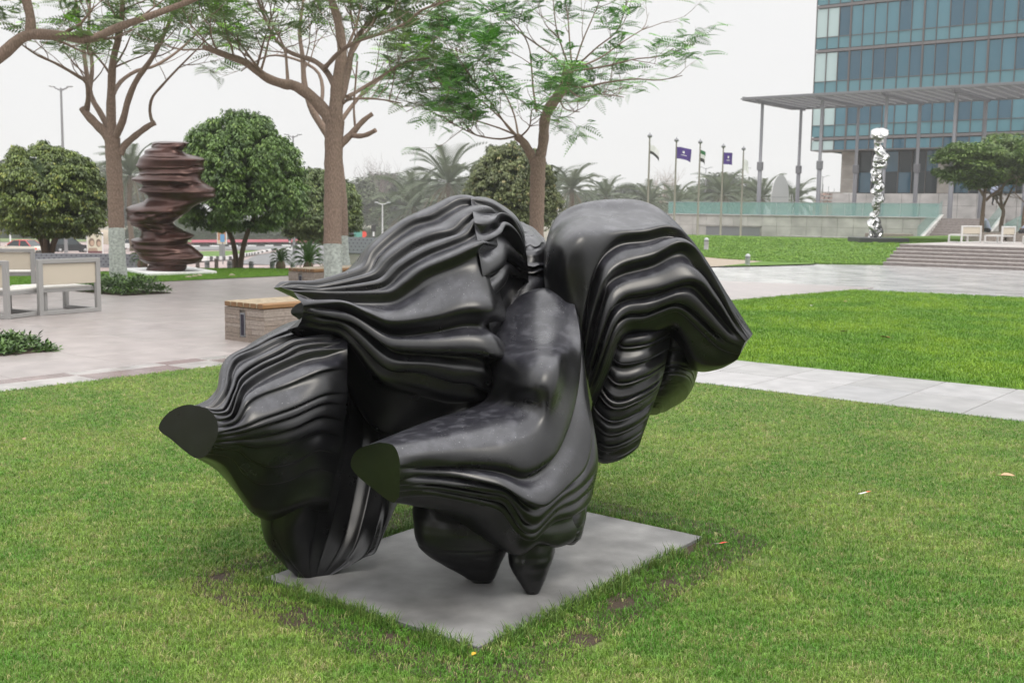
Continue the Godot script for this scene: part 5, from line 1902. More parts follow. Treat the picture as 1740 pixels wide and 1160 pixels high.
# ---------------------------------------------------------------- sculptures beyond
func far_sculptures():
	# red brown stacked sculpture on a white slab
	var d := 25.2
	var s := thing("sculpture", "tall red brown stacked and twisted metal sculpture on a white slab in the back lawn", "sculpture", T(283, d))
	var lv := []
	for q in [[85, 390, 500, 0.1], [92, 345, 592, 0.45], [104, 332, 601, 0.55], [122, 318, 596, 0.6], [134, 322, 575, 0.6], [150, 281, 560, 0.62], [164, 277, 572, 0.62], [178, 276, 600, 0.66], [200, 245, 690, 0.72], [215, 236, 724, 0.76], [240, 228, 716, 0.74], [265, 216, 712, 0.7], [290, 232, 722, 0.7], [312, 238, 705, 0.72], [340, 215, 700, 0.74], [362, 184, 702, 0.78], [385, 225, 715, 0.7], [402, 262, 745, 0.68], [430, 240, 796, 0.72], [446, 231, 800, 0.74], [462, 270, 793, 0.7], [485, 300, 806, 0.66], [510, 285, 760, 0.64], [535, 250, 690, 0.7], [560, 170, 640, 0.76], [580, 141, 618, 0.8], [605, 150, 590, 0.74], [632, 141, 560, 0.76], [655, 146, 520, 0.7], [675, 175, 490, 0.62], [695, 172, 505, 0.62], [718, 235, 530, 0.56], [745, 245, 590, 0.58], [770, 252, 640, 0.62], [790, 235, 625, 0.66], [805, 176, 600, 0.68], [830, 180, 600, 0.62], [855, 176, 640, 0.66], [880, 200, 665, 0.64], [905, 220, 700, 0.66], [922, 235, 711, 0.68], [945, 238, 700, 0.64], [965, 270, 690, 0.58], [980, 312, 588, 0.5], [1000, 300, 590, 0.5], [1030, 286, 572, 0.5], [1052, 280, 560, 0.5]]:
		lv.append([220 + q[0] / 4.295, 180 + q[1] / 4.295, 180 + q[2] / 4.295, d, q[3]])
	put("stacked_body", stack(lv, 120, 470, [13.0, 0.14, 0.4, 0.05], 0.06, 0.9, 21, 0.6, false), M.bronze, s, Transform3D(Basis.IDENTITY, -s.position))
	var st := begin()
	prism(st, flat([G(205, 461), G(252, 470), G(368, 466), G(318, 457)]), -0.05, 0.075, 0.01)
	tag(put("sculpture_slab", done(st), M.white), "thin white slab in the back lawn under the red brown sculpture", "slab")
	# pale stones lying in the grass by it
	for k in 4:
		st = begin()
		var p := T([318, 328, 337, 392][k], 23.6 + k * 0.3)
		var ring := [Vector2(0.0, 0.0), Vector2(0.05, 0.01), Vector2(0.06, 0.035), Vector2(0.03, 0.06), Vector2(0, 0.065)]
		lathe(st, ring, 9, Transform3D(Basis(Vector3.UP, k * 1.0).scaled(Vector3(1.2, 0.9, 0.8)), p))
		tag(put("pale_stone", done(st), M.boulder), ["pale stone in front of the red brown sculpture, left of three", "pale stone in front of the red brown sculpture, middle of three", "pale stone in front of the red brown sculpture, right of three", "pale stone at the right corner of the white slab"][k], "stone", "pale stones round the white slab")
	# the shining column
	d = 60.0
	s = thing("sculpture", "tall mirror polished twisted steel column sculpture on the raised lawn", "sculpture", T(1487, d))
	lv = []
	for q in [[97, 350, 385], [104, 330, 430], [118, 305, 462], [132, 303, 460], [148, 300, 440], [162, 304, 425], [172, 325, 412], [185, 340, 420], [200, 332, 418], [215, 330, 392], [235, 332, 402], [262, 328, 425], [290, 340, 448], [318, 352, 470], [332, 330, 464], [350, 325, 452], [364, 322, 420], [378, 330, 445], [392, 316, 452], [405, 316, 420], [420, 328, 400], [440, 318, 402], [460, 298, 404], [474, 312, 400], [490, 306, 402], [512, 308, 406], [530, 302, 408], [545, 322, 402], [565, 345, 418], [585, 330, 426], [605, 325, 420], [630, 298, 385], [645, 318, 400], [660, 336, 412], [685, 330, 424], [702, 322, 426], [718, 318, 398], [738, 308, 390], [760, 314, 388], [785, 320, 386], [805, 318, 384], [828, 294, 376], [842, 292, 350], [858, 300, 368], [880, 288, 386], [898, 270, 390], [910, 282, 392], [940, 284, 402], [975, 288, 413], [1000, 286, 410], [1018, 282, 404]]:
		lv.append([200 + q[0] / 5.04, 1420 + q[1] / 5.04, 1420 + q[2] / 5.04, d, (q[2] - q[1]) / 5.04 / FOCAL * d * 0.5])
	put("column", stack(lv, 54, 330, [21.0, 0.3, 1.6, 0.7, 5.0], 0.5, 0.85, 23, 9.0, false), M.chrome, s, Transform3D(Basis.IDENTITY, -s.position))
	st = begin()
	var c := T(1487, d)
	var top := P(1487, 403.2, d).y
	prism(st, PackedVector2Array([Vector2(-1.3, -1.1), Vector2(1.3, -1.1), Vector2(1.3, 1.1), Vector2(-1.3, 1.1)]), -0.9, 0.0, 0.02)
	tag(put("plinth", done(st), M.granite_dark, null, Transform3D(Basis.IDENTITY, Vector3(c.x, top, c.z))), "low dark stone plinth under the mirror polished column", "plinth")
	for k in 2:
		var b := put("stone_bench", box_mesh(Vector3([6.5, 3.0][k], 0.3, 0.6), 0.02), M.concrete if k == 0 else M.planter_stone, null, at(Vector3(T([1395, 1505][k], [76.0, 74.0][k]).x, [0.0, 0.3][k], -[76.0, 74.0][k]), along_w()))
		tag(b, ["long low pale stone ledge left of the mirror polished column", "low stone ledge behind the plinth of the mirror polished column"][k], "ledge")


# ---------------------------------------------------------------- seats
# an outdoor lounge seat of flat bars with a woven back and seat; it faces its own -z
func lounge_seat(label: String, at_: Vector3, turn: float, w: float, deep: float, frame: Material, group: String) -> Node3D:
	var s := thing("lounge_seat", label, "seat", at_, turn, group)
	var h := 0.77
	var t := 0.062
	for sx in [-1.0, 1.0]:
		var x: float = sx * (w / 2 - t / 2)
		var st := begin()
		bar(st, Vector3(x, 0, deep / 2 - 0.035), Vector3(x, h, deep / 2 - 0.035), t, 0.07)
		put("rear_post", done(st), frame, s)
		st = begin()
		bar(st, Vector3(x, 0.0, -deep / 2 + 0.035), Vector3(x, 0.36, -deep / 2 + 0.035), t, 0.07)
		put("front_leg", done(st), frame, s)
		st = begin()
		bar(st, Vector3(x, 0.032, -deep / 2 + 0.072), Vector3(x, 0.032, deep / 2 - 0.072), t, 0.05)
		put("floor_rail", done(st), frame, s)
	var st := begin()
	bar(st, Vector3(-w / 2 + t, h - 0.03, deep / 2 - 0.035), Vector3(w / 2 - t, h - 0.03, deep / 2 - 0.035), 0.06, 0.06)
	put("top_rail", done(st), frame, s)
	st = begin()
	bar(st, Vector3(-w / 2 + t, 0.032, deep / 2 - 0.035), Vector3(w / 2 - t, 0.032, deep / 2 - 0.035), 0.06, 0.055)
	put("rear_rail", done(st), frame, s)
	st = begin()
	box(st, Vector3(w - 2 * t, 0.29, 0.02), at(Vector3(0, h - 0.21, deep / 2 - 0.04)), 0.006)
	put("backrest", done(st), M.sling, s)
	st = begin()
	for sx in [-1.0, 1.0]:
		bar(st, Vector3(sx * (w / 2 - t - 0.022), 0.335, -deep / 2), Vector3(sx * (w / 2 - t - 0.022), 0.335, deep / 2 - 0.075), 0.04, 0.055)
	bar(st, Vector3(-w / 2 + 0.1, 0.335, -deep / 2 + 0.025), Vector3(w / 2 - 0.1, 0.335, -deep / 2 + 0.025), 0.04, 0.055)
	bar(st, Vector3(-w / 2 + 0.1, 0.335, deep / 2 - 0.1), Vector3(w / 2 - 0.1, 0.335, deep / 2 - 0.1), 0.04, 0.055)
	put("seat_frame", done(st), frame, s)
	st = begin()
	box(st, Vector3(w - 2 * t - 0.05, 0.02, deep - 0.1), at(Vector3(0, 0.37, -0.03)), 0.006)
	put("seat", done(st), M.sling_top, s)
	return s


func slatted_bench(label: String, corner: Vector3, long: float, seed_: int):
	rng.seed = seed_
	# corner: the near left foot of its end; its length runs along U, its end faces along -U
	var root := thing("stone_bench", label, "bench", corner, 0.0, "stone benches with slatted timber tops")
	var turn := Basis(Vector3(W.x, 0, W.y), Vector3.UP, Vector3(-U.x, 0, -U.y))
	var wide := 0.7
	var h := 0.385
	var to := func(x: float, y: float, z: float) -> Vector3: return turn * Vector3(x, y, -z)
	var st := begin()
	box(st, Vector3(wide - 0.036, h - 0.01, long - 0.036), Transform3D(turn, to.call(wide / 2, h / 2 - 0.005, long / 2)), 0.004)
	put("core", done(st), M.mortar, root)
	# coursed stone facing on the two seen sides and the far ones
	var course := 0.055
	for side in 2:
		for face in 2:
			var y := 0.0
			var row := 0
			while y < h - 0.012:
				var hh := minf(course * [1.0, 0.7, 1.2, 0.8][row % 4], h - y)
				var run: float = wide if side == 0 else long
				var x := 0.0
				while x < run - 0.001:
					var len_ := minf(rng.randf_range(0.16, 0.5), run - x)
					if run - x - len_ < 0.08:
						len_ = run - x
					var out := rng.randf_range(0.016, 0.021)
					var size := Vector3(len_ - 0.003, hh - 0.0025, out) if side == 0 else Vector3(out, hh - 0.0025, len_ - 0.003)
					var c: Vector3 = to.call(x + len_ / 2, y + hh / 2, 0.018 - out / 2 if face == 0 else long - 0.018 + out / 2) if side == 0 else to.call(wide - 0.018 + out / 2 if face == 0 else 0.018 - out / 2, y + hh / 2, x + len_ / 2)
					var skip: bool = side == 0 and face == 0 and x + len_ > 0.27 and x < 0.37 and y + hh > 0.06 and y < 0.33
					if not skip:
						put("stone", box_mesh(size, 0.0015), M["brick_%d" % (rng.randi() % 4)], root, Transform3D(turn, c))
					elif len_ > 0.12:
						for part in [[x, 0.268], [0.372, x + len_]]:
							if part[1] - part[0] > 0.02:
								put("stone", box_mesh(Vector3(part[1] - part[0], hh - 0.0025, out), 0.0015), M["brick_%d" % (rng.randi() % 4)], root, Transform3D(turn, to.call((part[0] + part[1]) / 2, y + hh / 2, 0.018 - out / 2)))
					x += len_
				y += hh
				row += 1
	put("lamp_slot", box_mesh(Vector3(0.085, 0.27, 0.016), 0.002), M.steel_grey, root, Transform3D(turn, to.call(0.32, 0.195, 0.006)))
	put("lamp_pane", box_mesh(Vector3(0.05, 0.235, 0.006), 0.001), M.violet_dark, root, Transform3D(turn, to.call(0.32, 0.195, -0.004)))
	for k in 6:
		st = begin()
		var x := 0.062 + k * 0.116
		var e := k == 0 or k == 5
		box(st, Vector3(0.098 if not e else 0.118, 0.06, long + 0.016), Transform3D(turn, to.call(x, h + 0.036, long / 2)), 0.02 if e else 0.008)
		var sl := put("timber_slat", done(st), M.wood if k == 5 else M.wood_top, root)
	# dark end grain shows as separate caps
	for k in 6:
		put("slat_end", box_mesh(Vector3(0.09, 0.05, 0.004), 0.001), M.wood_end, root, Transform3D(turn, to.call(0.062 + k * 0.116, h + 0.036, -0.0105)))


func perforated_bench(label: String, a: Vector3, b: Vector3, tall: float):
	var mid := (a + b) / 2
	var along := (b - a).normalized()
	var turn := Basis(along, Vector3.UP, along.cross(Vector3.UP))
	var l := a.distance_to(b)
	var root := thing("perforated_bench", label, "bench", mid, 0.0, "perforated metal benches at the road's edge")
	var back := Basis(along, Vector3.UP, along.cross(Vector3.UP)) * Basis(Vector3.RIGHT, -0.12)
	put("backrest", box_mesh(Vector3(l, tall, 0.012), 0.004), M.perforated, root, Transform3D(back, Vector3(0, tall * 0.5 + 0.14, 0)))
	var st := begin()
	var n := int(l / 0.115)
	for r in 4:
		for k in n:
			var x := -l / 2 + 0.07 + (k + (0.5 if r % 2 else 0.0)) * 0.115
			if x > l / 2 - 0.04:
				continue
			for s in [-1.0, 1.0]:
				box(st, Vector3(0.034, 0.028, 0.004), Transform3D(back, Vector3(0, tall * 0.5 + 0.14, 0)) * at(Vector3(x, tall * (0.84 - r * 0.225) - tall / 2, s * 0.0065)), 0.0)
	put("perforations", done(st), M.hole, root).set_meta("kind", "stuff")
	put("seat", box_mesh(Vector3(l, 0.02, 0.42), 0.006), M.perforated, root, Transform3D(turn, turn * Vector3(0, 0.12, -0.24)))
	put("stone_base", box_mesh(Vector3(l - 0.1, 0.5, 0.4), 0.01), M.concrete, root, Transform3D(turn, turn * Vector3(0, -0.145, -0.22)))


func build_seats():
	var f := G(68, 537)
	var g := G(172, 529)
	var dir := (g - f).normalized()
	var turn := atan2(-dir.z, dir.x)
	var w := f.distance_to(g)
	var at_ := (f + g) / 2 + Vector3(dir.z, 0, -dir.x) * 0.41
	lounge_seat("grey framed lounge seat seen from behind, complete in the picture at the left", at_, turn, w, 0.82, M.grey_frame, "grey framed lounge seats on the paving")
	var p := G(60, 537)
	lounge_seat("grey framed lounge seat cut by the left edge of the picture", p + Vector3(-0.5, 0, 0.02), -0.25, 0.95, 0.82, M.grey_frame, "grey framed lounge seats on the paving")
	lounge_seat("grey framed lounge seat farther back, only its back's corner showing behind the others", T(8, 19.0), 0.35, 0.95, 0.8, M.grey_frame, "grey framed lounge seats on the paving")
	slatted_bench("stone bench with slatted timber top nearer to the camera, partly behind the black sculpture's tip", G(382, 577), 2.1, 701)
	slatted_bench("stone bench with slatted timber top farther away, behind the tallest feathery trunk", G(490, 497), 2.1, 702)
	perforated_bench("long blue grey perforated bench behind the lounge seats", T(20, 27.2) - Vector3(0, 0.13, 0), T(237, 28.4) - Vector3(0, 0.12, 0), 0.33)
	perforated_bench("blue grey perforated bench right of the tallest feathery trunk", T(584, 31.0) + Vector3(0, 0.35, 0), T(664, 31.5) + Vector3(0, 0.35, 0), 0.42)
	# white lounge seats on the terrace
	for k in 3:
		var q := Vector3((1654.0 + k * 0.0 - 870.0) / FOCAL * 50.0, 0.42, -50.0)
		q = [Vector3(20.2, 0.42, -50.0), Vector3(21.6, 0.42, -49.6), Vector3(23.1, 0.42, -49.0)][k]
		lounge_seat(["white lounge seat on the terrace at the head of the steps, leftmost", "white lounge seat on the terrace in front of the seated man", "white lounge seat on the terrace by the right edge of the picture"][k], q, [0.35, 0.65, 0.2][k], 1.1, 0.85, M.white_frame, "white lounge seats on the terrace")
	# round timber benches about the terrace trees
	for k in 3:
		var c: Vector3 = [Vector3(23.65, 0.42, -56.0), Vector3(26.45, 0.42, -60.0), Vector3(25.35, 0.42, -55.0)][k]
		var st := begin()
		lathe(st, [Vector2(0.35, 0.0), Vector2(1.0, 0.0), Vector2(1.0, 0.4), Vector2(0.35, 0.4)], 28, at(c), -1)
		tag(put("tree_bench", done(st), M.planter_stone), ["round brown bench about the left terrace trunk", "round brown bench under the seated man", "round brown bench at the right edge of the picture"][k], "bench", "round benches about the terrace trees")


# ---------------------------------------------------------------- street things
func bollards():
	for k in 8:
		var px: float = [334, 350, 366, 388, 395, 425, 461, 496][k]
		var grey: bool = k in [1, 3, 5, 6, 7]
		var d: float = [29.5, 29.2, 29.8, 29.2, 30.5, 29.0, 28.6, 28.6][k]
		var p := T(px, d)
		var o := thing("bollard", ["beige bollard right behind the red brown sculpture", "grey bollard nearest the red brown sculpture", "tall beige bollard left of the domed tree", "grey bollard just left of the domed tree's trunk", "beige bollard touching the domed tree's trunk", "grey bollard just right of the domed tree's trunk", "grey bollard left of the small cycad", "grey bollard between the two cycads"][k], "bollard", p, 0.0, "low bollards along the back lawn")
		var st := begin()
		if grey:
			lathe(st, [Vector2(0.065, -0.1), Vector2(0.065, 0.17), Vector2(0.058, 0.2), Vector2(0, 0.205)], 14)
			put("post", done(st), M.lamp_head, o)
			st = begin()
			lathe(st, [Vector2(0.067, 0.1), Vector2(0.067, 0.13)], 14)
			put("lamp_ring", done(st), M.steel_grey, o)
		else:
			box(st, Vector3(0.09, 0.36, 0.09), at(Vector3(0, 0.06, 0)), 0.01)
			put("post", done(st), M.planter_stone, o)
			put("cap", box_mesh(Vector3(0.1, 0.02, 0.1), 0.004), M.concrete, o, at(Vector3(0, 0.25, 0)))
	for k in 2:
		var px: float = [1268, 1197][k]
		var p := T(px, [42.0, 47.0][k])
		p.y += [0.0, 0.5][k]
		var o := thing("bollard_light", ["grey round topped bollard light in the grass by the sand", "small bollard light on the raised lawn behind the black sculpture"][k], "bollard light", p, 0.0, "bollard lights by the raised lawn")
		var st := begin()
		lathe(st, [Vector2(0.095, -0.05), Vector2(0.095, 0.26), Vector2(0.1, 0.265), Vector2(0.1, 0.28)], 16)
		put("post", done(st), M.lamp_head, o)
		st = begin()
		lathe(st, [Vector2(0.088, 0.28), Vector2(0.088, 0.34)], 16)
		put("lamp_ring", done(st), M.steel_grey, o)
		st = begin()
		lathe(st, [Vector2(0.1, 0.34), Vector2(0.1, 0.36), Vector2(0.08, 0.41), Vector2(0.04, 0.44), Vector2(0, 0.445)], 16)
		put("cap", done(st), M.lamp_head, o)


func street_lamp(label: String, px: float, d: float, top: float, arm: float, m: Material, thick: float):
	var p := T(px, d)
	var o := thing("street_lamp", label, "street lamp", p, 0.0, "twin armed street lamps by the road")
	var h := P(px, top, d).y - p.y
	var st := begin()
	tube(st, [Vector3.ZERO, Vector3(0, h * 0.5, 0), Vector3(0, h, 0)], [thick, thick * 0.8, thick * 0.55], 10)
	put("pole", done(st), m, o)
	for s in [-1.0, 1.0]:
		st = begin()
		tube(st, [Vector3(0, h * 0.985, 0), Vector3(s * arm * 0.4, h * 0.995 + 0.05, 0), Vector3(s * arm * 0.55, h + arm * 0.07, 0)], [thick * 0.45, thick * 0.4, thick * 0.35], 6)
		put("arm", done(st), m, o)
		st = begin()
		lathe(st, [Vector2(0.01, 0.0), Vector2(0.22, 0.03), Vector2(0.3, 0.12), Vector2(0.26, 0.2), Vector2(0.1, 0.26), Vector2(0, 0.27)], 14, Transform3D(Basis(Vector3.BACK, s * 0.12).scaled(Vector3(arm * 0.95, 0.16 * arm + 0.5, 0.9)), Vector3(s * arm * 0.72, h + arm * 0.05, 0)))
		put("lamp_head", done(st), M.lamp_head, o)


func street_things():
	street_lamp("tall twin armed street lamp rising above the left clipped tree", 111, 120.0, 153, 1.35, M.pole_grey, 0.2)
	street_lamp("white twin armed street lamp left of the black sculpture's upper lobe", 648, 170.0, 346, 1.3, M.sign_white, 0.14)
	street_lamp("distant twin armed lamp above the trees between the flags", 1192, 240.0, 286, 1.5, M.pole_grey, 0.14)
	street_lamp("distant twin armed lamp left of the glass tower's foot", 1389, 240.0, 300, 1.5, M.pole_grey, 0.14)
	street_lamp("distant lamp showing just right of the domed tree's crown", 498, 130.0, 232, 1.1, M.pole_grey, 0.16)
	# a short white post at the far left
	var st := begin()
	lathe(st, [Vector2(0.09, 0), Vector2(0.08, 2.6), Vector2(0.0, 2.65)], 10, at(T(17, 135)))
	tag(put("white_post", done(st), M.sign_white), "short white post by the road at the far left", "post")
	# striped traffic posts
	for k in 3:
		var px: float = [633, 596, 491][k]
		var d: float = [105.0, 110.0, 150.0][k]
		var o := thing("traffic_post", ["black and white banded traffic light post left of the upper lobe", "black and white banded post right of the tallest feathery trunk", "black topped banded post by the red flower bed"][k], "traffic post", T(px, d), 0.0, "banded traffic posts")
		var tall: float = [2.7, 1.9, 1.5][k]
		for j in 6:
			st = begin()
			lathe(st, [Vector2(0.09, tall * j / 6.0), Vector2(0.09, tall * (j + 1) / 6.0)], 10)
			put("band", done(st), M.white if j % 2 else M.black, o)
		put("signal_head", box_mesh(Vector3(0.42, 0.62, 0.3), 0.04), M.black, o, at(Vector3(0, tall + 0.31, 0)))
	# signs
	var o := thing("sign_post", "small blue sign on a thin grey post left of the domed tree's trunk", "sign", T(377, 60))
	st = begin()
	lathe(st, [Vector2(0.035, 0), Vector2(0.03, 1.66)], 8)
	put("post", done(st), M.pole_grey, o)
	put("sign_board", box_mesh(Vector3(0.24, 0.42, 0.03), 0.005), M.sign_blue, o, at(Vector3(0, 1.45, 0.04)))
	o = thing("sign_post", "green sign on a thin post seen right of the tallest feathery trunk", "sign", T(607, 120))
	st = begin()
	lathe(st, [Vector2(0.05, 0), Vector2(0.05, 3.0)], 8)
	put("post", done(st), M.sign_green, o)
	put("sign_board", box_mesh(Vector3(0.9, 0.9, 0.05), 0.01), M.sign_green, o, at(Vector3(0, 2.7, 0.06)))
	o = thing("sign_post", "round red sign on a white post beside the green sign", "sign", T(616, 125))
	st = begin()
	lathe(st, [Vector2(0.05, 0), Vector2(0.05, 2.6)], 8)
	put("post", done(st), M.sign_white, o)
	st = begin()
	lathe(st, [Vector2(0.0, 0.0), Vector2(0.36, 0.0), Vector2(0.36, 0.04), Vector2(0, 0.04)], 18, Transform3D(Basis(Vector3.RIGHT, PI / 2), Vector3(0, 2.6, 0.05)), -1)
	put("sign_board", done(st), M.red, o)
	# poster stands
	for k in 2:
		var px: float = [160.5, 376][k]
		var d: float = [90.0, 110.0][k]
		var p := T(px, d)
		var top := P(px, [394.5, 381][k], d).y - p.y
		var wide: float = [1.28, 0.95][k]
		var high: float = [1.75, 1.95][k]
		o = thing("poster_stand", ["white framed roadside poster of two faces beside the left whitewashed trunk", "roadside poster stand behind the domed tree's trunk"][k], "poster stand", p, 0.12, "roadside poster stands")
		put("frame", box_mesh(Vector3(wide, high, 0.16), 0.03), M.sign_white, o, at(Vector3(0, top - high / 2, 0)))
		put("poster", box_mesh(Vector3(wide - 0.17, high - 0.17, 0.01), 0.002), poster(k), o, at(Vector3(0, top - high / 2, 0.088)))
		put("foot", box_mesh(Vector3(wide * 0.6, maxf(0.4, top - high), 0.12), 0.02), M.pole_grey, o, at(Vector3(0, (top - high) / 2, 0)))
		if k == 0:
			put("crown_light", box_mesh(Vector3(0.5, 0.1, 0.2), 0.03), M.sign_white, o, at(Vector3(0, top + 0.06, 0)))
	# boulders in the verge
	for k in 2:
		st = begin()
		var p := T([178, 190][k], [190.0, 180.0][k])
		lathe(st, [Vector2(2.2, -0.3), Vector2(2.0, 1.0), Vector2(1.2, 1.9), Vector2(0, 2.2)], 9, at(p, k * 1.3))
		tag(put("boulder", done(st), M.boulder), ["large pale boulder in the verge left of the whitewashed trunk", "second pale boulder in the verge, lower than the other"][k], "boulder", "boulders in the verge")


# the print on a poster: pale ground, soft patches of two faces, a dark foot
func poster(k: int) -> StandardMaterial3D:
	var im := Image.create(96, 128, false, Image.FORMAT_RGB8)
	im.fill(Color(0.78, 0.76, 0.68) if k == 0 else Color(0.8, 0.72, 0.62))
	for y in 128:
		for x in 96:
			var c := im.get_pixel(x, y)
			if k == 0:
				for f in [[30, 62, 15.0, 20.0], [76, 66, 13.0, 19.0]]:
					var e := Vector2((x - f[0]) / f[2], (y - f[1]) / f[3])
					var hair := Vector2((x - f[0] + 3) / (f[2] * 1.3), (y - f[1] + 5) / (f[3] * 1.35))
					if hair.length() < 1.0:
						c = Color(0.45, 0.38, 0.32)
					if e.length() < 0.86:
						c = Color(0.7, 0.6, 0.52)
				if y > 92 and absf(x - 34) < 26 + (y - 92) * 0.4:
					c = Color(0.62, 0.54, 0.47)
				if y > 112:
					c = Color(0.42, 0.25, 0.27)
			else:
				if y > 40 and y < 104:
					c = Color(0.62, 0.4, 0.28) if (x / 12 + y / 16) % 2 == 0 else Color(0.72, 0.52, 0.36)
			im.set_pixel(x, y, c)
	var m := StandardMaterial3D.new()
	m.albedo_texture = ImageTexture.create_from_image(im)
	m.uv1_triplanar = true
	m.uv1_scale = Vector3(0.9, 0.62, 0.9) if k == 0 else Vector3(1.25, 0.55, 1.0)
	m.uv1_offset = Vector3(0.5, 0.5, 0.5)
	m.roughness = 0.4
	return m


# a car facing its own -z: lower body and cabin from side outlines
func car(called: String, label: String, p: Vector3, turn: float, paint: Material, roof: Material, suv: bool):
	var o := thing(called, label, "car", p, turn, "cars on the road")
	var l := 4.5
	var w := 1.82
	var h := 1.75 if suv else 1.46
	var belt := 1.02 if suv else 0.9
	var body := [Vector2(-2.25, 0.32), Vector2(-2.2, 0.72), Vector2(-1.95, belt - 0.14), Vector2(-1.0, belt - 0.02), Vector2(2.1, belt), Vector2(2.25, belt - 0.2), Vector2(2.25, 0.4), Vector2(2.1, 0.28), Vector2(-2.1, 0.26)]
	var cabin := [Vector2(-0.95, belt - 0.03), Vector2(-0.2, h - 0.06), Vector2(0.3, h), Vector2(1.5 if suv else 1.1, h - 0.02), Vector2(2.1 if suv else 1.75, belt)]
	var st := begin()
	side_prism(st, body, w / 2, w / 2 - 0.06)
	put("body", done(st), paint, o)
	st = begin()
	side_prism(st, cabin, w / 2 - 0.08, w / 2 - 0.24)
	put("cabin_glass", done(st), M.dark_glass, o)
	st = begin()
	var rp := [Vector2(-0.16, h - 0.045), Vector2(0.3, h + 0.012), Vector2(1.5 if suv else 1.1, h - 0.006), Vector2(1.42 if suv else 1.0, h - 0.05)]
	side_prism(st, rp, w / 2 - 0.2, w / 2 - 0.24)
	for s in [-1.0, 1.0]:
		for q in [[Vector2(-0.95, belt - 0.02), Vector2(-0.2, h - 0.05)], [Vector2(0.55, belt), Vector2(0.5, h - 0.02)], [Vector2(2.05 if suv else 1.7, belt), Vector2(1.48 if suv else 1.1, h - 0.03)]]:
			bar(st, Vector3(s * (w / 2 - 0.075), q[0].y, q[0].x), Vector3(s * (w / 2 - 0.225), q[1].y, q[1].x), 0.07, 0.07)
	put("roof", done(st), roof, o)
	for s in [-1.0, 1.0]:
		for z in [-1.38, 1.36]:
			var wheel := put("wheel", null, M.tyre, o, Transform3D(Basis(Vector3.BACK, PI / 2), Vector3(s * (w / 2 - 0.1), 0.34, z)))
			st = begin()
			lathe(st, [Vector2(0.2, -0.11), Vector2(0.33, -0.11), Vector2(0.34, 0.0), Vector2(0.33, 0.11), Vector2(0.2, 0.11)], 18)
			wheel.mesh = done(st)
			st = begin()
			lathe(st, [Vector2(0.0, -0.1), Vector2(0.21, -0.105), Vector2(0.21, 0.105), Vector2(0.0, 0.1)], 12)
			put("rim", done(st), M.rim, wheel)
		put("headlight", box_mesh(Vector3(0.36, 0.16, 0.1), 0.03), M.lamp_head, o, at(Vector3(s * 0.66, 0.68, -2.17)))
		put("tail_light", box_mesh(Vector3(0.18, 0.42 if suv else 0.2, 0.08), 0.02), M.tail_red, o, at(Vector3(s * 0.78, belt - 0.22, 2.23)))
		put("door_mirror", box_mesh(Vector3(0.16, 0.13, 0.1), 0.03), paint, o, at(Vector3(s * (w / 2 + 0.06), belt + 0.04, -0.72)))
	put("number_plate", box_mesh(Vector3(0.5, 0.12, 0.02), 0.004), M.white, o, at(Vector3(0, 0.62, 2.26)))
	put("rear_bumper", box_mesh(Vector3(w - 0.1, 0.2, 0.14), 0.04), M.black, o, at(Vector3(0, 0.42, 2.22)))


func side_prism(st: SurfaceTool, prof: Array, half_low: float, half_top: float):
	var lo := 99.0
	var hi := -99.0
	for p in prof:
		lo = minf(lo, p.y)
		hi = maxf(hi, p.y)
	var mid := Vector3.ZERO
	for p in prof:
		mid += Vector3(0, p.y, p.x) / prof.size()
	var half := func(p: Vector2) -> float: return lerpf(half_low, half_top, (p.y - lo) / maxf(hi - lo, 0.001))
	var poly := PackedVector2Array(prof)
	var idx := Geometry2D.triangulate_polygon(poly)
	for s in [-1.0, 1.0]:
		for k in range(0, idx.size(), 3):
			var v := []
			for e in 3:
				var p: Vector2 = poly[idx[k + e]]
				v.append(Vector3(s * half.call(p), p.y, p.x))
			tri(st, v[0], v[1], v[2], Vector3(s, 0, 0))
	for k in prof.size():
		var a: Vector2 = prof[k]
		var b: Vector2 = prof[(k + 1) % prof.size()]
		var ha: float = half.call(a)
		var hb: float = half.call(b)
		quad(st, Vector3(-ha, a.y, a.x), Vector3(ha, a.y, a.x), Vector3(hb, b.y, b.x), Vector3(-hb, b.y, b.x), Vector3(0, (a.y + b.y) / 2, (a.x + b.x) / 2) - mid)


func cars():
	car("parked_car", "black off road car with a glowing tail light behind the left clipped tree", T(119, 128.0), -0.95, M.car_black, M.car_black, true)
	car("taxi", "cream car with a red roof at the far left behind the lounge seats", T(33, 104.0), 1.35, M.car_cream, M.car_red, false)
	car("parked_car", "white car mostly hidden behind the left whitewashed trunk", T(220, 150.0), 1.3, M.white, M.white, false)


# ---------------------------------------------------------------- flags
func flag_mesh(w: float, h: float, sag: float, seed_: int, u0 := 0.0, u1 := 1.0, v0 := 0.0, v1 := 1.0, lift := 0.0) -> ArrayMesh:
	var st := begin()
	var f := func(u: float, v: float, o: float) -> Vector3:
		return Vector3(w * u * (1.0 - 0.12 * sag), -h * v - sag * w * u * u * (0.55 + 0.25 * v), sin(u * 7.0 + v * 2.0 + seed_) * 0.11 * u + o)
	for i in 14:
		for j in 8:
			var a := [lerpf(u0, u1, i / 14.0), lerpf(u0, u1, (i + 1) / 14.0), lerpf(v0, v1, j / 8.0), lerpf(v0, v1, (j + 1) / 8.0)]
			for s in [-1.0, 1.0]:
				var o: float = s * (0.006 + lift)
				quad(st, f.call(a[0], a[2], o), f.call(a[1], a[2], o), f.call(a[1], a[3], o), f.call(a[0], a[3], o), Vector3(0, 0, s), 1)
	return done(st)


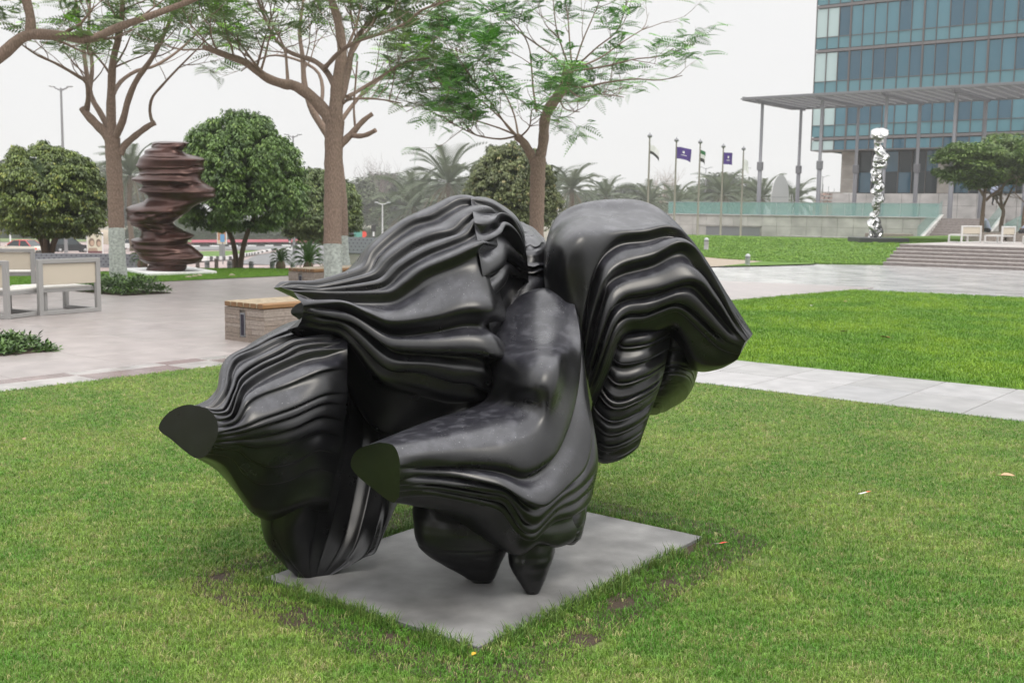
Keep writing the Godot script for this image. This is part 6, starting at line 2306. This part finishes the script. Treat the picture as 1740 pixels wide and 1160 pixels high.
func flags():
	var tops := [[1102, 236], [1147, 243], [1187, 246], [1226, 253], [1260, 257]]
	for k in 5:
		var px: float = tops[k][0]
		var d: float = [70.0, 73.4, 75.0, 79.3, 81.0][k]
		var base := T(px - 6, d)
		var o := thing("flagpole", ["leftmost of five flagpoles, its furled flag dark and white", "second flagpole from the left, flying the larger purple flag", "middle flagpole, its furled flag green and white", "fourth flagpole from the left, its purple flag hanging squarer", "rightmost of five flagpoles, its pale flag before the canopy's first column"][k], "flagpole", base, 0.0, "flagpoles in front of the terrace wall")
		var h := P(px, tops[k][1], d).y - base.y
		var st := begin()
		lathe(st, [Vector2(0.13, -0.2), Vector2(0.13, 0.05), Vector2(0.085, 0.08), Vector2(0.045, h)], 10)
		put("pole", done(st), M.pole_green, o)
		st = begin()
		lathe(st, [Vector2(0.05, h), Vector2(0.14, h + 0.06), Vector2(0.16, h + 0.14), Vector2(0.1, h + 0.2), Vector2(0.05, h + 0.24), Vector2(0, h + 0.36)], 10)
		put("finial", done(st), M.steel_grey, o)
		var w: float = [0.62, 0.98, 0.36, 0.66, 0.42][k]
		var t := at(Vector3(0.05, h - [0.42, 0.3, 0.4, 0.3, 0.62][k], 0.0), 0.15)
		var tall: float = [0.55, 0.75, 0.75, 0.82, 0.75][k]
		var sag: float = [0.95, 0.3, 0.8, 0.06, 0.9][k]
		put("flag", flag_mesh(w, tall, sag, k), [M.flag_white, M.violet, M.flag_white, M.violet, M.flag_white][k], o, t)
		if k in [1, 3]:
			# the pale emblem and its short line of lettering
			put("emblem", flag_mesh(w, tall, sag, k, 0.42, 0.56, 0.3, 0.48, 0.006), M.flag_white, o, t)
			put("lettering", flag_mesh(w, tall, sag, k, 0.3, 0.68, 0.62, 0.67, 0.006), M.flag_white, o, t)
		else:
			put("band", flag_mesh(w, tall, sag, k, 0.0, 1.0, 0.0, 0.32, 0.006), M.flag_green if k == 2 else M.flag_white, o, t)
			put("band", flag_mesh(w, tall, sag, k, 0.0, 1.0, 0.68, 1.0, 0.006), M.flag_black if k < 4 else M.flag_white, o, t)


# ---------------------------------------------------------------- litter
func litter():
	var scrap := func(label: String, p: Vector3, turn: float, l: float, cols: Array, curl: float, what: String, called: String):
		var o := thing(called, label, what, p, turn)
		var n := cols.size()
		for k in n:
			var st := begin()
			var f := func(u: float) -> Vector3: return Vector3((u - 0.5) * l, 0.056 + curl * sin(u * PI), 0.012 * sin(u * 5.0))
			for j in 4:
				var a: Vector3 = f.call((k + j / 4.0) / n)
				var b: Vector3 = f.call((k + (j + 1) / 4.0) / n)
				var s := Vector3(0, 0.004, 0.017)
				quad(st, a - s, b - s, b + s, a + s, Vector3.UP, 1)
			put("strip", done(st), cols[k], o)
	scrap.call("scrap of red and white tape lying in the near lawn, right of the sculpture", G(1475, 856), 0.15, 0.1, [M.white, M.red, M.white], 0.014, "tape scrap", "tape_scrap")
	scrap.call("scrap of red tape by the soil at the plate's right corner", G(1226, 944), 0.1, 0.075, [M.planter_stone, M.red, M.red], 0.006, "tape scrap", "tape_scrap")
	for k in 7:
		var px: float = [1712, 805, 1505, 1434, 1380, 40, 1437][k]
		var py: float = [817, 1127, 577, 567, 522, 754, 515][k]
		var col: Color = [Color(0.5, 0.33, 0.2), Color(0.55, 0.35, 0.03), Color(0.34, 0.15, 0.05), Color(0.25, 0.16, 0.08), Color(0.45, 0.42, 0.36), Color(0.34, 0.24, 0.14), Color(0.35, 0.27, 0.12)][k]
		var o := thing("fallen_leaf", ["pale tan fallen leaf in the near lawn at the right edge", "yellow fallen leaf in the grass before the plate's nearest corner", "orange brown fallen leaf on the farther lawn, largest there", "small brown fallen leaf on the farther lawn, left of the orange one", "pale scrap of leaf on the farther lawn near its left edge", "brown fallen leaf in the near lawn at the left edge", "tiny tan leaf on the farther lawn, highest of them in the picture"][k], "leaf", G(px, py), k * 1.1, "fallen leaves on the lawns")
		var st := begin()
		var l: float = [0.085, 0.03, 0.14, 0.1, 0.12, 0.05, 0.08][k]
		var ring := []
		for j in 13:
			var t := j / 12.0
			ring.append([Vector3((t - 0.5) * l, 0.034 + 0.05 * l * sin(t * 4.0), 0.24 * l * sin(PI * t)), Vector3((t - 0.5) * l, 0.034 + 0.12 * l * sin(t * 3.0), -0.24 * l * sin(PI * t)), Vector3((t - 0.5) * l, 0.03, 0)])
		for j in 12:
			quad(st, ring[j][0], ring[j + 1][0], ring[j + 1][2], ring[j][2], Vector3.UP, 1)
			quad(st, ring[j][1], ring[j + 1][1], ring[j + 1][2], ring[j][2], Vector3.UP, 1)
		put("blade", done(st), mat(col.r, col.g, col.b, 0.8), o)
		st = begin()
		tube(st, [ring[0][2], ring[0][2] - Vector3(l * 0.3, -0.004, 0.004)], [l * 0.02, l * 0.012], 4)
		put("stalk", done(st), M.wood_end, o)


# ---------------------------------------------------------------- the terrace and the tower
const WALL_U := 78.0


func on(u: float, y: float, w: float) -> Transform3D:
	return Transform3D(Basis(Vector3(W.x, 0, W.y), Vector3.UP, Vector3(-U.x, 0, -U.y)), uw3(u, y, w))


# a panel: w0..w1 along the wall, y0..y1 up, its face at u
func panel(called: String, u: float, thick: float, w0: float, w1: float, y0: float, y1: float, m: Material, parent: Node, bevel := 0.004, gap := 0.0) -> MeshInstance3D:
	return put(called, box_mesh(Vector3(w1 - w0 - gap, y1 - y0 - gap, thick), bevel), m, parent, on(u + thick / 2, (y0 + y1) / 2, (w0 + w1) / 2))


# no pane hangs quite true, so each mirrors a slightly different piece of the surroundings
func tilted(o: MeshInstance3D, r: RandomNumberGenerator):
	o.basis = o.basis * Basis.from_euler(Vector3(r.randf_range(-0.008, 0.008), r.randf_range(-0.008, 0.008), 0))


func terrace_wall():
	var o := thing("terrace_wall", "long pale stone clad terrace wall across the right background", "wall")
	var w0 := -46.0
	var w1 := -24.7
	var base := -1.2
	var top := 1.52
	panel("wall_core", WALL_U + 0.09, 0.6, w0, w1, base, top - 0.04, M.concrete, o)
	var n := 18
	var step := (w1 - w0) / n
	for i in n:
		for j in 3:
			var y0: float = [-0.9, -0.08, 0.72][j]
			var y1: float = [-0.1, 0.70, 1.44][j]
			var a := w0 + i * step
			# an opening with a shutter on the left
			if a < -38.2 and a > -43.5 and j < 2 and y1 < 0.75:
				continue
			panel("cladding_panel", WALL_U + 0.05, 0.04, a + 0.01, a + step - 0.01, y0, y1, M["clad_%d" % (rng.randi() % 3)], o)
	panel("shutter", WALL_U + 0.07, 0.02, -43.0, -37.9, -0.9, 0.62, M.steel_grey, o)
	panel("lintel", WALL_U + 0.02, 0.07, -43.3, -37.8, 0.62, 0.71, M.concrete, o)
	panel("coping", WALL_U - 0.02, 0.7, w0, w1, top - 0.04, top + 0.03, M.clad_2, o)
	# glass balustrade along it
	var b := thing("balustrade", "long greenish glass balustrade on top of the terrace wall", "balustrade")
	var m := 16
	for i in m:
		var s := (w1 - w0) / m
		panel("glass_panel", WALL_U + 0.2, 0.02, w0 + i * s + 0.012, w0 + (i + 1) * s - 0.012, top + 0.05, top + 0.97, M.rail_glass, b, 0.002)
	panel("handrail", WALL_U + 0.185, 0.05, w0, w1, top + 0.972, top + 1.0, M.canopy, b)
	panel("foot_rail", WALL_U + 0.17, 0.08, w0, w1, top + 0.03, top + 0.05, M.canopy, b)
	# the upper terrace behind
	var st := begin()
	prism(st, rect_uw(WALL_U + 0.69, 104, -48, 14), -1.0, 1.5)
	struct("upper_terrace", done(st), M.step_top)
	# a tilted dark skylight at the foot of the wall
	st = begin()
	box(st, Vector3(1.6, 0.06, 0.9), Transform3D(Basis(Vector3.UP, along_w()) * Basis(Vector3.RIGHT, 0.5), Vector3(T(1201, 76).x, P(1201, 406, 76).y, -76)), 0.01)
	tag(put("skylight", done(st), M.perforated), "tilted dark grey panel at the foot of the terrace wall by the flagpoles", "skylight")


func stairs():
	var o := thing("stair", "grey stone stair rising through the terrace wall right of the polished column", "stair")
	var n := 11
	for k in n:
		var u := 74.2 + k * 0.36
		var y: float = lerpf(-0.35, 1.5, (k + 1.0) / n)
		var st := begin()
		prism(st, rect_uw(u, u + 0.8, -24.4, -20.7), y - 0.5, y, 0.012)
		put("step", done(st), M.step_stone, o)
	for side in 2:
		var w: float = [-24.7, -20.7][side]
		var st := begin()
		var a := uw3(73.6, 0, w)
		var b := uw3(78.4, 0, w)
		var pts := [[a, -0.9], [b, -0.9], [b, 1.75], [a, -0.05]]
		var s := Vector3(W.x, 0, W.y) * 0.15
		var mid := (a + b) / 2 + s + Vector3(0, 0.4, 0)
		var q := []
		for e in [0.0, 2.0]:
			for p in pts:
				q.append(p[0] + s * e + Vector3(0, p[1], 0))
		quad(st, q[0], q[1], q[2], q[3], -s)
		quad(st, q[4], q[5], q[6], q[7], s)
		for k in 4:
			var k2 := (k + 1) % 4
			quad(st, q[k], q[k2], q[k2 + 4], q[k + 4], (q[k] + q[k2]) / 2 + s - mid)
		put("cheek_wall", done(st), M.clad_0, o)
		st = begin()
		var up := Vector3.UP * 0.95
		var g0: Vector3 = a + s + Vector3(0, -0.03, 0)
		var g1: Vector3 = b + s + Vector3(0, 1.77, 0)
		quad(st, g0, g1, g1 + up, g0 + up, s)
		put("glass_panel", done(st), M.rail_glass, o)
	# the next flight climbs to the right behind a sloping wall
	o = thing("sloping_wall", "pale stone wall with a sloping top climbing to the right edge, glass rail along it", "wall")
	var w := -20.3
	for k in 7:
		var wa := w + k * 1.15
		var ya := -0.55 + k * 0.66
		var st := begin()
		var u := 76.2
		var q := []
		for e in [0.0, 0.5]:
			q.append(uw3(u + e, -0.9, wa + 0.006))
			q.append(uw3(u + e, -0.9, wa + 1.144))
			q.append(uw3(u + e, ya + 1.26, wa + 1.144))
			q.append(uw3(u + e, ya + 0.6, wa + 0.006))
		var nu := Vector3(U.x, 0, U.y)
		quad(st, q[0], q[1], q[2], q[3], -nu)
		quad(st, q[4], q[5], q[6], q[7], nu)
		quad(st, q[3], q[2], q[6], q[7], Vector3.UP)
		quad(st, q[0], q[3], q[7], q[4], -Vector3(W.x, 0, W.y))
		quad(st, q[1], q[2], q[6], q[5], Vector3(W.x, 0, W.y))
		put("cladding_panel", done(st), M["clad_%d" % (k % 3)], o)
		st = begin()
		quad(st, uw3(u + 0.25, ya + 0.62, wa + 0.02), uw3(u + 0.25, ya + 1.27, wa + 1.13), uw3(u + 0.25, ya + 2.2, wa + 1.13), uw3(u + 0.25, ya + 1.55, wa + 0.02), -nu)
		put("glass_panel", done(st), M.rail_glass, o)
		# the flight behind it
		st = begin()
		prism(st, rect_uw(u + 0.55, u + 3.5, wa, wa + 1.15), -0.9, ya + 0.62, 0.01)
		put("landing_step", done(st), M.step_stone, o)


func canopy():
	var o := thing("steel_canopy", "tall grey steel canopy with louvred roof on two rows of columns", "canopy")
	var u0 := 81.2
	var u1 := 88.4
	var top := 10.5
	var k := 0
	var w := -39.6
	while w < 8.0:
		for r in 2:
			var u: float = [u0, u1][r]
			var st := begin()
			lathe(st, [Vector2(0.17, 1.5), Vector2(0.17, 5.3), Vector2(0.13, 5.32), Vector2(0.12, top - 0.2)], 14, at(uw3(u, 0, w)))
			var c := put("column", done(st), M.canopy_steel, o)
			put("collar", box_mesh(Vector3(0.4, 0.66, 0.4), 0.04), M.canopy_steel, c, on(u, 5.35, w))
		panel_beam(o, "cross_beam", uw3(u0 - 1.0, top - 0.22, w), uw3(u1 + 0.7, top - 0.18, w), 0.14, 0.2)
		w += 4.9
		k += 1
	panel_beam(o, "edge_beam", uw3(u0 - 1.1, top, -40.6), uw3(u0 - 1.1, top, 9.0), 0.16, 0.2)
	panel_beam(o, "edge_beam", uw3(u1 + 0.8, top, -40.6), uw3(u1 + 0.8, top, 9.0), 0.2, 0.3)
	panel_beam(o, "edge_beam", uw3(u0 - 1.1, top, -40.7), uw3(u1 + 0.8, top, -40.7), 0.2, 0.3)
	# louvres along the roof, and the short blades across them
	for i in 15:
		var u := lerpf(u0 - 0.7, u1 + 0.5, i / 14.0)
		panel_beam(o, "louvre", uw3(u, top + 0.02, -41.1), uw3(u, top + 0.02, 9.0), 0.24, 0.07)
	for i in 60:
		var ww := -40.2 + i * 0.83
		panel_beam(o, "roof_blade", uw3(u0 - 0.9, top - 0.07, ww), uw3(u1 + 0.6, top - 0.07, ww), 0.05, 0.08)


func panel_beam(o: Node, called: String, a: Vector3, b: Vector3, w: float, h: float):
	var st := begin()
	bar(st, a, b, w, h, 0.01)
	put(called, done(st), M.canopy if called == "roof_blade" else M.canopy_steel, o)


func tower():
	var o := thing("office_tower", "blue green glass office tower with stone base behind the steel canopy", "office building")
	var u := 100.2
	var w0 := -43.75
	var n := 38
	var pw := 1.1
	# body behind the glass: floors and back
	var st := begin()
	prism(st, rect_uw(u + 0.45, u + 26, w0 + 2.5, w0 + n * pw), 7.8, 33.5)
	put("inner_body", done(st), M.dark, o)
	var levels := []
	for f in 7:
		levels.append(8.5 + 4.0 * f)
	var r := RandomNumberGenerator.new()
	r.seed = 17
	for f in 6:
		var y: float = levels[f]
		put("floor_band", box_mesh(Vector3(n * pw, 0.24, 0.3), 0.01), M.floor_band, o, on(u + 0.1, y + 0.17, w0 + n * pw / 2))
		for i in 20:
			var a := w0 + i * pw
			var corner := i < 2
			var g: Material = M.sky_tone_glass if corner else M["glass_%d" % (r.randi() % 5)]
			tilted(panel("window_pane", u + 0.06, 0.03, a + 0.03, a + pw - 0.03, y + 1.42, y + 3.98, g, o, 0.002), r)
			panel("spandrel_pane", u + 0.05, 0.03, a + 0.03, a + pw - 0.03, y + 0.36, y + 1.38, M.spandrel, o, 0.002)
	# the row under the lowest floor band
	for i in 20:
		var a := w0 + i * pw
		panel("spandrel_pane", u + 0.05, 0.03, a + 0.03, a + pw - 0.03, 7.66, 8.47, M.sky_tone_glass if i < 2 else M["glass_%d" % (r.randi() % 5)], o, 0.002)
	for i in 21:
		var thick := 0.16 if i in [3, 9, 14] else 0.06
		put("mullion", box_mesh(Vector3(thick, 26.0, 0.14), 0.005), M.mullion, o, on(u + 0.02, 7.6 + 13.0, w0 + i * pw))
	for f in 7:
		put("transom", box_mesh(Vector3(20 * pw, 0.05, 0.1), 0.004), M.mullion, o, on(u + 0.03, 8.5 + 4.0 * f + 1.4 - 4.0 * (1 if f == 6 else 0), w0 + 10 * pw))
	panel("soffit", u, 3.0, w0, w0 + n * pw, 7.56, 7.64, M.floor_band, o)
	panel("side_wall", u + 0.45, 25.0, w0, w0 + 0.1, 7.66, 33.0, M.spandrel, o)
	# the stone base
	var ub := u + 1.4
	panel("base_core", ub + 0.75, 6.0, -40.2, -6.0, 1.5, 7.5, M.dark, o)
	var wins := [[-39.8, -32.4], [-31.1, -24.6], [-22.8, -16.0]]
	# piers between the openings, and the plinth below them
	for q in [[-41.3, -39.8], [-32.4, -31.1], [-24.6, -22.8], [-16.0, -14.0]]:
		for j in 3:
			panel("cladding_panel", ub, 0.3, q[0] + 0.008, q[1] - 0.008, 3.7 + j * 1.27, 3.7 + (j + 1) * 1.27 - 0.016, M["beige_%d" % ((j + int(q[0])) % 3 if (j + int(q[0])) % 3 >= 0 else 0)], o)
	var w := -42.0
	while w < -13.0:
		for j in 2:
			panel("cladding_panel", ub - 0.06 , 0.3, w + 0.01, w + 1.62, 1.5 + j * 1.09, 1.5 + (j + 1) * 1.09 - 0.02, M["clad_%d" % (r.randi() % 3)], o)
		w += 1.64
	for q in wins:
		var m := int(round((q[1] - q[0]) / 1.25))
		var s: float = (q[1] - q[0]) / m
		for i in m:
			for j in 2:
				tilted(panel("window_pane", ub + 0.55, 0.03, q[0] + i * s + 0.03, q[0] + (i + 1) * s - 0.03, 3.74 if j == 0 else 5.66, 5.6 if j == 0 else 7.5, M.dark_glass if (i + j) % 3 else M.glass_4, o, 0.002), r)
		for i in m + 1:
			put("mullion", box_mesh(Vector3(0.07, 3.8, 0.1), 0.005), M.mullion, o, on(ub + 0.52, 5.6, q[0] + i * s))


func other_structures():
	# the white oval sign
	var d := 125.0
	var p := Vector3((1318.0 - 870) / FOCAL * d, 1.0, -d)
	var o := thing("oval_sign", "pale grey tall rounded sign standing behind the glass balustrade", "sign", p)
	var outline := []
	for k in 17:
		var a := PI * k / 16.0
		outline.append(Vector2(cos(a) * 0.95, 2.6 + sin(a) * 2.45))
	outline.append(Vector2(-0.95, 0.2))
	outline.append(Vector2(0.95, 0.2))
	var st := begin()
	var idx := Geometry2D.triangulate_polygon(PackedVector2Array(outline))
	for s in [-1.0, 1.0]:
		for k in range(0, idx.size(), 3):
			tri(st, Vector3(outline[idx[k]].x, outline[idx[k]].y, s * 0.25), Vector3(outline[idx[k + 1]].x, outline[idx[k + 1]].y, s * 0.25), Vector3(outline[idx[k + 2]].x, outline[idx[k + 2]].y, s * 0.25), Vector3(0, 0, s))
	for k in outline.size():
		var a: Vector2 = outline[k]
		var b: Vector2 = outline[(k + 1) % outline.size()]
		quad(st, Vector3(a.x, a.y, -0.25), Vector3(b.x, b.y, -0.25), Vector3(b.x, b.y, 0.25), Vector3(a.x, a.y, 0.25), Vector3((a + b).x, (a + b).y - 4.6, 0))
	put("panel", done(st), M.sign_white, o)
	for k in 4:
		put("seam", box_mesh(Vector3(1.88, 0.03, 0.52), 0.0), M.steel_grey, o, at(Vector3(0, 0.7 + k * 0.62, 0)))
	for s in [[-1.05, 0.0], [1.05, 0.0], [1.45, 0.35]]:
		st = begin()
		bar(st, Vector3(s[0] + s[1], -0.5, 0.5), Vector3(s[0] - s[1] * 0.6, 2.9, 0.5), 0.07)
		put("strut", done(st), M.scaffold, o)
	for y in [0.1, 1.0, 1.9]:
		st = begin()
		bar(st, Vector3(1.0, y, 0.5), Vector3(1.75 - y * 0.18, y, 0.5), 0.06)
		put("strut", done(st), M.scaffold, o)
	# a building site far off
	d = 320.0
	p = Vector3((1399.0 - 870) / FOCAL * d, terrain(80, -d), -d)
	o = thing("unfinished_building", "far unfinished brown building between the canopy's columns", "building", p)
	var low := P(1399, 346, d).y - p.y
	for k in 4:
		put("floor_slab", box_mesh(Vector3(7.0 - k * 0.8, 0.35, 6), 0.02), M.concrete, o, at(Vector3(k * 0.4, low + k * 1.05, 0)))
		if k < 3:
			for i in 5:
				put("wall", box_mesh(Vector3(0.95, 0.66, 5), 0.02), M.site_brick, o, at(Vector3(-2.6 + i * 1.25 + k * 0.3, low + k * 1.05 + 0.52, 0)))
	put("lower_storeys", box_mesh(Vector3(7.0, low, 5.8), 0.02), M.site_brick, o, at(Vector3(0, low / 2 - 0.2, 0)))
	for k in 3:
		st = begin()
		bar(st, Vector3(-1.5 + k * 1.6, low + 3.2, 0), Vector3(-1.5 + k * 1.6, low + 5.5 - k * 0.6, 0), 0.14)
		put("scaffold_pole", done(st), M.steel_grey, o)
	# offices and trees behind the camera, seen only as reflections in stone, steel and glass
	for q in [[Vector3(6, 0, 34), 46.0, 22.0, 0.15, "office block opposite, behind the camera, seen only in reflections"], [Vector3(-44, 0, 22), 36.0, 18.0, 0.9, "lower office block behind the camera to the left, seen only in reflections"]]:
		var b := thing("office_block", q[4], "office building", q[0], q[3])
		put("wall", box_mesh(Vector3(q[1], q[2], 14), 0.05), M.beige_1, b, at(Vector3(0, q[2] / 2, 7.3)))
		for f in 5:
			put("window_band", box_mesh(Vector3(q[1] - 1.0, 2.3, 0.2), 0.02), M.dark_glass, b, at(Vector3(0, 2.6 + f * q[2] / 5.4, 0.26)))


# ---------------------------------------------------------------- people
# one smooth skin over joints: surface nets on a field of joined capsules
func skin_net(caps: Array, cell: float, join: float) -> ArrayMesh:
	var lo := Vector3(9, 9, 9)
	var hi := Vector3(-9, -9, -9)
	for c in caps:
		for e in [[c[0], c[2]], [c[1], c[3]]]:
			lo = lo.min(e[0] - Vector3.ONE * (e[1] + cell * 2))
			hi = hi.max(e[0] + Vector3.ONE * (e[1] + cell * 2))
	var n := Vector3i(((hi - lo) / cell).ceil()) + Vector3i.ONE
	var f := PackedFloat32Array()
	f.resize(n.x * n.y * n.z)
	for z in n.z:
		for y in n.y:
			for x in n.x:
				var p := lo + Vector3(x, y, z) * cell
				var d := 9.0
				for c in caps:
					var a: Vector3 = c[0]
					var ab: Vector3 = c[1] - a
					var t := clampf((p - a).dot(ab) / maxf(ab.length_squared(), 1e-6), 0, 1)
					var e: float = (p - a - ab * t).length() - lerpf(c[2], c[3], t)
					if e > d + join:
						continue
					var h := clampf(0.5 + 0.5 * (d - e) / join, 0, 1)
					d = lerpf(d, e, h) - join * h * (1 - h)
				f[(z * n.y + y) * n.x + x] = d
	var at_cell := {}
	var v := PackedVector3Array()
	var idx := PackedInt32Array()
	var val := func(x: int, y: int, z: int) -> float: return f[(z * n.y + y) * n.x + x]
	for z in n.z - 1:
		for y in n.y - 1:
			for x in n.x - 1:
				var sum := Vector3.ZERO
				var cnt := 0
				for e in 12:
					var ax := e / 4
					var b1 := e & 1
					var b2 := (e >> 1) & 1
					var o := Vector3i.ZERO
					o[(ax + 1) % 3] = b1
					o[(ax + 2) % 3] = b2
					var q := o
					q[ax] = 1
					var fa: float = val.call(x + o.x, y + o.y, z + o.z)
					var fb: float = val.call(x + q.x, y + q.y, z + q.z)
					if (fa < 0) != (fb < 0):
						sum += Vector3(o) + (Vector3(q) - Vector3(o)) * (fa / (fa - fb))
						cnt += 1
				if cnt:
					at_cell[Vector3i(x, y, z)] = v.size()
					v.append(lo + (Vector3(x, y, z) + sum / cnt) * cell)
	for z in range(1, n.z - 1):
		for y in range(1, n.y - 1):
			for x in range(1, n.x - 1):
				for ax in 3:
					var o := Vector3i.ZERO
					o[ax] = 1
					var fa: float = val.call(x, y, z)
					var fb: float = val.call(x + o.x, y + o.y, z + o.z)
					if (fa < 0) == (fb < 0):
						continue
					var d1 := Vector3i.ZERO
					d1[(ax + 1) % 3] = 1
					var d2 := Vector3i.ZERO
					d2[(ax + 2) % 3] = 1
					var c := Vector3i(x, y, z)
					var q := [at_cell.get(c - d1 - d2, -1), at_cell.get(c - d2, -1), at_cell.get(c, -1), at_cell.get(c - d1, -1)]
					if q.min() < 0:
						continue
					if fa >= 0:
						q.reverse()
					idx.append_array([q[0], q[2], q[1], q[0], q[3], q[2]])
	var nrm := PackedVector3Array()
	nrm.resize(v.size())
	for k in range(0, idx.size(), 3):
		var fn := (v[idx[k]] - v[idx[k + 2]]).cross(v[idx[k]] - v[idx[k + 1]])
		for e in 3:
			nrm[idx[k + e]] += fn
	for k in v.size():
		nrm[k] = nrm[k].normalized()
	var arrays := []
	arrays.resize(Mesh.ARRAY_MAX)
	arrays[Mesh.ARRAY_VERTEX] = v
	arrays[Mesh.ARRAY_NORMAL] = nrm
	arrays[Mesh.ARRAY_INDEX] = idx
	var m := ArrayMesh.new()
	m.add_surface_from_arrays(Mesh.PRIMITIVE_TRIANGLES, arrays)
	return m


# joints: hip, chest, neck, head, then left and right shoulder, elbow, hand, and hip joint, knee, ankle, toe; faces -z
func person(label: String, p: Vector3, turn: float, j: Dictionary, shirt: Material, trousers: Material):
	var o := thing("person", label, "person", p, turn)
	var body := []
	var cap := func(a: Vector3, b: Vector3, ra: float, rb: float): return [a, b, ra, rb]
	body.append(cap.call(j.hip, j.chest, 0.13, 0.14))
	body.append(cap.call(j.chest, j.neck, 0.12, 0.06))
	body.append(cap.call(j.neck, j.head, 0.055, 0.06))
	var hd: Vector3 = j.head
	var look: Vector3 = j.look
	body.append(cap.call(hd + Vector3(0, 0.06, 0), hd + look * 0.03 + Vector3(0, -0.02, 0), 0.095, 0.075))
	body.append(cap.call(hd + look * 0.09 + Vector3(0, 0.01, 0), hd + look * 0.115 + Vector3(0, -0.01, 0), 0.014, 0.018))
	for s in 2:
		var e: Array = j.arms[s]
		body.append(cap.call(j.chest + Vector3(0, 0.1, 0), e[0], 0.08, 0.07))
		body.append(cap.call(e[0], e[1], 0.055, 0.045))
		body.append(cap.call(e[1], e[2], 0.042, 0.03))
		var hand := ((e[2] - e[1]) as Vector3).normalized()
		body.append(cap.call(e[2], e[2] + hand * 0.08, 0.034, 0.03))
		var sd := hand.cross(Vector3.UP if absf(hand.y) < 0.9 else Vector3.RIGHT).normalized()
		for q in 4:
			body.append(cap.call(e[2] + hand * 0.08 + sd * (q - 1.5) * 0.02, e[2] + hand * (0.15 - absf(q - 1.3) * 0.012) + sd * (q - 1.5) * 0.022, 0.01, 0.008))
		body.append(cap.call(e[2] + hand * 0.03 + sd * 0.03, e[2] + hand * 0.08 + sd * 0.065, 0.012, 0.009))
		var g: Array = j.legs[s]
		body.append(cap.call(g[0], g[1], 0.085, 0.062))
		body.append(cap.call(g[1], g[2], 0.055, 0.04))
		body.append(cap.call(g[2], g[3], 0.042, 0.035))
		body.append(cap.call(hd + Vector3(0, 0.02, 0) + look.cross(Vector3.UP) * 0.09 * (s * 2 - 1), hd + look.cross(Vector3.UP) * 0.1 * (s * 2 - 1), 0.02, 0.016))
	put("body", skin_net(body, 0.028, 0.05), M.skin, o)
	var top := [cap.call(j.hip + Vector3(0, 0.02, 0), j.chest, 0.152, 0.165), cap.call(j.chest, j.neck, 0.145, 0.08)]
	var low := [cap.call(j.hip + Vector3(0, -0.02, 0), j.hip + Vector3(0, 0.06, 0), 0.15, 0.14)]
	for s in 2:
		var e: Array = j.arms[s]
		top.append(cap.call(j.chest + Vector3(0, 0.1, 0), e[0], 0.1, 0.088))
		top.append(cap.call(e[0], e[1], 0.075, 0.064))
		top.append(cap.call(e[1], (e[1] as Vector3).lerp(e[2], 0.85), 0.06, 0.05))
		var g: Array = j.legs[s]
		low.append(cap.call(j.hip, g[0], 0.12, 0.105))
		low.append(cap.call(g[0], g[1], 0.105, 0.08))
		low.append(cap.call(g[1], (g[1] as Vector3).lerp(g[2], 0.9), 0.074, 0.06))
		put("shoe", skin_net([cap.call(g[2] + Vector3(0, -0.02, 0), g[3], 0.052, 0.046)], 0.02, 0.02), M.black, o)
	put("shirt", skin_net(top, 0.03, 0.05), shirt, o)
	put("trousers", skin_net(low, 0.03, 0.05), trousers, o)
	put("hair", skin_net([cap.call(hd + Vector3(0, 0.09, 0) - look * 0.03, hd + Vector3(0, 0.03, 0) - look * 0.05, 0.095, 0.085)], 0.02, 0.02), M.hair, o)


func seated(lean: float) -> Dictionary:
	return {"hip": v3(0, 0.52, 0.05), "chest": v3(0, 0.88, 0.02 - lean), "neck": v3(0, 1.05, -0.02 - lean * 1.4), "head": v3(0, 1.18, -0.07 - lean * 1.6), "look": v3(0, -0.5, -0.86),
		"arms": [[v3(-0.19, 0.98, -lean), v3(-0.23, 0.72, -0.12 - lean), v3(-0.08, 0.66, -0.36)], [v3(0.19, 0.98, -lean), v3(0.23, 0.72, -0.12 - lean), v3(0.08, 0.66, -0.36)]],
		"legs": [[v3(-0.1, 0.5, 0.0), v3(-0.13, 0.5, -0.42), v3(-0.12, 0.09, -0.4), v3(-0.13, 0.05, -0.58)], [v3(0.1, 0.5, 0.0), v3(0.13, 0.5, -0.42), v3(0.13, 0.09, -0.44), v3(0.14, 0.05, -0.62)]]}


func people():
	person("person in a pale shirt and dark trousers sitting head bowed on the round bench", Vector3(24.95, 0.42, -58.9), 1.2, seated(0.12), M.shirt, M.trousers)
	person("person in a lilac shirt sitting at the right edge of the picture", Vector3(25.1, 0.42, -54.3), 1.0, seated(0.1), M.shirt, M.trousers)
	var climb := {"hip": v3(0, 0.9, 0), "chest": v3(0, 1.25, -0.02), "neck": v3(0, 1.46, -0.03), "head": v3(0, 1.6, -0.06), "look": v3(0, -0.1, -1.0),
		"arms": [[v3(-0.2, 1.38, 0), v3(-0.25, 1.12, 0.06), v3(-0.22, 0.88, -0.04)], [v3(0.2, 1.38, 0), v3(0.3, 1.16, -0.14), v3(0.3, 1.2, -0.4)]],
		"legs": [[v3(-0.1, 0.86, 0), v3(-0.1, 0.47, -0.06), v3(-0.1, 0.09, 0.05), v3(-0.1, 0.05, -0.12)], [v3(0.1, 0.86, 0), v3(0.11, 0.56, -0.26), v3(0.11, 0.24, -0.2), v3(0.11, 0.21, -0.36)]]}
	var f := P(1689, 348.5, 88.0)
	person("person in a pale blue shirt and dark trousers climbing the stair behind the glass rail", f, -1.1, climb, M.shirt, M.trousers)


func build_all():
	build_ground()
	build_plants()
	tower()
	canopy()
	terrace_wall()
	stairs()
	other_structures()
	build_sculptures()
	build_seats()
	bollards()
	street_things()
	cars()
	flags()
	people()
	litter()
